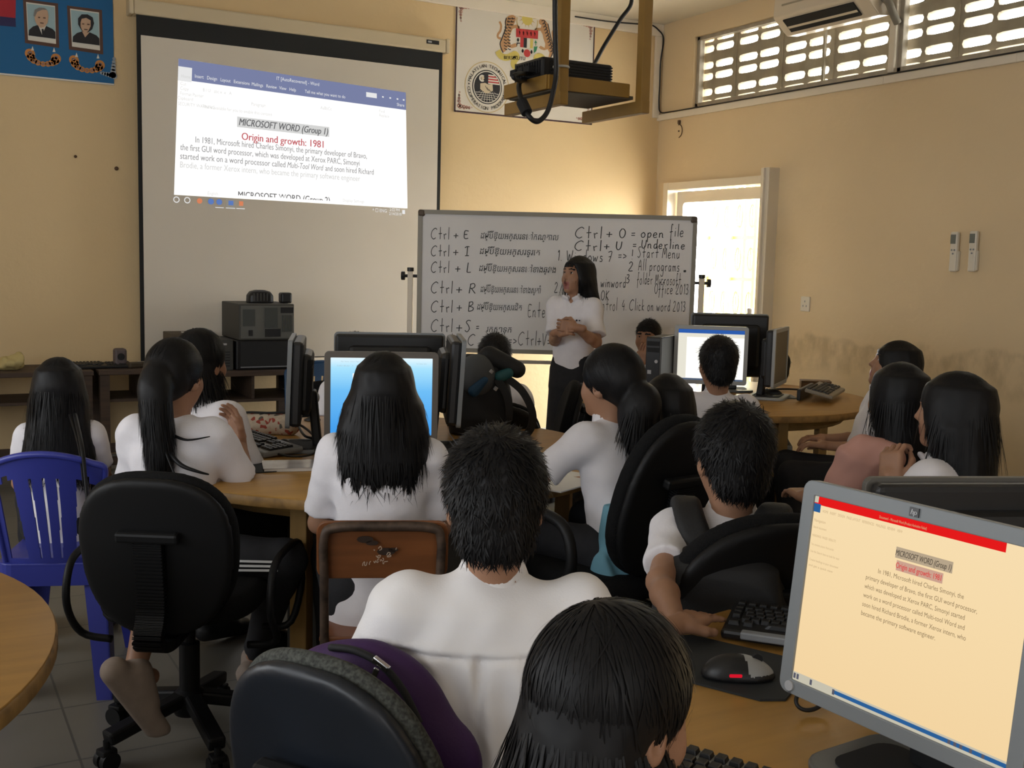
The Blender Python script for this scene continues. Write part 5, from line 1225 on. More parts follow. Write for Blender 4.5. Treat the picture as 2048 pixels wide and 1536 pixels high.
def swivel_chair(label, x, y, rz, seat=.45, bw=.42, bh=.46, bz=.30, tilt=8, arms=False, rib=True, shell=M_CHP, cushion=M_CHF, group='black swivel chairs', top=1.0, bend=.55, p=2.6, base_rz=.3, handle=False, ct=.050, ar=.017, az=0.0):
    """chair facing +y at rz = 0; bz: height of the back's lower edge above the seat (may be negative)"""
    t = thing('swivel_chair', label, 'chair', (x, y, 0), rz, group)
    for k in range(5):
        q = base_rz+2*PI*k/5; c, s = math.cos(q), math.sin(q)
        lg = MB().bar((c*.03, s*.03, .135), (c*.27, s*.27, .090), .050, .038, bev=.008); l = lg.build('base_leg', M_CHP, t)
        cs = MB()
        for sd in (-1, 1): cs.cyl((c*.27-s*.006*sd, s*.27+c*.006*sd, .028), (c*.27-s*.026*sd, s*.27+c*.026*sd, .028), .028, n=18)
        cs.cyl((c*.27, s*.27, .03), (c*.27, s*.27, .085), .010); cs.box((c*.27, s*.27, .052), (.045, .045, .022), rz=q, bev=.006); cs.build('castor', M_CHP, l, auto=40)
    MB().lathe((0,0,0), [(.045, .085), (.052, .10), (.045, .15), (.030, .16), (.030, .30), (.018, .305), (.018, seat-.07), (.05, seat-.068), (.05, seat-.04)], 24).build('gas_column', M_CHP, t, auto=35)
    V, Q = pad_net(.46, .44, .075, 3.0, .0, .0095, .96, .030); link('seat', np_mesh('seat', [(place(V, Matrix.Rotation(-PI/2, 3, 'X'), (0, 0, seat-.005)), Q)]), cushion, t)
    Rm = np.array(Matrix.Rotation(R_(tilt), 3, 'X')); c = _np((0, -.235, seat+bz+bh/2))
    V, Q = pad_net(bw, bh, ct, p, bend, .0085, top, .020); link('back_cushion', np_mesh('back_cushion', [(place(V, Rm, c), Q)]), cushion, t)
    V, Q = pad_net(bw*.975, bh*.975, .030, p, bend, .0085, top, .014); link('back_shell', np_mesh('back_shell', [(place(V, Rm, c-Rm @ _np((0, ct/2+.009, 0))), Q)]), shell, t)
    P = lambda u, v, w: Vector(c+Rm @ _np((u, v, w)))
    path = smooth_path([(0, -.06, seat-.075), (0, -.22, seat-.085), (0, -.315, seat-.05), P(0, -.072, -bh*.28), P(0, -.062, .06)], 7); M2 = MB(); n = len(path)
    for i in range(n-1): M2.bar(path[i], path[i+1]+(path[i+1]-path[i])*.3, .075, .030, up=(1,0,0))
    M2 = MB()
    for i in range(n-1):
        d = (path[i+1]-path[i]); x_ = Vector((1,0,0)); nn = d.normalized().cross(x_); s2 = MB()
        for k in range(3):
            a = path[i]+d*(k/3); b = path[i]+d*((k+.62)/3); M2.bar(a, b, .030, .078, up=(1,0,0)); M2.bar(b, path[i]+d*((k+1)/3), .024, .070, up=(1,0,0))
    M2.build('back_bar', M_CHP, t)
    MB().box(P(0, -.068, .075), (.17, .030, .030), rot=Matrix(Rm.tolist()), bev=.008).build('back_bracket', M_CHP, t)
    if handle:
        hb = MB(); hb.box(P(.10, -.085, -.03), (.17, .05, .05), rot=Matrix(Rm.tolist()), bev=.018)
        for k in range(12): hb.box(P(.03+.0125*k, -.108, -.025), (.005, .012, .040), rot=Matrix(Rm.tolist()))
        hb.build('ribbed_handle', M_CHP, t)
    if arms:
        for sx in (-1, 1):
            pts = [(sx*.20, .08, seat-.05), (sx*.285, .08, seat-.03), (sx*.30, .16, seat+.10), (sx*.295, .13, seat+.20), (sx*.29, -.02, seat+.215), (sx*.29, -.14, seat+.19), (sx*.29, -.17, seat+.08), (sx*.285, -.09, seat-.03), (sx*.20, -.08, seat-.05)]
            M3 = MB(); M3.tube([Vector(q)+Vector((0, 0, az)) for q in smooth_path(pts, 5)], ar, 10)
            M3.build('armrest', M_CHP, t, smooth=True)
    return t
M_BLUE = mat('blue_plastic', (.035, .045, .30), .38, spec=.5); M_DBLUE = mat('teal_blue_plastic', (.004, .045, .12), .4)
def mask_shell(fn, nu, nv, hole, th, flip=1):
    """thin curved plastic sheet: fn(u, v) -> point, hole(u, v) -> True where there is none"""
    bm = bmesh.new(); g = {}
    P = [[Vector(fn(i/nu, j/nv)) for j in range(nv+1)] for i in range(nu+1)]
    def vtx(i, j):
        if (i, j) not in g: g[i, j] = bm.verts.new(P[i][j])
        return g[i, j]
    for i in range(nu):
        for j in range(nv):
            if not hole((i+.5)/nu, (j+.5)/nv): bm.faces.new([vtx(i, j), vtx(i+1, j), vtx(i+1, j+1), vtx(i, j+1)])
    bm.normal_update(); bmesh.ops.solidify(bm, geom=list(bm.faces), thickness=th*flip); me = bpy.data.meshes.new('shell'); bm.to_mesh(me); bm.free(); return me
def plastic_chair(label, x, y, rz, m, group=None):
    t = thing('plastic_chair', label, 'chair', (x, y, 0), rz, group); S = .44
    def back(u, v):
        a = u*2-1; w = (.175+.045*v-.012*v*v); zz = S-.02+v*.40-.055*a*a*v; yy = -.20-.10*v-.03*v*v+.07*a*a*(.4+.6*v); return (a*w, yy, zz)
    def hole(u, v):
        a = abs(u*2-1)
        if v > .865 or v < .02: return False
        if .47+.10*v < a < .86: return v > .10 and not (a > .76 and v > .80) and not (a < .56+.10*v and v > .82)
        for c in (-.20, 0, .20):
            if abs(u*2-1-c*(1+.25*v)) < .024 and .10 < v < .80: return True
        return False
    me = mask_shell(back, 150, 64, hole, .006); link('backrest', me, m, t, smooth=True); me.set_sharp_from_angle(angle=R_(50))
    MB().tube(smooth_path([back(0, .0)]+[back(0, k/8) for k in range(1, 8)]+[back(k/12, 1) for k in range(13)]+[back(1, k/8) for k in range(7, 0, -1)]+[back(1, .0)], 3), .011, 8).build('back_rim', m, t, smooth=True)
    st = MB(); st.prism(rrect(.42, .41, .06), (0, 0, S-.012), (1,0,0), (0,1,0), .012); sto = st.build('seat', m, t, bev=.003)
    sk = MB(); ring_faces(rrect(.42, .41, .06), rrect(.40, .39, .05), (0, 0, S-.075), (1,0,0), (0,1,0), .065, sk); sk.build('seat_skirt', m, t)
    for sx in (-1, 1):
        for sy in (-1, 1):
            L = MB(); top, bot = Vector((sx*.185, sy*.18, S-.02)), Vector((sx*.225, sy*(.225 if sy > 0 else .27), 0))
            X, Y = Vector((-sx, 0, 0)), Vector((0, -sy, 0))
            for D in (X, Y):
                o = Y if D is X else X; w0, w1 = .085, .058
                vs = [top, top+D*w0, bot+D*w1, bot]; vs2 = [v+o*.007 for v in vs]; L.add(vs+vs2, [(0,1,2,3), (7,6,5,4), (0,4,5,1), (1,5,6,2), (2,6,7,3), (3,7,4,0)])
            L.build('leg', m, t)
    return t

# chair with blue plastic back at the left and the one beside the pink sleeve
plastic_chair('bright blue plastic chair with slotted back at left of photo', .465, 3.92, R_(-20), M_BLUE, 'blue plastic chairs').scale = (.85, 1, 1)
plastic_chair('bright blue plastic chair mostly hidden behind pink sleeve at right', *at(1775, 900, 3.72)[:2], R_(34), M_BLUE, 'blue plastic chairs')
plastic_chair('dark teal plastic chair standing behind the middle table by the screen', 2.02, 5.95, R_(150), M_DBLUE)
swivel_chair('big black swivel chair with ribbed back bar, behind girl with ponytail at left', .71, 3.20, R_(-32), .46, .40, .47, -.06, 9, arms=True, p=2.5, top=1.16, ar=.011, az=-.08)
swivel_chair('black swivel chair with blue-black glossy back shell at bottom of photo', 0.75, 1.62, R_(-58), .41, .43, .50, -.02, 14, shell=M_NAVY, cushion=M_RIM, p=2.5, top=.86, bend=.5, handle=True, ct=.036)
swivel_chair('black high-back swivel chair with armrest in the centre, light blue cloth on seat', 1.86, 2.71, R_(8), .52, .40, .50, .02, 14, arms=True, p=2.4, top=.80)
swivel_chair('black curved-back chair of the boy wearing a backpack', 1.675, 1.965, R_(-16), .45, .48, .47, .02, 12, p=2.3, top=.95)
swivel_chair('black swivel chair with empty back just left of the standing girl', 2.62, 4.62, R_(62), .46, .42, .40, .02, 12, p=2.2, top=.9)
swivel_chair('black swivel chair carrying the teal and black backpack', 2.28, 4.28, R_(-24), .46, .42, .42, -.02, 10)
swivel_chair('black swivel chair behind the middle table, left of the lit blue screen', 1.80, 4.98, R_(165), .45, .44, .40, -.02, 10)

# school chair: bent tube and plywood back
def school_chair(label, x, y, rz):
    t = thing('school_chair', label, 'chair', (x, y, 0), rz); mt = mat('rusty_tube', (.10, .065, .045), .55, metal=.4, noise=.6, nscale=25)
    mw = mat('red_brown_plywood', (.20, .068, .020), .4, noise=.2, nscale=4, stretch=(1, 1, 9)); tilt = .14
    B = lambda u, z: Vector((u, -.19-tilt*(z-.44), z))
    path = smooth_path([B(-.165, .0), B(-.165, .3), B(-.165, .62), B(-.165, .735), B(-.135, .768), B(0, .772), B(.135, .768), B(.165, .735), B(.165, .62), B(.165, .3), B(.165, 0)], 5)
    MB().tube(path, .0135, 10).build('back_tube', mt, t, smooth=True)
    for sx in (-1, 1): MB().tube(smooth_path([B(sx*.165, .43), (sx*.165, .0, .425), (sx*.165, .13, .42), (sx*.165, .17, .39), (sx*.165, .19, .2), (sx*.165, .20, 0)], 5), .0135, 10).build('leg', mt, t, smooth=True)
    pn = MB(); Y_ = (B(0, .78)-B(0, .6)).normalized(); pn.prism(rrect(.375, .165, .03), B(0, .700)+Vector((0, .016, 0)), (1,0,0), Y_, -.012); pb = pn.build('backrest', mw, t, bev=.003)
    sc_ = MB(); O = B(0, .700)+Vector((0, .002, 0))
    for run in ('265 545,270 500,300 470,300 530,330 530,345 470', '385 525,385 490,410 460', '460 455,480 490,500 450,515 480,540 475,530 430,560 420', '575 465,590 430,620 460,640 430,620 400', '500 360,530 385,545 355,590 360', '520 390,560 395,580 370', '650 470,715 462', '620 480,635 510,645 480', '690 350,720 300,755 320,700 380,770 370,740 340', '540 230,580 190,600 240,560 260', '460 245,470 265,480 250', '850 250,870 210,860 230'):
        P_ = [O+Vector((((700+float(q.split()[0])/7.94)-778)/790, -.0004, 0))+Y_*((1086-(1050+float(q.split()[1])/7.94))/790) for q in run.split(',')]
        S_ = smooth_path(P_, 4); vs = []
        for i, p in enumerate(S_):
            d_ = (S_[min(i+1, len(S_)-1)]-S_[max(i-1, 0)]).normalized(); n_ = Vector((0, -1, 0)).cross(d_)*.0012; vs += [p-n_, p+n_]
        sc_.add(vs, [(2*i, 2*i+1, 2*i+3, 2*i+2) for i in range(len(S_)-1)])
    o = sc_.build('scratched_writing', mat('scratch', (.45, .33, .24), .8), pb)
    dk = MB()
    for u, v, r in ((-.05, .035, .020), (-.03, .025, .015), (.01, .0, .022), (.03, .005, .012)): dk.prism([(r*math.cos(q)*1.2, r*.5*math.sin(q)) for q in np.linspace(0, 2*PI, 11)[:-1]], O+Vector((u, 0.0005, 0))+Y_*v, (1,0,0), Y_, .0008)
    dk.build('dark_stain', mat('dark_stain', (.03, .015, .008), .6), pb)
    MB().box((0, -.01, .445), (.36, .36, .014), bev=.004).build('seat', mw, t)
    for z in (.16,): MB().tube([(-.165, -.165, z), (.165, -.165, z)], .010, 8).build('stretcher', mt, t, smooth=True)
    return t
school_chair('wooden school chair with rusty tube frame and scratched plywood back', 1.16, 2.80, R_(-23)).scale = (.92, .92, .975)

# ---------------------------------------------------------------- screens and computers
M_BEZ = mat('grey_bezel', (.20, .215, .225), .42); M_BEZD = mat('brown_grey_bezel', (.13, .115, .10), .5)
def monitor(label, x, y, rz, w=.338, h=.27, bz=.115, tilt=0, bez=M_BEZ, back=M_BLACK, disp=None, content=None, bw=.021, group='computer monitors', stand=True, base=None, tz=TZ, logo=False, chin=.0):
    """screen faces -y; bz is the height of the bezel bottom over the table"""
    t = thing('monitor', label, 'monitor', (x, y, tz), rz, group); H = h+2*bw+chin; zc = bz+H/2
    Rm = Matrix.Rotation(R_(tilt), 3, 'X'); P = lambda u, v, q: Vector((0, 0, zc))+Rm @ Vector((u, v, q))
    X, Z, Y = Rm @ Vector((1,0,0)), Rm @ Vector((0,0,1)), Rm @ Vector((0,1,0))
    m = MB(); ring_faces(rrect(w+2*bw, H, .016), rrect(w, h, .002, cy=chin/2), P(0, .0, 0), X, Z, -.016, m); bo = m.build('bezel', bez, t, bev=.0015)
    d = MB(); d.box(P(0, .006, chin/2), (w+.006, .004, h+.006), rot=Rm); so = d.build('display', disp or mat('dark_screen', (.012, .012, .014), .25), t)
    if content: content(so, P, X, Z, w, h, chin)
    bk = MB(); bk.box(P(0, .034, 0), (w+2*bw-.012, .040, H-.012), rot=Rm, bev=.012); bk.box(P(0, .062, -.005), (w*.82, .05, H*.70), rot=Rm, bev=.02); bo2 = bk.build('back_cover', back, t)
    vt = MB()
    for k in range(10): vt.box(P(-w*.36+.011*k, .0555, h*.30), (.005, .004, h*.16), rot=Rm)
    for k in range(12): vt.box(P(-w*.12+.020*k, .0880, h*.24), (.012, .003, .006), rot=Rm)
    vt.build('vent_slots', M_BLACKM, bo2)
    if logo:
        lo = MB(); lo.box(P(0, -.001, H/2-bw*.5), (.014, .003, .012), rot=Rm); l = lo.build('logo_badge', mat('badge_dark', (.05, .05, .055), .3), bo); tx = MB(); put_text(tx, 'hp', P(-.005, -.0032, H/2-bw*.5-.003), X, Z, .010, shear=.25, bold=.02); tx.build('logo_letters', M_SILV, l)
        bt = MB().cyl(P(-w/2+.0, .0, -H/2+bw*.55), P(-w/2+.0, -.003, -H/2+bw*.55), .0075, n=20); b_ = bt.build('power_button', M_SILV, bo)
        tx = MB(); put_text(tx, 'hp', P(-w/2-.004, -.0008, -H/2+bw*.05), X, Z, .008); tx.build('model_lettering', M_BLACK, bo)
        MB().box(P(w/2-.004, -.0006, H/2-bw*.52), (.022, .001, .014), rot=Rm).build('sticker', mat('pale_sticker', (.34, .35, .36), .6), bo)
    if stand:
        top = P(0, .085, -H*.12); MB().bar(Vector((0, .105, .012)), top, .075, .034, up=(0,1,0), bev=.008).build('neck', back, t)
        b = MB(); b.prism(rrect(.26, .20, .045), (0, .06, 0), (1,0,0), (0,1,0), .014); bs = b.build('stand_base', base or bez, t, bev=.004)
        b = MB(); b.prism(rrect(.20, .13, .03), (0, .055, .0135), (1,0,0), (0,1,0), .003); b.build('base_tray', M_BLACKM, bs)
    return t
def spanel(mb, P, X, Z, u0, v0, u1, v1, w, h, chin, dz=.0):
    """rectangle on a display, u right and v down, 0..1"""
    q = lambda u, v: P((u-.5)*w, .0035-dz, (.5-v)*h+chin/2); mb.quad(q(u0, v1), q(u1, v1), q(u1, v0), q(u0, v0))
def grad_emis(name, stops, axis='Z', lo=0, hi=1, s=1.0):
    m = bpy.data.materials.new(name); m.use_nodes = True; nt = m.node_tree; nt.nodes.clear(); L = nt.links
    tc = nt.nodes.new('ShaderNodeTexCoord'); sp = nt.nodes.new('ShaderNodeSeparateXYZ'); L.new(tc.outputs['Object'], sp.inputs[0])
    mr = nt.nodes.new('ShaderNodeMapRange'); mr.inputs[1].default_value = lo; mr.inputs[2].default_value = hi; L.new(sp.outputs[axis], mr.inputs[0])
    r = nt.nodes.new('ShaderNodeValToRGB'); cr = r.color_ramp; cr.elements[0].position = stops[0][0]; cr.elements[0].color = (*stops[0][1], 1); cr.elements[1].position = stops[-1][0]; cr.elements[1].color = (*stops[-1][1], 1)
    for p, c in stops[1:-1]: e = cr.elements.new(p); e.color = (*c, 1)
    L.new(mr.outputs[0], r.inputs[0]); e = nt.nodes.new('ShaderNodeEmission'); e.inputs[1].default_value = s; L.new(r.outputs[0], e.inputs[0]); o = nt.nodes.new('ShaderNodeOutputMaterial'); L.new(e.outputs[0], o.inputs[0]); return m
E_CREAM = grad_emis('cream_page', [(0, (.90, .66, .36)), (.5, (.92, .70, .40)), (1, (.93, .73, .44))], 'Z', .12, .42); E_REDB = emis('page_red_bar', (.86, .012, .012), .9); E_PTXT = emis('page_text', (.33, .23, .12), .8); E_PDK = emis('page_dark_text', (.10, .08, .06), .8); E_PHL = emis('page_highlight', (.52, .41, .28), .9); E_PRED = emis('page_red_text', (.75, .07, .07), .9); E_PRHL = emis('page_red_highlight', (.66, .40, .30), .9)
E_TBAR = emis('page_taskbar_blue', (.03, .14, .38), .8); E_PPALE = emis('page_taskbar_pale', (.62, .58, .46), .9); E_PMUT = emis('page_muted_text', (.62, .44, .24), .9)
def dtext(parent, name, m, items, P, X, Z, w, h, chin):
    mb = MB()
    for s, u, v, hh, al, wd, kw in items: put_text(mb, s, P((u-.5)*w, .0022, (.5-v)*h+chin/2), X, Z, hh*h, align=al, width=wd*w if wd else None, **kw)
    return mb.build(name, m, parent)
def page_hp(so, P, X, Z, w, h, chin):
    m = MB(); spanel(m, P, X, Z, 0, 0, .885, .045, w, h, chin); m.build('title_bar', E_REDB, so)
    m = MB(); spanel(m, P, X, Z, .0, .04, .035, .085, w, h, chin, .0003); spanel(m, P, X, Z, .225, .965, 1, .985, w, h, chin, .0003); m.build('window_buttons', E_TBAR, so)
    m = MB(); spanel(m, P, X, Z, 0, .955, 1, 1, w, h, chin); spanel(m, P, X, Z, 0, 0, .02, .035, w, h, chin, .0004); m.build('taskbar', E_PPALE, so)
    m = MB(); spanel(m, P, X, Z, .43, .150, .685, .205, w, h, chin); m.build('highlight', E_PHL, so); m = MB(); spanel(m, P, X, Z, .44, .215, .650, .265, w, h, chin); m.build('red_highlight', E_PRHL, so)
    dtext(so, 'heading', E_PDK, [('MICROSOFT WORD (Group 1)', .557, .192, .042, 'CENTER', .25, dict(shear=.2, bold=.01))], P, X, Z, w, h, chin)
    dtext(so, 'subheading', E_PRED, [('Origin and growth: 1981', .545, .252, .040, 'CENTER', .205, dict(bold=.012))], P, X, Z, w, h, chin)
    L = [('In 1981, Microsoft hired Charles Simonyi, the', .362, .305, .385), ('primary developer of Bravo, the first GUI word processor,', .308, .352, .50), ('which was developed at Xerox PARC, Simonyi started', .308, .398, .455), ('work on a word processor called Multi-tool Word and', .308, .444, .46), ('soon hired Richard Brodie, a former Xerox intern, who', .308, .490, .47), ('became the primary software engineer.', .308, .536, .345)]
    for s, u, v, wd in L: dtext(so, 'text_line', E_PTXT, [(s, u, v, .034, 'LEFT', wd, {})], P, X, Z, w, h, chin)
    dtext(so, 'side_pane_text', E_PMUT, [('Navigation', .012, .135, .022, 'LEFT', .06, {}), ('Search document', .012, .17, .018, 'LEFT', .07, {}), ('HEADINGS  PAGES  RESULTS', .012, .215, .018, 'LEFT', .125, {}), ('Text, comments, pictures. Word can find', .012, .262, .017, 'LEFT', .12, {}), ('Use the Search box to look for text', .012, .30, .017, 'LEFT', .155, {}), ('Create headings in your document', .012, .345, .017, 'LEFT', .155, {}), ('and get a quick view', .012, .375, .017, 'LEFT', .13, {})], P, X, Z, w, h, chin)
    dtext(so, 'menu_text', E_PMUT, [('HOME   INSERT   DESIGN   PAGE LAYOUT   REFERENCES   MAILINGS   REVIEW   VIEW', .05, .078, .020, 'LEFT', .40, {}), ('Document1 - Microsoft Word (Product Activation Failed)', .335, .033, .020, 'LEFT', .22, {})], P, X, Z, w, h, chin)
    m = MB()
    for u in (.005, .022, .095, .215): spanel(m, P, X, Z, u, .962, u+.012, .990, w, h, chin, .0005)
    for u in (.76, .785, .81, .85, .9): spanel(m, P, X, Z, u, .965, u+.012, .985, w, h, chin, .0005)
    m.build('taskbar_icon', emis('icon_dark', (.12, .12, .16), .8), so)
def page_blue(so, P, X, Z, w, h, chin):
    m = MB(); spanel(m, P, X, Z, .215, .20, .80, .95, w, h, chin); m.build('white_page', emis('screen_white', (1, 1, 1), 1.05), so)
    dtext(so, 'menu_text', emis('menu_grey_blue', (.45, .60, .68), .9), [('File  Home  Insert  Page Layout  References  Mailings  Review', .10, .055, .020, 'LEFT', .45, {}), ('Calibri (Body)   11   A A   Aa   B  I  U  abc', .06, .11, .022, 'LEFT', .38, {}), ('Find  Replace  Select', .84, .075, .020, 'LEFT', .10, {})], P, X, Z, w, h, chin)
def page_white(so, P, X, Z, w, h, chin):
    m = MB(); spanel(m, P, X, Z, 0, 0, 1, .075, w, h, chin); m.build('title_bar', emis('word_blue', (.03, .12, .46), .9), so)
    m = MB(); spanel(m, P, X, Z, 0, .075, 1, .15, w, h, chin); spanel(m, P, X, Z, 0, .15, .13, .96, w, h, chin, .0002); m.build('pane', emis('pane_pale', (.80, .77, .66), 1.0), so)
    m = MB(); spanel(m, P, X, Z, 0, .965, 1, 1, w, h, chin); m.build('taskbar', emis('taskbar_dark', (.10, .14, .22), .8), so)
    for s, v in (('Lorem lines of a typed page', .38), ('more typed lines of a page', .42), ('and a last typed line', .46)): dtext(so, 'text_line', emis('text_pale', (.55, .52, .46), .9), [('m n u o r e n s a m e n u r o s n u', .27, v, .024, 'LEFT', .30, {})], P, X, Z, w, h, chin)

# foreground monitor (17 inch), solved from its four corners
monitor('large grey monitor with cream document and red title bar at lower right', 1.134, .968, R_(-86), .338, .270, .090, -5.9, disp=E_CREAM, content=page_hp, bw=.021, logo=True, base=mat('dark_grey_base', (.11, .11, .105), .4))
monitor('black monitor turned away, at far right edge behind large lit monitor', *at(1958, 1085, 1.95)[:2], R_(158), .41, .25, .055, 0, bez=mat('scuffed_bezel', (.10, .09, .075), .5))
# middle table
cA = at(760, 800, 3.75)
E_SKYB = grad_emis('blue_window', [(0, (.06, .35, .86)), (.45, (.16, .52, .93)), (.72, (.40, .78, 1.0)), (.86, (.86, .97, 1.0)), (1, (.93, .98, 1.0))], 'Z', .12, .41, 1.0)
monitor('monitor with lit blue screen on middle table facing the camera', 1.42, 3.46, R_(-21), .345, .268, .075, 2, bez=M_BEZD, disp=E_SKYB, content=page_blue)
monitor('wide black monitor seen from behind on middle table', 1.70, 4.06, R_(158), .40, .25, .115, 0)
monitor('monitor seen edge-on at left of the lit blue screen', 1.22, 3.86, R_(-110), .34, .27, .10, -2)
monitor('monitor seen edge-on right of the lit blue screen, tape on top', 1.79, 3.60, R_(67), .34, .27, .11, 3)
# right table
E_PAGEW = emis('white_document', (1.0, .985, .93), 1.08)
monitor('grey framed monitor with lit white document on the right table', 3.74, 4.55, R_(-38), .345, .270, .075, 1, disp=E_PAGEW, content=page_white, bez=mat('light_bezel', (.36, .37, .37), .4))
monitor('tall black monitor seen from behind on the right table', 4.12, 4.86, R_(150), .40, .32, .075, 0)
monitor('grey monitor with dark screen turned sideways on the right table', 4.12, 4.42, R_(-31+68), .345, .27, .070, 0, bez=mat('light_bezel', ()), disp=mat('unlit_screen', (.14, .11, .07), .5))

def tower(label, x, y, z, rz, w=.18, d=.42, h=.40, m=M_BLACK, rear=True, group=None, lying=False):
    """computer case: local -y is the side we see; rear panel or front panel there"""
    t = thing('computer_tower', label, 'computer', (x, y, z), rz, group)
    W, H = (h, w) if lying else (w, h)
    MB().box((0, 0, H/2), (W, d, H), bev=.006).build('case', m, t)
    if rear:
        pm = mat('rear_metal', (.17, .175, .165), .45, metal=.6); p = MB().box((0, -d/2-.001, H/2), (W*.95, .006, H*.90)); pp = p.build('rear_panel', pm, t)
        hole = mat('fan_mesh', (.05, .055, .05), .6)
        G = (lambda u, v: (u*W, -d/2-.006, H*v)) if lying else (lambda u, v: (-(v-.5)*W*0+u*W, -d/2-.006, H*v))
        if lying:
            MB().box(G(-.33, .62), (W*.21, .004, H*.46)).build('power_supply_grille', hole, pp); MB().box(G(.07, .62), (W*.23, .004, H*.56)).build('fan_grille', hole, pp)
            MB().box(G(-.30, .20), (W*.07, .006, H*.16)).build('power_socket', M_BLACKM, pp); MB().box(G(.10, .20), (W*.28, .006, H*.22)).build('port_block', M_BLACKM, pp); MB().box(G(.36, .83), (W*.23, .006, H*.16)).build('handle_slot', M_BLACKM, pp)
            for k in range(4): MB().box(G(.285+.05*k, .46), (W*.026, .006, H*.46)).build('slot_cover', hole, pp)
        else:
            MB().box(G(0, .80), (W*.7, .004, H*.24)).build('power_supply_grille', hole, pp); MB().box(G(.1, .50), (W*.5, .004, H*.22)).build('fan_grille', hole, pp); MB().box(G(-.25, .45), (W*.2, .006, H*.30)).build('port_block', M_BLACKM, pp)
            for k in range(5): MB().box(G(0, .10+.045*k), (W*.8, .005, H*.025)).build('slot_cover', M_BLACKM, pp)
    else:
        fp = MB().box((0, -d/2-.006, H/2), (W*.98, .014, H*.98), bev=.004).build('front_panel', m, t)
        for v in (.90, .80): MB().box((0, -d/2-.014, H*v), (W*.8, .004, H*.07)).build('drive_bay', M_BLACKM, fp)
        MB().cyl((W*.25, -d/2-.012, H*.62), (W*.25, -d/2-.017, H*.62), .009, n=16).build('power_button', M_SILV, fp)
        MB().box((-W*.2, -d/2-.014, H*.45), (.02, .004, .02)).build('badge', M_SILV, fp)
    return t
tower('slim computer tower standing edge-on beside the lit white document screen', 3.50, 4.66, TZ, R_(-55), .080, .26, .33, rear=False)
ux, uy = 3.78, 4.22
tower('black computer tower under the right table below the white power unit', ux, uy, .0, R_(-38), .19, .42, .42, rear=False)
t = thing('power_backup', 'white battery backup box lying on the black tower under right table', 'power supply', (ux+.02, uy, .425), R_(-38))
M_UPS = mat('ups_white', (.40, .41, .38), .45); MB().box((0, 0, .075), (.32, .33, .15), bev=.01).build('case', M_UPS, t); MB().box((.115, -.168, .085), (.035, .006, .06), bev=.002).build('outlet', M_BLACKM, t)
for k in range(3): MB().box((.075, -.167, .055+.025*k), (.006, .004, .006)).build('indicator', M_BLACKM, t)
tx = MB(); put_text(tx, 'APC', (-.05, -.1665, .025), (1,0,0), (0,0,1), .03, shear=.2, bold=.02); tx.build('lettering', mat('ups_grey', (.20, .21, .2), .6), t); MB().box((0, -.167, .035), (.30, .003, .004)).build('seam', mat('ups_grey', ()), t)

KEYM = {}
def keyboard(label, x, y, z, rz, body=M_BLACK, keys=M_BLACK, w=.44, d=.155, tilt=4, group='computer keyboards'):
    t = thing('keyboard', label, 'keyboard', (x, y, z), rz, group); R = Matrix.Rotation(R_(tilt), 3, 'X')
    MB().box(R @ Vector((0, 0, .013)), (w, d, .020), rot=R, bev=.007).build('body', body, t)
    kk = (w, keys.name)
    if kk not in KEYM:
        u = w/23.6; bm = bmesh.new(); bmesh.ops.create_cube(bm, size=1)
        for v in bm.verts: k = .76 if v.co.z > 0 else .95; v.co = Vector((v.co.x*u*k, v.co.y*u*k, v.co.z*.009))
        bmesh.ops.bevel(bm, geom=list(bm.edges), offset=.0012, segments=1, affect='EDGES'); me = bpy.data.meshes.new('key'); bm.to_mesh(me); bm.free(); me.materials.append(keys); KEYM[kk] = me
    u = w/23.6; me = KEYM[kk]
    def key(a, b, sx=1.0):
        o = bpy.data.objects.new('key', me); COL.objects.link(o); o.parent = t; o.location = R @ Vector((a, b, .0265)); o.rotation_euler = (R_(tilt), 0, 0); o.scale = (sx, 1, 1)
    y0 = d/2-u*.9
    for k in range(12): key(-w/2+u*(1.0+1.13*k), y0, .95)
    for r in range(3):
        for k in range(14): key(-w/2+u*(1.0+k+(.0, .25, .45)[r]*(0 < k < 13)), y0-u*(1.35+r))
    for k in range(11): key(-w/2+u*(1.9+1.0*k+.2), y0-u*4.35)
    for a, sx in ((1.0, 1.3), (2.5, 1.1), (6.6, 5.2), (11.2, 1.2), (12.8, 1.2)): key(-w/2+u*a, y0-u*5.35, sx)
    for r in range(2):
        for k in range(3): key(-w/2+u*(15.7+k), y0-u*(1.35+r))
    for k in range(3): key(-w/2+u*(15.7+k), y0-u*5.35)
    key(-w/2+u*16.7, y0-u*4.35)
    for r in range(5):
        for k in range(4): key(-w/2+u*(19.5+k), y0-u*(1.35+r))
    return t
keyboard('grey keyboard with black keys at the bottom edge of photo', .93, 1.03, TZ+.002, R_(-63), mat('keyboard_grey', (.20, .205, .20), .45), M_BLACK, .45, .165)
kb = keyboard('black keyboard with grey strip behind the mouse on lower right table', *at_z(1688, 1278, TZ+.01)[:2], TZ+.004, R_(-50), M_BLACK, M_BLACK, .44, .155)
MB().box((-.08, -.086, .016), (.20, .022, .014), bev=.003).build('grey_strip', M_GREYP, kb)
keyboard('grey keyboard with black keys on middle table between girls', *at_z(512, 890, TZ+.01)[:2], TZ+.004, R_(-80), mat('keyboard_dusty', (.22, .22, .215), .5), M_BLACK, .44, .155)
keyboard('pale keyboard standing tilted on the right table edge', 4.36, 4.33, TZ+.035, R_(36), mat('keyboard_pale', (.28, .25, .20), .5), mat('key_dark', (.035, .032, .03), .5), .43, .15, 12)
kz = MB().box((-.02, .10, .0), (.40, .02, .06), bev=.006).build('flip_foot', M_BLACK, COL.objects[-1].parent)

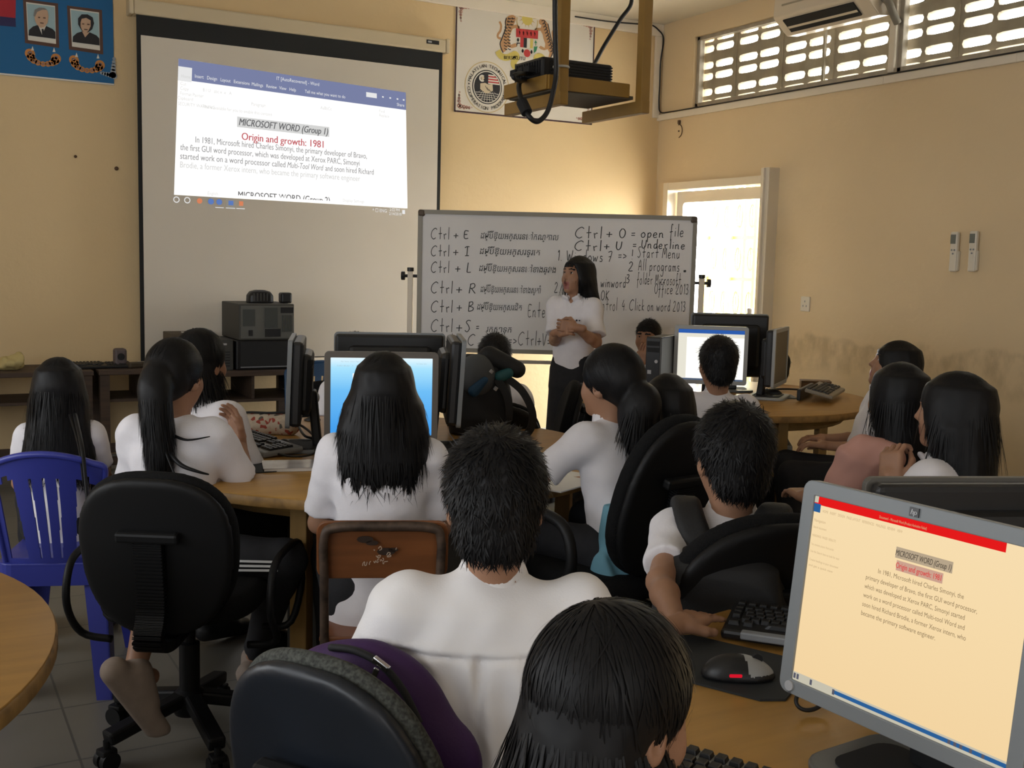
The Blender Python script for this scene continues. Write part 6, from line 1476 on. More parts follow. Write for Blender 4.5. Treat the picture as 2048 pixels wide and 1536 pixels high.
# mouse and mat
def mouse_net(L=.115, W=.062, H=.038):
    s = SDF((-.06, -.09, -.02), (.06, .09, .07), .0035); s.ell((0, -.008, .004), (W/2, L/2, H)); s.ell((0, .02, .0), (W/2*.95, L/2*.75, H*.75), None, .015); s.cut((0, 0, .001), (0, 0, -1), .003); return s.net()
mz = at_z(1478, 1338, TZ+.02); V, Q = mouse_net(); t = thing('computer_mouse', 'black mouse with silver front and red glow on the dark mat', 'mouse', (mz.x, mz.y, TZ+.005), R_(-118))
cen = V[Q].mean(1); top = (cen[:,1] > .004+.25*np.abs(cen[:,0])) & (cen[:,2] > .012)
link('shell', np_mesh('shell', [(V, Q[~top])]), M_BLACK, t); link('buttons', np_mesh('buttons', [(V, Q[top])]), mat('mouse_silver', (.36, .36, .35), .4), t)
MB().cyl((-.004, .030, .034), (.004, .030, .034), .009, n=16).build('scroll_wheel', M_BLACKM, t)
MB().box((.0300, -.012, .014), (.004, .022, .006), bev=.002).build('red_light', emis('red_led', (.8, .01, .03), .8), t)
pd = at_z(1425, 1340, TZ); mp = MB(); mp.prism([(-.13, -.10), (.10, -.115), (.135, -.09), (.13, .10), (-.11, .115), (-.135, .09)], (0,0,0), (1,0,0), (0,1,0), .004)
o = mp.build('mouse_pad', mat('dark_rubber', (.018, .020, .021), .8)); o.location = (pd.x+.03, pd.y+.0, TZ+.0005); o.rotation_euler = (0, 0, R_(-60)); tag(o, 'dark mouse pad under the silver and black mouse', 'mouse pad')
rg = at_z(1622, 1398, TZ+.02); tag(MB().tube(smooth_path([(rg.x+.03*math.cos(q), rg.y+.0+.012*math.sin(q), TZ+.022+.014*math.sin(q+.4)) for q in np.linspace(0, 2*PI, 12)[:-1]], 3, closed=True), .0035, 6, closed=True).build('cable_loop', M_CABLE, smooth=True), 'small dark cable loop on table below the large lit monitor', 'cable')

# ---------------------------------------------------------------- on the middle table
def pix_box(name, label, cat, px, py, z, d, m, rz=0, bev=.004, group=None):
    p = at_z(px, py, z); o = MB().box((0, 0, d[2]/2), d, bev=bev).build(name, m); o.location = (p.x, p.y, z+.001); o.rotation_euler = (0, 0, rz); return tag(o, label, cat, group)
p = at_z(588, 935, TZ); t = thing('notebook', 'notebook in glossy plastic sleeve lying at the edge of middle table', 'notebook', (p.x, p.y, TZ+.001), R_(-14))
MB().box((0, 0, .005), (.20, .145, .010)).build('pages', M_PAPER, t); MB().box((0, 0, .0108), (.206, .150, .0016)).build('cover', mat('glossy_sleeve', (.50, .47, .46), .15, noise=.25, nscale=12), t)
p = at_z(520, 935, TZ); o = MB().prism([(-.12, -.09), (.10, -.10), (.12, .08), (-.10, .10)], (0,0,0), (1,0,0), (0,1,0), .003).build('mouse_pad', mat('dark_rubber', ())); o.location = (p.x, p.y, TZ+.0005); tag(o, 'black mat under the keyboard corner on middle table', 'mouse pad')
p = at_z(535, 868, TZ); t = thing('pencil_case', 'floral cloth pencil case with dark zip on the middle table', 'pencil case', (p.x, p.y, TZ), R_(-35))
s = SDF((-.16, -.09, -.02), (.16, .09, .12), .006); s.cone((-.09, 0, .040), (.09, 0, .042), .040, .044); s.warp(lambda X, Y, Z: .004*vnoise(X, Y, Z, 60, 3)); s.cut((0,0,.001), (0,0,-1)); V, Q = s.net()
mfl = mat('floral_cloth', (.50, .40, .30), .85); n_ = mfl.node_tree; vo = n_.nodes.new('ShaderNodeTexVoronoi'); vo.inputs['Scale'].default_value = 70; tc_ = n_.nodes.new('ShaderNodeTexCoord'); n_.links.new(tc_.outputs['Object'], vo.inputs['Vector']); rp = n_.nodes.new('ShaderNodeValToRGB'); rp.color_ramp.interpolation = 'CONSTANT'
for ps, cc in ((0, (.50, .41, .31)), (.55, (.30, .05, .03)), (.70, (.45, .36, .27)), (.85, (.10, .09, .07))): (rp.color_ramp.elements.new(ps) if ps not in (0,) else rp.color_ramp.elements[0]).color = (*cc, 1)
n_.links.new(vo.outputs['Color'], rp.inputs[0]); n_.links.new(rp.outputs[0], n_.nodes['Principled BSDF'].inputs['Base Color'])
link('pouch', np_mesh('pouch', [(V, Q)]), mfl, t); MB().tube(smooth_path([(-.125, -.01, .05), (-.09, -.015, .083), (0, -.012, .086), (.09, -.012, .087), (.13, 0, .05)], 5), .005, 6).build('zip', M_BLACKM, t, smooth=True)
MB().lathe((.09, -.01, .092), [(.001, 0), (.012, .004), (.012, .014), (.001, .020)], 12).build('red_bead', mat('red_plastic', (.5, .01, .04), .4), t, smooth=True)
p = at_z(625, 850, TZ); t = thing('webcam', 'small grey round webcam beside the lit blue screen', 'webcam', (p.x+.04, p.y+.12, TZ)); MB().cyl((0, .0, .10), (-.012, -.022, .10), .032, n=24).build('body', M_GREYP, t, bev=.004); MB().cyl((-.012, -.022, .10), (-.0135, -.025, .10), .012, n=16).build('lens', M_BLACK, t); MB().lathe((0,0,0), [(.035, 0), (.035, .006), (.008, .02), (.008, .075)], 20).build('stand', M_BLACK, t, smooth=True)
def table_cable(label, pts, r=.005):
    tag(MB().tube(smooth_path([tuple(q) for q in pts], 6), r, 6).build('table_cable', M_CABLE, smooth=True), label, 'cable')
def zt(px, py, dz=.012): q = at_z(px, py, TZ+dz); return q
table_cable('black cables tangled at foot of the edge-on left monitor', [zt(548, 893), zt(570, 880, .03), zt(600, 900), zt(632, 898), zt(640, 880), zt(610, 872, .03), zt(598, 850, .05), zt(618, 862, .03), zt(640, 885)])
table_cable('thin black cable curling around the monitor base on middle table', [zt(545, 905), zt(575, 912), zt(610, 912), zt(630, 905), zt(622, 895), zt(590, 893), zt(560, 897), zt(548, 908)], .004)
table_cable('black cables behind the lit blue screen at right', [zt(872, 880), zt(890, 892), zt(915, 880, .03), zt(940, 893), zt(930, 905), zt(895, 905), zt(880, 893)])
pt = at_z(1125, 965, TZ); o = MB().box((0, 0, .002), (.30, .21, .004)).build('paper_sheet', M_PAPER); o.location = (pt.x+.0, pt.y+.02, TZ+.001); o.rotation_euler = (0, 0, R_(25)); tag(o, 'white paper sheet under the arm of girl with long ponytail', 'paper')
# right table bits
pm_ = at_z(1548, 793, TZ); o = MB().prism(rrect(.22, .18, .03), (0,0,0), (1,0,0), (0,1,0), .004).build('mouse_pad', mat('grey_pad', (.15, .14, .11), .8)); o.location = (pm_.x, pm_.y, TZ+.0005); o.rotation_euler = (0, 0, R_(-30)); tag(o, 'grey mouse pad on right table beside the pale keyboard', 'mouse pad')
V, Q = mouse_net(.10, .055, .032); t = thing('computer_mouse', 'small dark mouse on the grey pad on right table', 'mouse', (pm_.x, pm_.y+.02, TZ+.005), R_(40)); link('shell', np_mesh('shell', [(V, Q)]), M_BLACK, t); MB().cyl((-.004, .026, .029), (.004, .026, .029), .008, n=12).build('scroll_wheel', M_GREYP, t)
table_cable('dark cable on right table behind the grey mouse pad', [zt(1490, 800), zt(1508, 790), zt(1530, 780), zt(1570, 778), zt(1600, 779), zt(1625, 776)], .006)
t = thing('wooden_box', 'low brown wooden box behind the pale keyboard on right table', 'box', tuple(at_z(1640, 783, TZ)+Vector((.02, .06, .001))), R_(-38)); MB().box((0, 0, .025), (.17, .10, .05), bev=.006).build('case', mat('brown_box', (.16, .085, .03), .6, noise=.2), t); MB().box((0, 0, .053), (.172, .102, .008), bev=.003).build('lid', mat('brown_box', ()), t)

# ---------------------------------------------------------------- old desks along the front wall
def old_desk(label, x0, x1, y0, z, sh=True, legs=None):
    w = x1-x0; t = thing('old_desk', label, 'desk', ((x0+x1)/2, (y0+YF-.10)/2, 0), 0, 'old wooden desks along the front wall'); d = YF-.10-y0
    MB().box((0, 0, z-.015), (w, d, .03), bev=.004).build('desktop', M_DWOOD, t)
    for sx in (-1, 1):
        for sy in (-1, 1): MB().box((sx*(w/2-.035), sy*(d/2-.035), (z-.03)/2), (.055, .055, z-.03)).build('leg', M_DWOOD, t)
    if sh: MB().box((0, 0, z-.19), (w-.08, d-.04, .018)).build('shelf', M_DWOOD, t)
    for sx in (-1, 0, 1): MB().box((sx*(w/2-.02), 0, z-.105), (.018, d-.06, .15)).build('side_panel', M_DWOOD, t)
    MB().box((0, d/2-.02, .16), (w-.1, .02, .06)).build('back_rail', M_DWOOD, t); MB().box((0, -d/2+.04, .15), (w-.1, .025, .05)).build('foot_rail', M_DWOOD, t)
    return t
DZ_ = .72; DYF = 7.02
old_desk('dark old wooden desk with open shelf at left under the cream wall', -.60, 1.00, DYF, DZ_); old_desk('dark old wooden desk with items left of the projection screen corner', 1.03, 1.55, DYF, DZ_)
old_desk('dark desk carrying computer cases under the projection screen', 1.58, 2.34, 6.92, DZ_-.02)
def on_desk(px, y=7.2): q = at_y(px, 740, y); return q.x
def face_px(x0, x1, yt, yb, y): a, b = at_y(x0, yb, y), at_y(x1, yt, y); return a, b
a, b = face_px(477, 590, 685, 740, 7.0); zt_ = DZ_-.02
t = thing('computer_tower', 'black computer case lying flat under the open grey case', 'computer', ((a.x+b.x)/2, 7.22, zt_), 0, 'stacked computer cases'); MB().box((0, 0, .098), (b.x-a.x+.02, .42, .19), bev=.006).build('case', M_BLACK, t); MB().box((0, -.212, .098), (b.x-a.x-.03, .006, .17)).build('side_panel', M_BLACKM, t); MB().box((0, -.215, .02), (b.x-a.x-.03, .004, .006)).build('panel_seam', M_GREYP, t)
H2 = .235; W2 = b.x-a.x-.01
tower('computer case lying on its side with grey rear panel facing us', (a.x+b.x)/2-.0, 7.22, zt_+.195, 0, H2, .44, W2, lying=True, m=mat('dusty_case', (.05, .048, .040), .6), group='stacked computer cases')
a2, b2 = face_px(437, 470, 690, 740, 7.0); t = thing('computer_tower', 'small grey computer case standing left of the stacked black case', 'computer', ((a2.x+b2.x)/2-.03, 7.2, zt_), 0); MB().box((0, 0, .10), (b2.x-a2.x+.05, .36, .20), bev=.006).build('case', mat('dark_grey_case', (.045, .045, .042), .6), t); MB().box((.02, -.182, .17), (.03, .004, .012)).build('badge', M_SILV, t)
for k in range(6): MB().box((-.0, -.182, .03+.018*k), (.11, .003, .006)).build('vent_slot', M_BLACKM, t)
a3 = at_y(375, 690, 7.25); t = thing('carton_box', 'dull brown box behind the boy on the desk at screen corner', 'box', (a3.x, 7.3, zt_), 0); MB().box((0, 0, .115), (.24, .25, .23), bev=.004).build('box', mat('dull_carton', (.10, .075, .05), .8), t); MB().box((.02, -.03, .232), (.10, .06, .004)).build('paper_slip', M_PAPER, t)
zc_ = zt_+.195+H2
xs_ = at_y(517, 625, 7.2).x; t = thing('network_switch', 'black ribbed gadget on top of the open computer case', 'gadget', (xs_, 7.17, zc_), 0); s = SDF((-.13, -.10, -.02), (.13, .10, .11), .006); s.loft((0,0,0), np.eye(3), [(.0, .085, .06, 0), (.05, .083, .06, 0), (.075, .065, .05, 0), (.085, .03, .03, 0)], .01, p=4); V, Q = s.net(); link('body', np_mesh('body', [(V, Q)]), M_BLACK, t)
for k in range(6): MB().box((-.055+.022*k, -.060, .04), (.008, .008, .05)).build('rib', mat('dark_grey_case', ()), t)
xs2 = at_y(566, 622, 7.2).x; t = thing('small_speaker', 'small dark cube speaker beside the ribbed gadget', 'speaker', (xs2, 7.15, zc_), 0); MB().box((0, 0, .035), (.075, .075, .07), bev=.012).build('body', M_BLACK, t); MB().box((0, -.039, .035), (.05, .004, .05), bev=.002).build('grille', M_BLACKM, t)
xs3 = at_y(240, 730, 7.2).x; t = thing('small_speaker', 'small brown grey box speaker standing on the old desk', 'speaker', (xs3, 7.2, DZ_), 0); MB().box((0, 0, .06), (.075, .08, .12), bev=.015).build('body', mat('taupe_plastic', (.10, .075, .075), .6), t); MB().cyl((0, -.041, .07), (0, -.044, .07), .022, n=16).build('speaker_cone', M_BLACKM, t)
keyboard('dusty dark keyboard lying on the old desk at left', on_desk(190), 7.2, DZ_+.002, .02, M_BLACK, M_BLACK, .44, .15)
p = at_y(22, 738, 7.2); s = SDF((-.12, -.10, -.02), (.12, .10, .14), .007); s.ell((0, 0, .04), (.075, .06, .045)); s.ell((.045, .0, .075), (.03, .03, .035)); s.ell((-.05, .02, .03), (.04, .05, .03)); s.warp(lambda X, Y, Z: .016*vnoise(X, Y, Z, 70, 4)); V, Q = s.net(); V[:, 2] = np.maximum(V[:, 2], .001)
o = link('crumpled_paper', np_mesh('crumpled_paper', [(V, Q)]), mat('yellowed_paper', (.50, .40, .17), .8)); o.location = (p.x, 7.2, DZ_); tag(o, 'crumpled yellowish paper on the old desk at left edge', 'paper')
p = at_y(275, 738, 7.15); t = thing('tape_dispenser', 'small brown gadget with shiny tip on the desk beside screen', 'gadget', (p.x, 7.15, DZ_), .3); MB().box((0, 0, .018), (.13, .06, .035), bev=.01).build('body', mat('dark_brown_gadget', (.05, .035, .02), .6), t); MB().box((.07, -.01, .012), (.02, .03, .018), bev=.004).build('metal_tip', M_SILV, t)
p = at_y(560, 688, 7.15); 
# ---------------------------------------------------------------- the class
G_ST = 'students in white shirts watching the screen'
def wpt(px, py, d): return at(px, py, d)

def strand_extra(t, I):
    w2l = lambda p: Matrix.Rotation(-I['fz'], 3, 'Z') @ (Vector(p)-Vector(I['loc']))
    for pts, r in (([(150, 830, 3.72), (163, 890, 3.46), (171, 960, 3.40), (174, 1010, 3.38), (172, 1072, 3.38)], .0075), ([(140, 830, 3.72), (158, 895, 3.47), (166, 970, 3.40)], .005)):
        P = smooth_path([w2l(at(*q)) for q in pts], 5); n = len(P); MB().tube(P, r, 8, taper=[1-.75*(i/n)**1.5 for i in range(n)]).build('hair_strand', M_HAIR, t, smooth=True)
def pony_extra(t, I):
    w2l = lambda p: Matrix.Rotation(-I['fz'], 3, 'Z') @ (Vector(p)-Vector(I['loc']))
    for pts, r in (([(338, 905, 3.24), (362, 930, 3.20), (395, 943, 3.19), (418, 949, 3.20)], .008), ([(345, 870, 3.27), (375, 880, 3.24), (420, 873, 3.26)], .005), ([(330, 900, 3.23), (350, 950, 3.18), (372, 985, 3.16)], .004)):
        P = smooth_path([w2l(at(*q)) for q in pts], 5); n = len(P); MB().tube(P, r, 6, taper=[1-.8*(i/n)**1.3 for i in range(n)]).build('hair_strand', M_HAIR, t, smooth=True)
    h, k = Vector(I['HP']['R']), Vector(I['KN']['R']); d = (k-h).normalized(); cam_l = (w2l(CAMP)-(h+k)/2).normalized(); side = (cam_l-d*cam_l.dot(d)).normalized(); up = d.cross(side)
    for j in (-1, 0, 1):
        m = MB(); a = .012*j; L = (k-h).length; s_ = I['s']
        pts = [h+d*L*f+(side*math.cos(.35+j*.20)+up*math.sin(.35+j*.20))*((.092+(.074-.092)*f)*s_+.004) for f in (.55, .7, .85, 1.0)]
        strap_ = smooth_path(pts, 3)
        for i in range(len(strap_)-1): m.bar(strap_[i], strap_[i+1], .007, .004, up=tuple(side))
        m.build('white_stripe', M_STRIPE, t)
def watch_extra(t, I):
    e, w = Vector(I['EL']['L']), Vector(I['WR']['L']); d = (w-e).normalized(); c = e+(w-e)*.90; u = d.orthogonal().normalized(); v = d.cross(u)
    MB().tube([c+(u*math.cos(q)+v*math.sin(q))*.027 for q in np.linspace(0, 2*PI, 21)[:-1]], .006, 8, closed=True).build('wristwatch', M_BLACK, t, smooth=True)
KEEP = {}
def keep(n):
    def f(t, I): KEEP[n] = I
    return f
# standing girl who presents
def girl_extra(t, I):
    bd = MB(); c = _np(I['PV'])+I['Mt'] @ _np((-.075, .108, .34*I['s']))
    for dx, r in ((-.006, .006), (.012, .0045)):
        bd.prism([(dx+r*math.cos(q), r*math.sin(q)) for q in np.linspace(0, 2*PI, 9)[:-1]], c, (-1,0,0), (0,0,1), .004)
    bd.build('shirt_emblem', mat('emblem_dark', (.02, .015, .03), .6), t)
    bt = MB(); p = _np(I['PV'])+I['Mt'] @ _np((0, .112, .38*I['s']))
    for k in range(2): q = _np(I['PV'])+I['Mt'] @ _np((0, .115-.004*k, (.36-.06*k)*I['s'])); bt.cyl(Vector(q), Vector(q+_np((0, .004, 0))), .005, n=10)
    bt.build('shirt_button', M_PAPER, t)
make_person('standing girl with shoulder length hair and clasped hands before the whiteboard', (1160, 513, 6.55), 122, None, 'bob',
    dict(length=.150, wide=.112, deep=.085, tip=.140, back=-.025, tipshift=-.025, face=(-.012, .125, -.070), face_r=(.076, .100, .160), slot=True, n=1500, tips=150, tipL=.03), lean=0, hyaw=-20, hpitch=8, stand=True, fem=True, skirt=True, hs=.96, cell=.008, mouth=.016, seed=11, width=.95,
    arms=dict(L=dict(wrist=wpt(1152, 655, 6.28), hand=(.80, .30, .10), palm=(.35, -.85, -.1), curl=.7, pole=(-.38, -.5, -.8)), R=dict(wrist=wpt(1117, 664, 6.34), hand=(-.82, .32, .22), palm=(-.35, -.85, -.2), curl=.7, pole=(.38, -.5, -.8))),
    shirt_opt=dict(hem=-.02, sleeve=.80, wrinkle=.005, open=True, collar_h=.036), gaze=(.0, .12), extra_fn=girl_extra)

# middle table, nearest row
make_person('student with long straight hair and a hanging strand on the blue plastic chair', (117, 717, 3.85), -14, G_ST, 'long', dict(length=.29, wide=.108, deep=.078, tip=.135, n=2200, tips=500, tipL=.08, tipshift=-.02),
    lean=6, fem=True, seed=21, width=.95, extra_fn=strand_extra)
make_person('student with a high ponytail falling down the back at left', (352, 684, 3.35), -34, G_ST, 'pony', dict(root=.012, tie=(-.006, -.100, .018), vol=.007, tail=[(.004, -.040, -.05), (.012, -.040, -.15), (.012, -.035, -.26), (.015, -.03, -.37)], tail_r=.047, n=1500, tie_mat=mat('hair_tie_grey', (.35, .35, .37), .4)),
    lean=8, hyaw=-8, collar=False, fem=True, seed=22, seat=.47, legs=dict(L=dict(knee=(-.13, .30), kw=wpt(318, 1140, 3.22), aw=wpt(268, 1348, 3.04), hem=.60, fw=wpt(318, 1462, 3.12)), R=dict(kw=wpt(572, 1118, 3.30), ankle=(.16, .30))), shoes=M_SHOE,
    arms=dict(R=dict(up=(.30, .45, -.84), fore=(-.35, .65, .66), hand=(-.3, .3, .9), palm=(-.4, -.5, 0), curl=.4)), shirt_opt=dict(sleeve=.78), extra_fn=pony_extra)
make_person('student in white leaning to the table behind the girl with high ponytail', (402, 662, 3.75), -62, G_ST, 'short', dict(vol=.004, n=2400, sleek=1, low=1, len=.8), lean=20, hyaw=10, collar=False, seed=23, shirt_opt=dict(sleeve=.85))
make_person('student in centre with blunt shoulder length hair before the lit blue screen', (768, 706, 3.08), -22, G_ST, 'bob', dict(length=.235, wide=.132, deep=.088, tip=.118, n=2400, tips=500, tipL=.055, tipshift=-.03),
    lean=5, side=2, fem=True, collar=False, seed=24, seat=.45, hs=.94, shirt_opt=dict(hem=-.22, sleeve=.80, cell=.0075))
make_person('student hidden behind the wide black monitor, only hair top visible', (712, 666, 5.2), 165, G_ST, 'short', dict(n=900), lean=5, seed=25)
make_person('student in white sitting behind the teal and black backpack', (990, 668, 4.95), -26, G_ST, 'short', dict(n=1300), lean=8, seed=26, shirt_opt=dict(sleeve=.85))
make_person('student with long dark ponytail and wristwatch leaning on middle table', (1222, 697, 3.35), 12, G_ST, 'pony', dict(tie=(.004, -.092, -.045), tail=[(.0, -.030, -.05), (.012, -.040, -.12), (.030, -.035, -.20), (.052, -.02, -.28)], tail_r=.062, n=1500, vol=.009),
    lean=17, side=3, hyaw=8, fem=True, seed=27, seat=.53, arms=dict(L=dict(up=(-.62, .42, -.66), fore=(.20, .96, -.18), palm=(0, 0, -1)), R=dict(up=(.1, .5, -.85), fore=(-.5, .8, .0))), shirt_opt=dict(sleeve=.74, hem=-.12), extra_fn=watch_extra)
make_person('small student with round black hair between ponytail girl and boy at screen', (1338, 750, 3.45), -38, G_ST, 'bob', dict(length=.10, wide=.092, deep=.080, tip=.06, n=1200, tips=150, tipL=.02), lean=10, seed=28)
# right table
make_person('student with short hair in front of the lit white document', (1438, 675, 4.7), -40, G_ST, 'short', dict(vol=.003, n=1800), lean=6, hyaw=16, seed=31, hs=.95)
make_person('student covering mouth with a hand beside the slim computer tower', (1297, 640, 6.8), 118, G_ST, 'short', dict(n=900), lean=6, hyaw=6, seed=32, cell=.0085, arms=dict(R=dict(wrist=wpt(1283, 728, 6.62), hand=(-.15, .1, .95), palm=(0, -.8, .1), curl=.35, pole=(.3, .5, -.8))))
make_person('student in white behind the sideways grey monitor', (1549, 700, 6.9), 75, G_ST, 'short', dict(n=800), lean=-4, seed=33)
make_person('student reclining in profile against the rubbed wall with fringe hair', (1806, 682, 5.0), 52, G_ST, 'bob', dict(length=.115, wide=.098, deep=.088, tip=.085, face=(0, .125, -.075), face_r=(.074, .085, .125), slot=True, n=1300, tips=200, tipL=.03), lean=-14, hyaw=-4, hpitch=16, fem=True, seed=34, cell=.0085, hs=.96, gaze=(0, .1),
    arms=dict(L=dict(up=(-.3, .35, -.88), fore=(.1, .95, .02))))
def pink_extra(t, I):
    a, b = _np(I['SH']['L']), _np(I['EL']['L']); s = SDF(np.minimum(a, b)-.16, np.maximum(a, b)+.16, .0075)
    p0, p1 = a+(b-a)*.02, a+(b-a)*.98; sdf_cyl(s, p0, p1, .074, .080, .01)
    q0 = a+(b-a)*.02; s.cone(q0, q0+_np((.05, -.06, .01)), .07, .05, .03)
    s.warp(lambda X, Y, Z: .006*vnoise(X*1.2, Y*1.2, Z*1.6, 45, 5)); V, Q = s.net(); V = relax(V, Q, 1, .4)
    link('pink_sleeve', np_mesh('pink_sleeve', [(V, Q)]), mat('pink_cloth', (.62, .33, .27), .85, noise=.05), t)
make_person('student with long hair and a pink sleeve, beside the rubbed wall', (1798, 727, 3.45), -4, G_ST, 'long', dict(length=.27, wide=.094, deep=.080, tip=.085, n=1500, tips=350, tipL=.07), lean=6, fem=True, seed=35, extra_fn=pink_extra, arms=dict(L=dict(up=(-.16, .30, -.92), fore=(.2, .9, .1))))
make_person('student with very long hair at far right, hand raised near the face', (1910, 746, 3.05), 14, G_ST, 'long', dict(length=.31, wide=.112, deep=.085, tip=.115, n=2200, tips=450, tipL=.08), lean=10, fem=True, seed=36, hyaw=14, arms=dict(L=dict(up=(-.40, .32, -.86), fore=(.42, .16, .90), hand=(.25, .15, .95), palm=(.8, -.1, 0), curl=.8)))

# nearest row
def yoke(sh, PV, Mt, s):
    def f(X, Y, Z):
        U, V, W = [Mt[0,i]*(X-PV[0])+Mt[1,i]*(Y-PV[1])+Mt[2,i]*(Z-PV[2]) for i in range(3)]
        bk = np.clip(-V*30, 0, 1); w0 = .345*s+.10*np.abs(U)**1.5
        seam = .0065*np.exp(-((W-w0)/.0045)**2)-.0035*np.exp(-((W-w0-.010)/.006)**2)
        below = 1/(1+np.exp((W-w0)/.004)); fade = np.clip((W-.16*s)/.14, 0, 1)
        pleat = .020*np.exp(-((U+.020)/.0085)**2)-.006*np.exp(-((U-.008)/.016)**2)
        fold = .0065*np.sin(U*95+W*25+.6)*np.exp(-((W-.22*s)/.12)**2)
        drag = .009*np.sin((W-.5*np.abs(U))*60)*np.clip((np.abs(U)-.05)*9, 0, 1)*np.clip((.30*s-W)*8, 0, 1)
        return bk*(seam+below*(fade*pleat+fold)+drag)
    sh.warp(f)
make_person('boy in white shirt with pleated back and short spiky hair, nearest centre', (993, 866, 1.78), -27, G_ST, 'short', dict(vol=.006, n=5200, spike=1.15, crown=(.0, -.055, .112)), lean=7, side=0, seed=41, seat=.46, hs=.93, cell=.008, shirt=M_SHIRT2, width=1.10,
    shirt_opt=dict(cell=.0058, hem=-.18, sleeve=.95, wrinkle=.0065, relax=1, fn=yoke, belly=1.02), arms=dict(L=dict(up=(-.42, .15, -.90), fore=(.2, .9, .1)), R=dict(up=(.42, .30, -.86), fore=(-.3, .9, .1))))
make_person('boy with swept short hair and black backpack straps, facing lower right table', (1470, 812, 2.45), -44, G_ST, 'short', dict(vol=.005, n=4200, spike=1.25), lean=5, hyaw=24, seed=42, seat=.46, hs=.95, cell=.008, arms=dict(L=dict(wrist=wpt(1352, 1262, 2.04)+Vector((0, 0, .012)), hand=(.45, .9, -.03), palm=(0, 0, -1), curl=.12, pole=(-.9, -.25, -.5)), R=dict(up=(.3, .4, -.86), fore=(-.2, .95, 0))),
    shirt_opt=dict(cell=.0068, sleeve=.72), extra_fn=keep('boypack'))
make_person('student with thick black hair in the foreground, head only', (1262, 1215, 1.24), -72, G_ST, 'short', dict(vol=.003, n=7000, sleek=1, low=1, len=.9, crown=(-.015, -.045, .125)), lean=16, hyaw=-8, hpitch=-12, seed=43, hs=.95, cell=.008, seat=.44)
for r in INFO: print('PERSON', r)
# ---------------------------------------------------------------- bags and loose clothes
M_BAG = mat('black_bag_nylon', (.008, .008, .009), .7, bump=.1, bscale=200); M_TEAL = mat('teal_nylon', (.010, .085, .095), .6); M_BLGR = mat('blue_grey_nylon', (.075, .080, .085), .7); M_BLN = mat('blue_nylon', (.01, .06, .13), .6); M_PURP = mat('purple_nylon', (.040, .008, .075), .7, bump=.1, bscale=200)
def strap(mb, pts, w, h, up=(0,0,1)):
    S = smooth_path(pts, 7)
    for i in range(len(S)-1): mb.bar(S[i], S[i+1]+(S[i+1]-S[i])*.12, w, h, up=up)
    return mb
k = 4.45/FPX; o = at(958, 862, 4.45); t = thing('backpack', 'teal, grey and black backpack hung on chair in front of boy in white', 'backpack', (o.x, o.y, o.z), R_(-26))
Q2 = lambda x, y, d=0: (( x-958)*k, d, (862-y)*k)
s = SDF((-.22, -.18, -.06), (.24, .18, .40), .0085); s.loft((0, 0, 0), np.eye(3), [(-.01, .12, .075, 0), (.06, .135, .09, 0), (.18, .125, .085, 0), (.27, .10, .07, 0), (.31, .06, .04, 0)], .02, p=3); s.warp(lambda X, Y, Z: .005*vnoise(X, Y, Z, 40, 8)); V, F = s.net(); link('main_bag', np_mesh('main_bag', [(V, F)]), M_BAG, t)
s = SDF((-.16, -.20, .12), (.10, .02, .36), .0075); s.ell(Q2(950, 745, -.075), (.075, .045, .085), None, .01); s.warp(lambda X, Y, Z: .004*vnoise(X, Y, Z, 60, 2)); V, F = s.net(); link('grey_pocket', np_mesh('grey_pocket', [(V, F)]), M_BLGR, t)
s = SDF((-.1, -.2, .1), (.22, .06, .40), .0075); s.cone(Q2(975, 712, -.03), Q2(1030, 735, -.04), .045, .035); V, F = s.net(); link('top_flap', np_mesh('top_flap', [(V, F)]), M_BAG, t)
s = SDF((-.1, -.2, .1), (.22, .06, .40), .0075); s.cone(Q2(996, 748, -.080), Q2(1012, 741, -.075), .024, .022); V, F = s.net(); link('teal_panel', np_mesh('teal_panel', [(V, F)]), M_TEAL, t)
s = SDF((-.16, -.22, .08), (.14, .02, .32), .0075); s.cone(Q2(945, 775, -.115), Q2(966, 752, -.125), .024, .014); V, F = s.net(); link('blue_panel', np_mesh('blue_panel', [(V, F)]), M_BLN, t)
strap(MB(), [Q2(1012, 752, -.08), Q2(1040, 775, -.10), Q2(1060, 815, -.10), Q2(1058, 850, -.08), Q2(1035, 872, -.05), Q2(985, 872, -.02)], .030, .012, (0, 1, 0)).build('shoulder_strap', M_BAG, t)
strap(MB(), [Q2(990, 752, -.09), Q2(1010, 785, -.11), Q2(1014, 825, -.11), Q2(1000, 866, -.08)], .030, .012, (0, 1, 0)).build('shoulder_strap', M_BAG, t)
MB().cyl(Q2(976, 738, -.128), Q2(980, 733, -.128), .008, n=10).build('buckle', M_SILV, t); MB().cyl(Q2(985, 772, -.12), Q2(989, 766, -.12), .008, n=10).build('buckle', M_SILV, t)

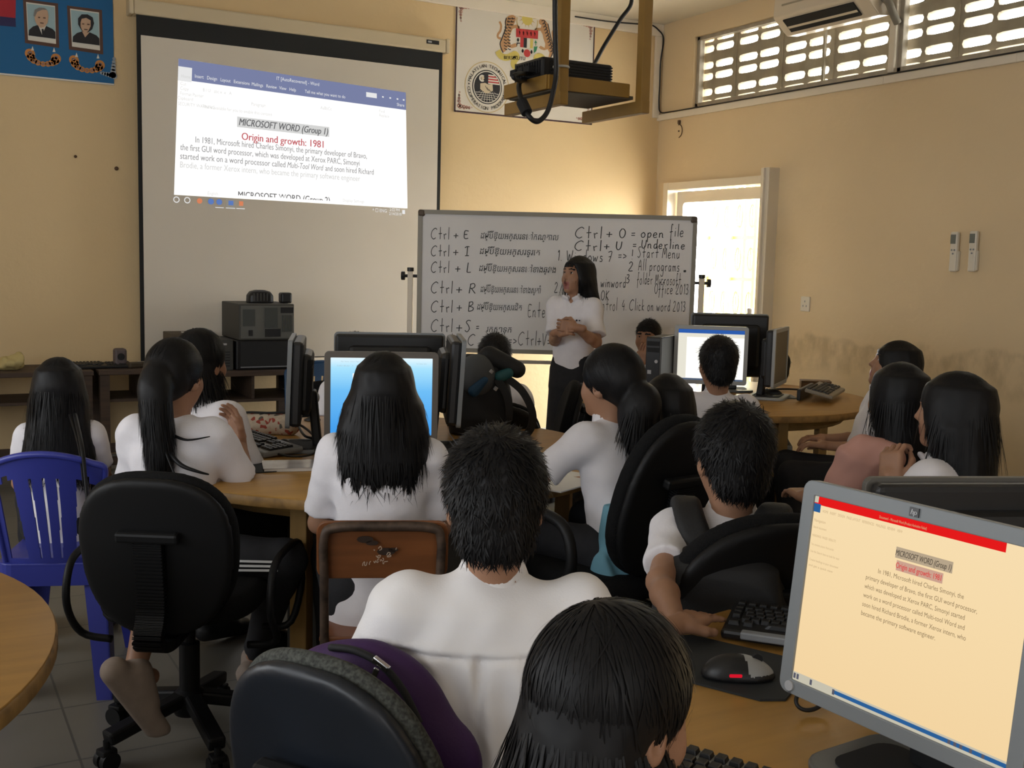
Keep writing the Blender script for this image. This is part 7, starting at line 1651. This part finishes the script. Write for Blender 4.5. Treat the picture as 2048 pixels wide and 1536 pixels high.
# purple bag between the glossy chair back and the boy
c = at(765, 1425, 1.72); t = thing('shoulder_bag', 'dark purple bag with metal zipper on the chair behind the pleated shirt', 'bag', (c.x, c.y, c.z-.13), R_(-50))
s = SDF((-.24, -.12, -.02), (.24, .12, .30), .007); s.ell((-.03, 0, .12), (.15, .055, .125)); s.ell((.06, 0, .07), (.11, .05, .09)); s.warp(lambda X, Y, Z: .005*vnoise(X, Y, Z, 45, 4)); V, F = s.net(); link('bag_body', np_mesh('bag_body', [(V, F)]), M_PURP, t)
zp = [(-.08, -.025, .232), (-.03, -.036, .238), (.02, -.044, .226), (.06, -.050, .195), (.09, -.054, .150)]
MB().tube(smooth_path(zp, 5), .006, 6).build('zipper', M_BLACKM, t, smooth=True)
z2 = MB(); z2.box((.025, -.054, .232), (.030, .010, .009), rot=Matrix.Rotation(.5, 3, 'Y'), bev=.002); z2.box((.015, -.060, .210), (.010, .004, .035), rot=Matrix.Rotation(.35, 3, 'Y'), bev=.002); z2.build('zipper_pull', M_STEEL, t)

# backpack of the boy at the right
bp = [o for o in COL.objects if o.name.startswith('person') and 'backpack straps' in o.get('label', '')][0]; I = KEEP['boypack']; s_ = I['s']; PV, Mt, SH, NB = I['PV'], I['Mt'], I['SH'], I['NB']
t = thing('backpack', 'black backpack worn by the boy with swept hair at right', 'backpack', bp.location, I['fz'])
L3 = lambda u, v, w: _np(PV)+Mt @ _np((u, v, w*s_))
s = SDF(PV-_np((.3, .4, .22)), PV+_np((.3, .2, .55)), .0085); s.loft(PV, Mt, [(-.08*s_, .125, .055, -.175), (.05*s_, .14, .075, -.185), (.24*s_, .145, .075, -.180), (.37*s_, .125, .060, -.165), (.42*s_, .07, .03, -.15)], .02, p=3); s.warp(lambda X, Y, Z: .005*vnoise(X, Y, Z, 40, 6)); V, F = s.net(); link('bag_body', np_mesh('bag_body', [(V, F)]), M_BAG, t)
for sx in (-1, 1):
    s = SDF(PV-_np((.32, .32, .1)), PV+_np((.32, .32, .62)), .0065)
    pts = [L3(sx*.03, -.135, .345), L3(sx*.055, -.118, .41), L3(sx*.080, -.085, .472), L3(sx*.098, -.020, .508), L3(sx*.108, .055, .475), L3(sx*.112, .105, .38), L3(sx*.115, .11, .25)]
    P_ = [_np(q) for q in smooth_path([Vector(q) for q in pts], 5)]; ax = Mt[:, 0]
    for a in (-.018, 0, .018): s.chain([p+ax*a for p in P_], [.0125]*len(P_), .012)
    V, F = s.net(); link('shoulder_strap', np_mesh('shoulder_strap', [(V, F)]), M_BAG, t)
strap(MB(), [L3(-.03, -.15, .35), L3(-.012, -.150, .43), L3(.012, -.150, .43), L3(.03, -.15, .35)], .022, .008, tuple(Mt[:, 1])).build('top_handle', M_BAG, t)

# light blue jacket on the seat of the centre chair
c = at(1232, 1058, 3.22); t = thing('jacket', 'light blue cloth jacket hanging over the seat of the centre chair', 'jacket', (c.x, c.y, c.z-.06), R_(8))
s = SDF((-.16, -.16, -.12), (.18, .16, .20), .0065); s.loft((0, 0, 0), np.eye(3), [(-.09, .085, .06, -.01), (-.03, .065, .05, 0), (.06, .045, .035, .01), (.13, .030, .022, .02)], .01); s.warp(lambda X, Y, Z: .007*np.sin(X*110+Z*20)*np.clip(.08-Z, 0, .1)*10+.004*vnoise(X, Y, Z, 50, 3)); V, F = s.net(); link('cloth', np_mesh('cloth', [(V, F)]), mat('light_blue_cloth', (.16, .36, .46), .85), t)
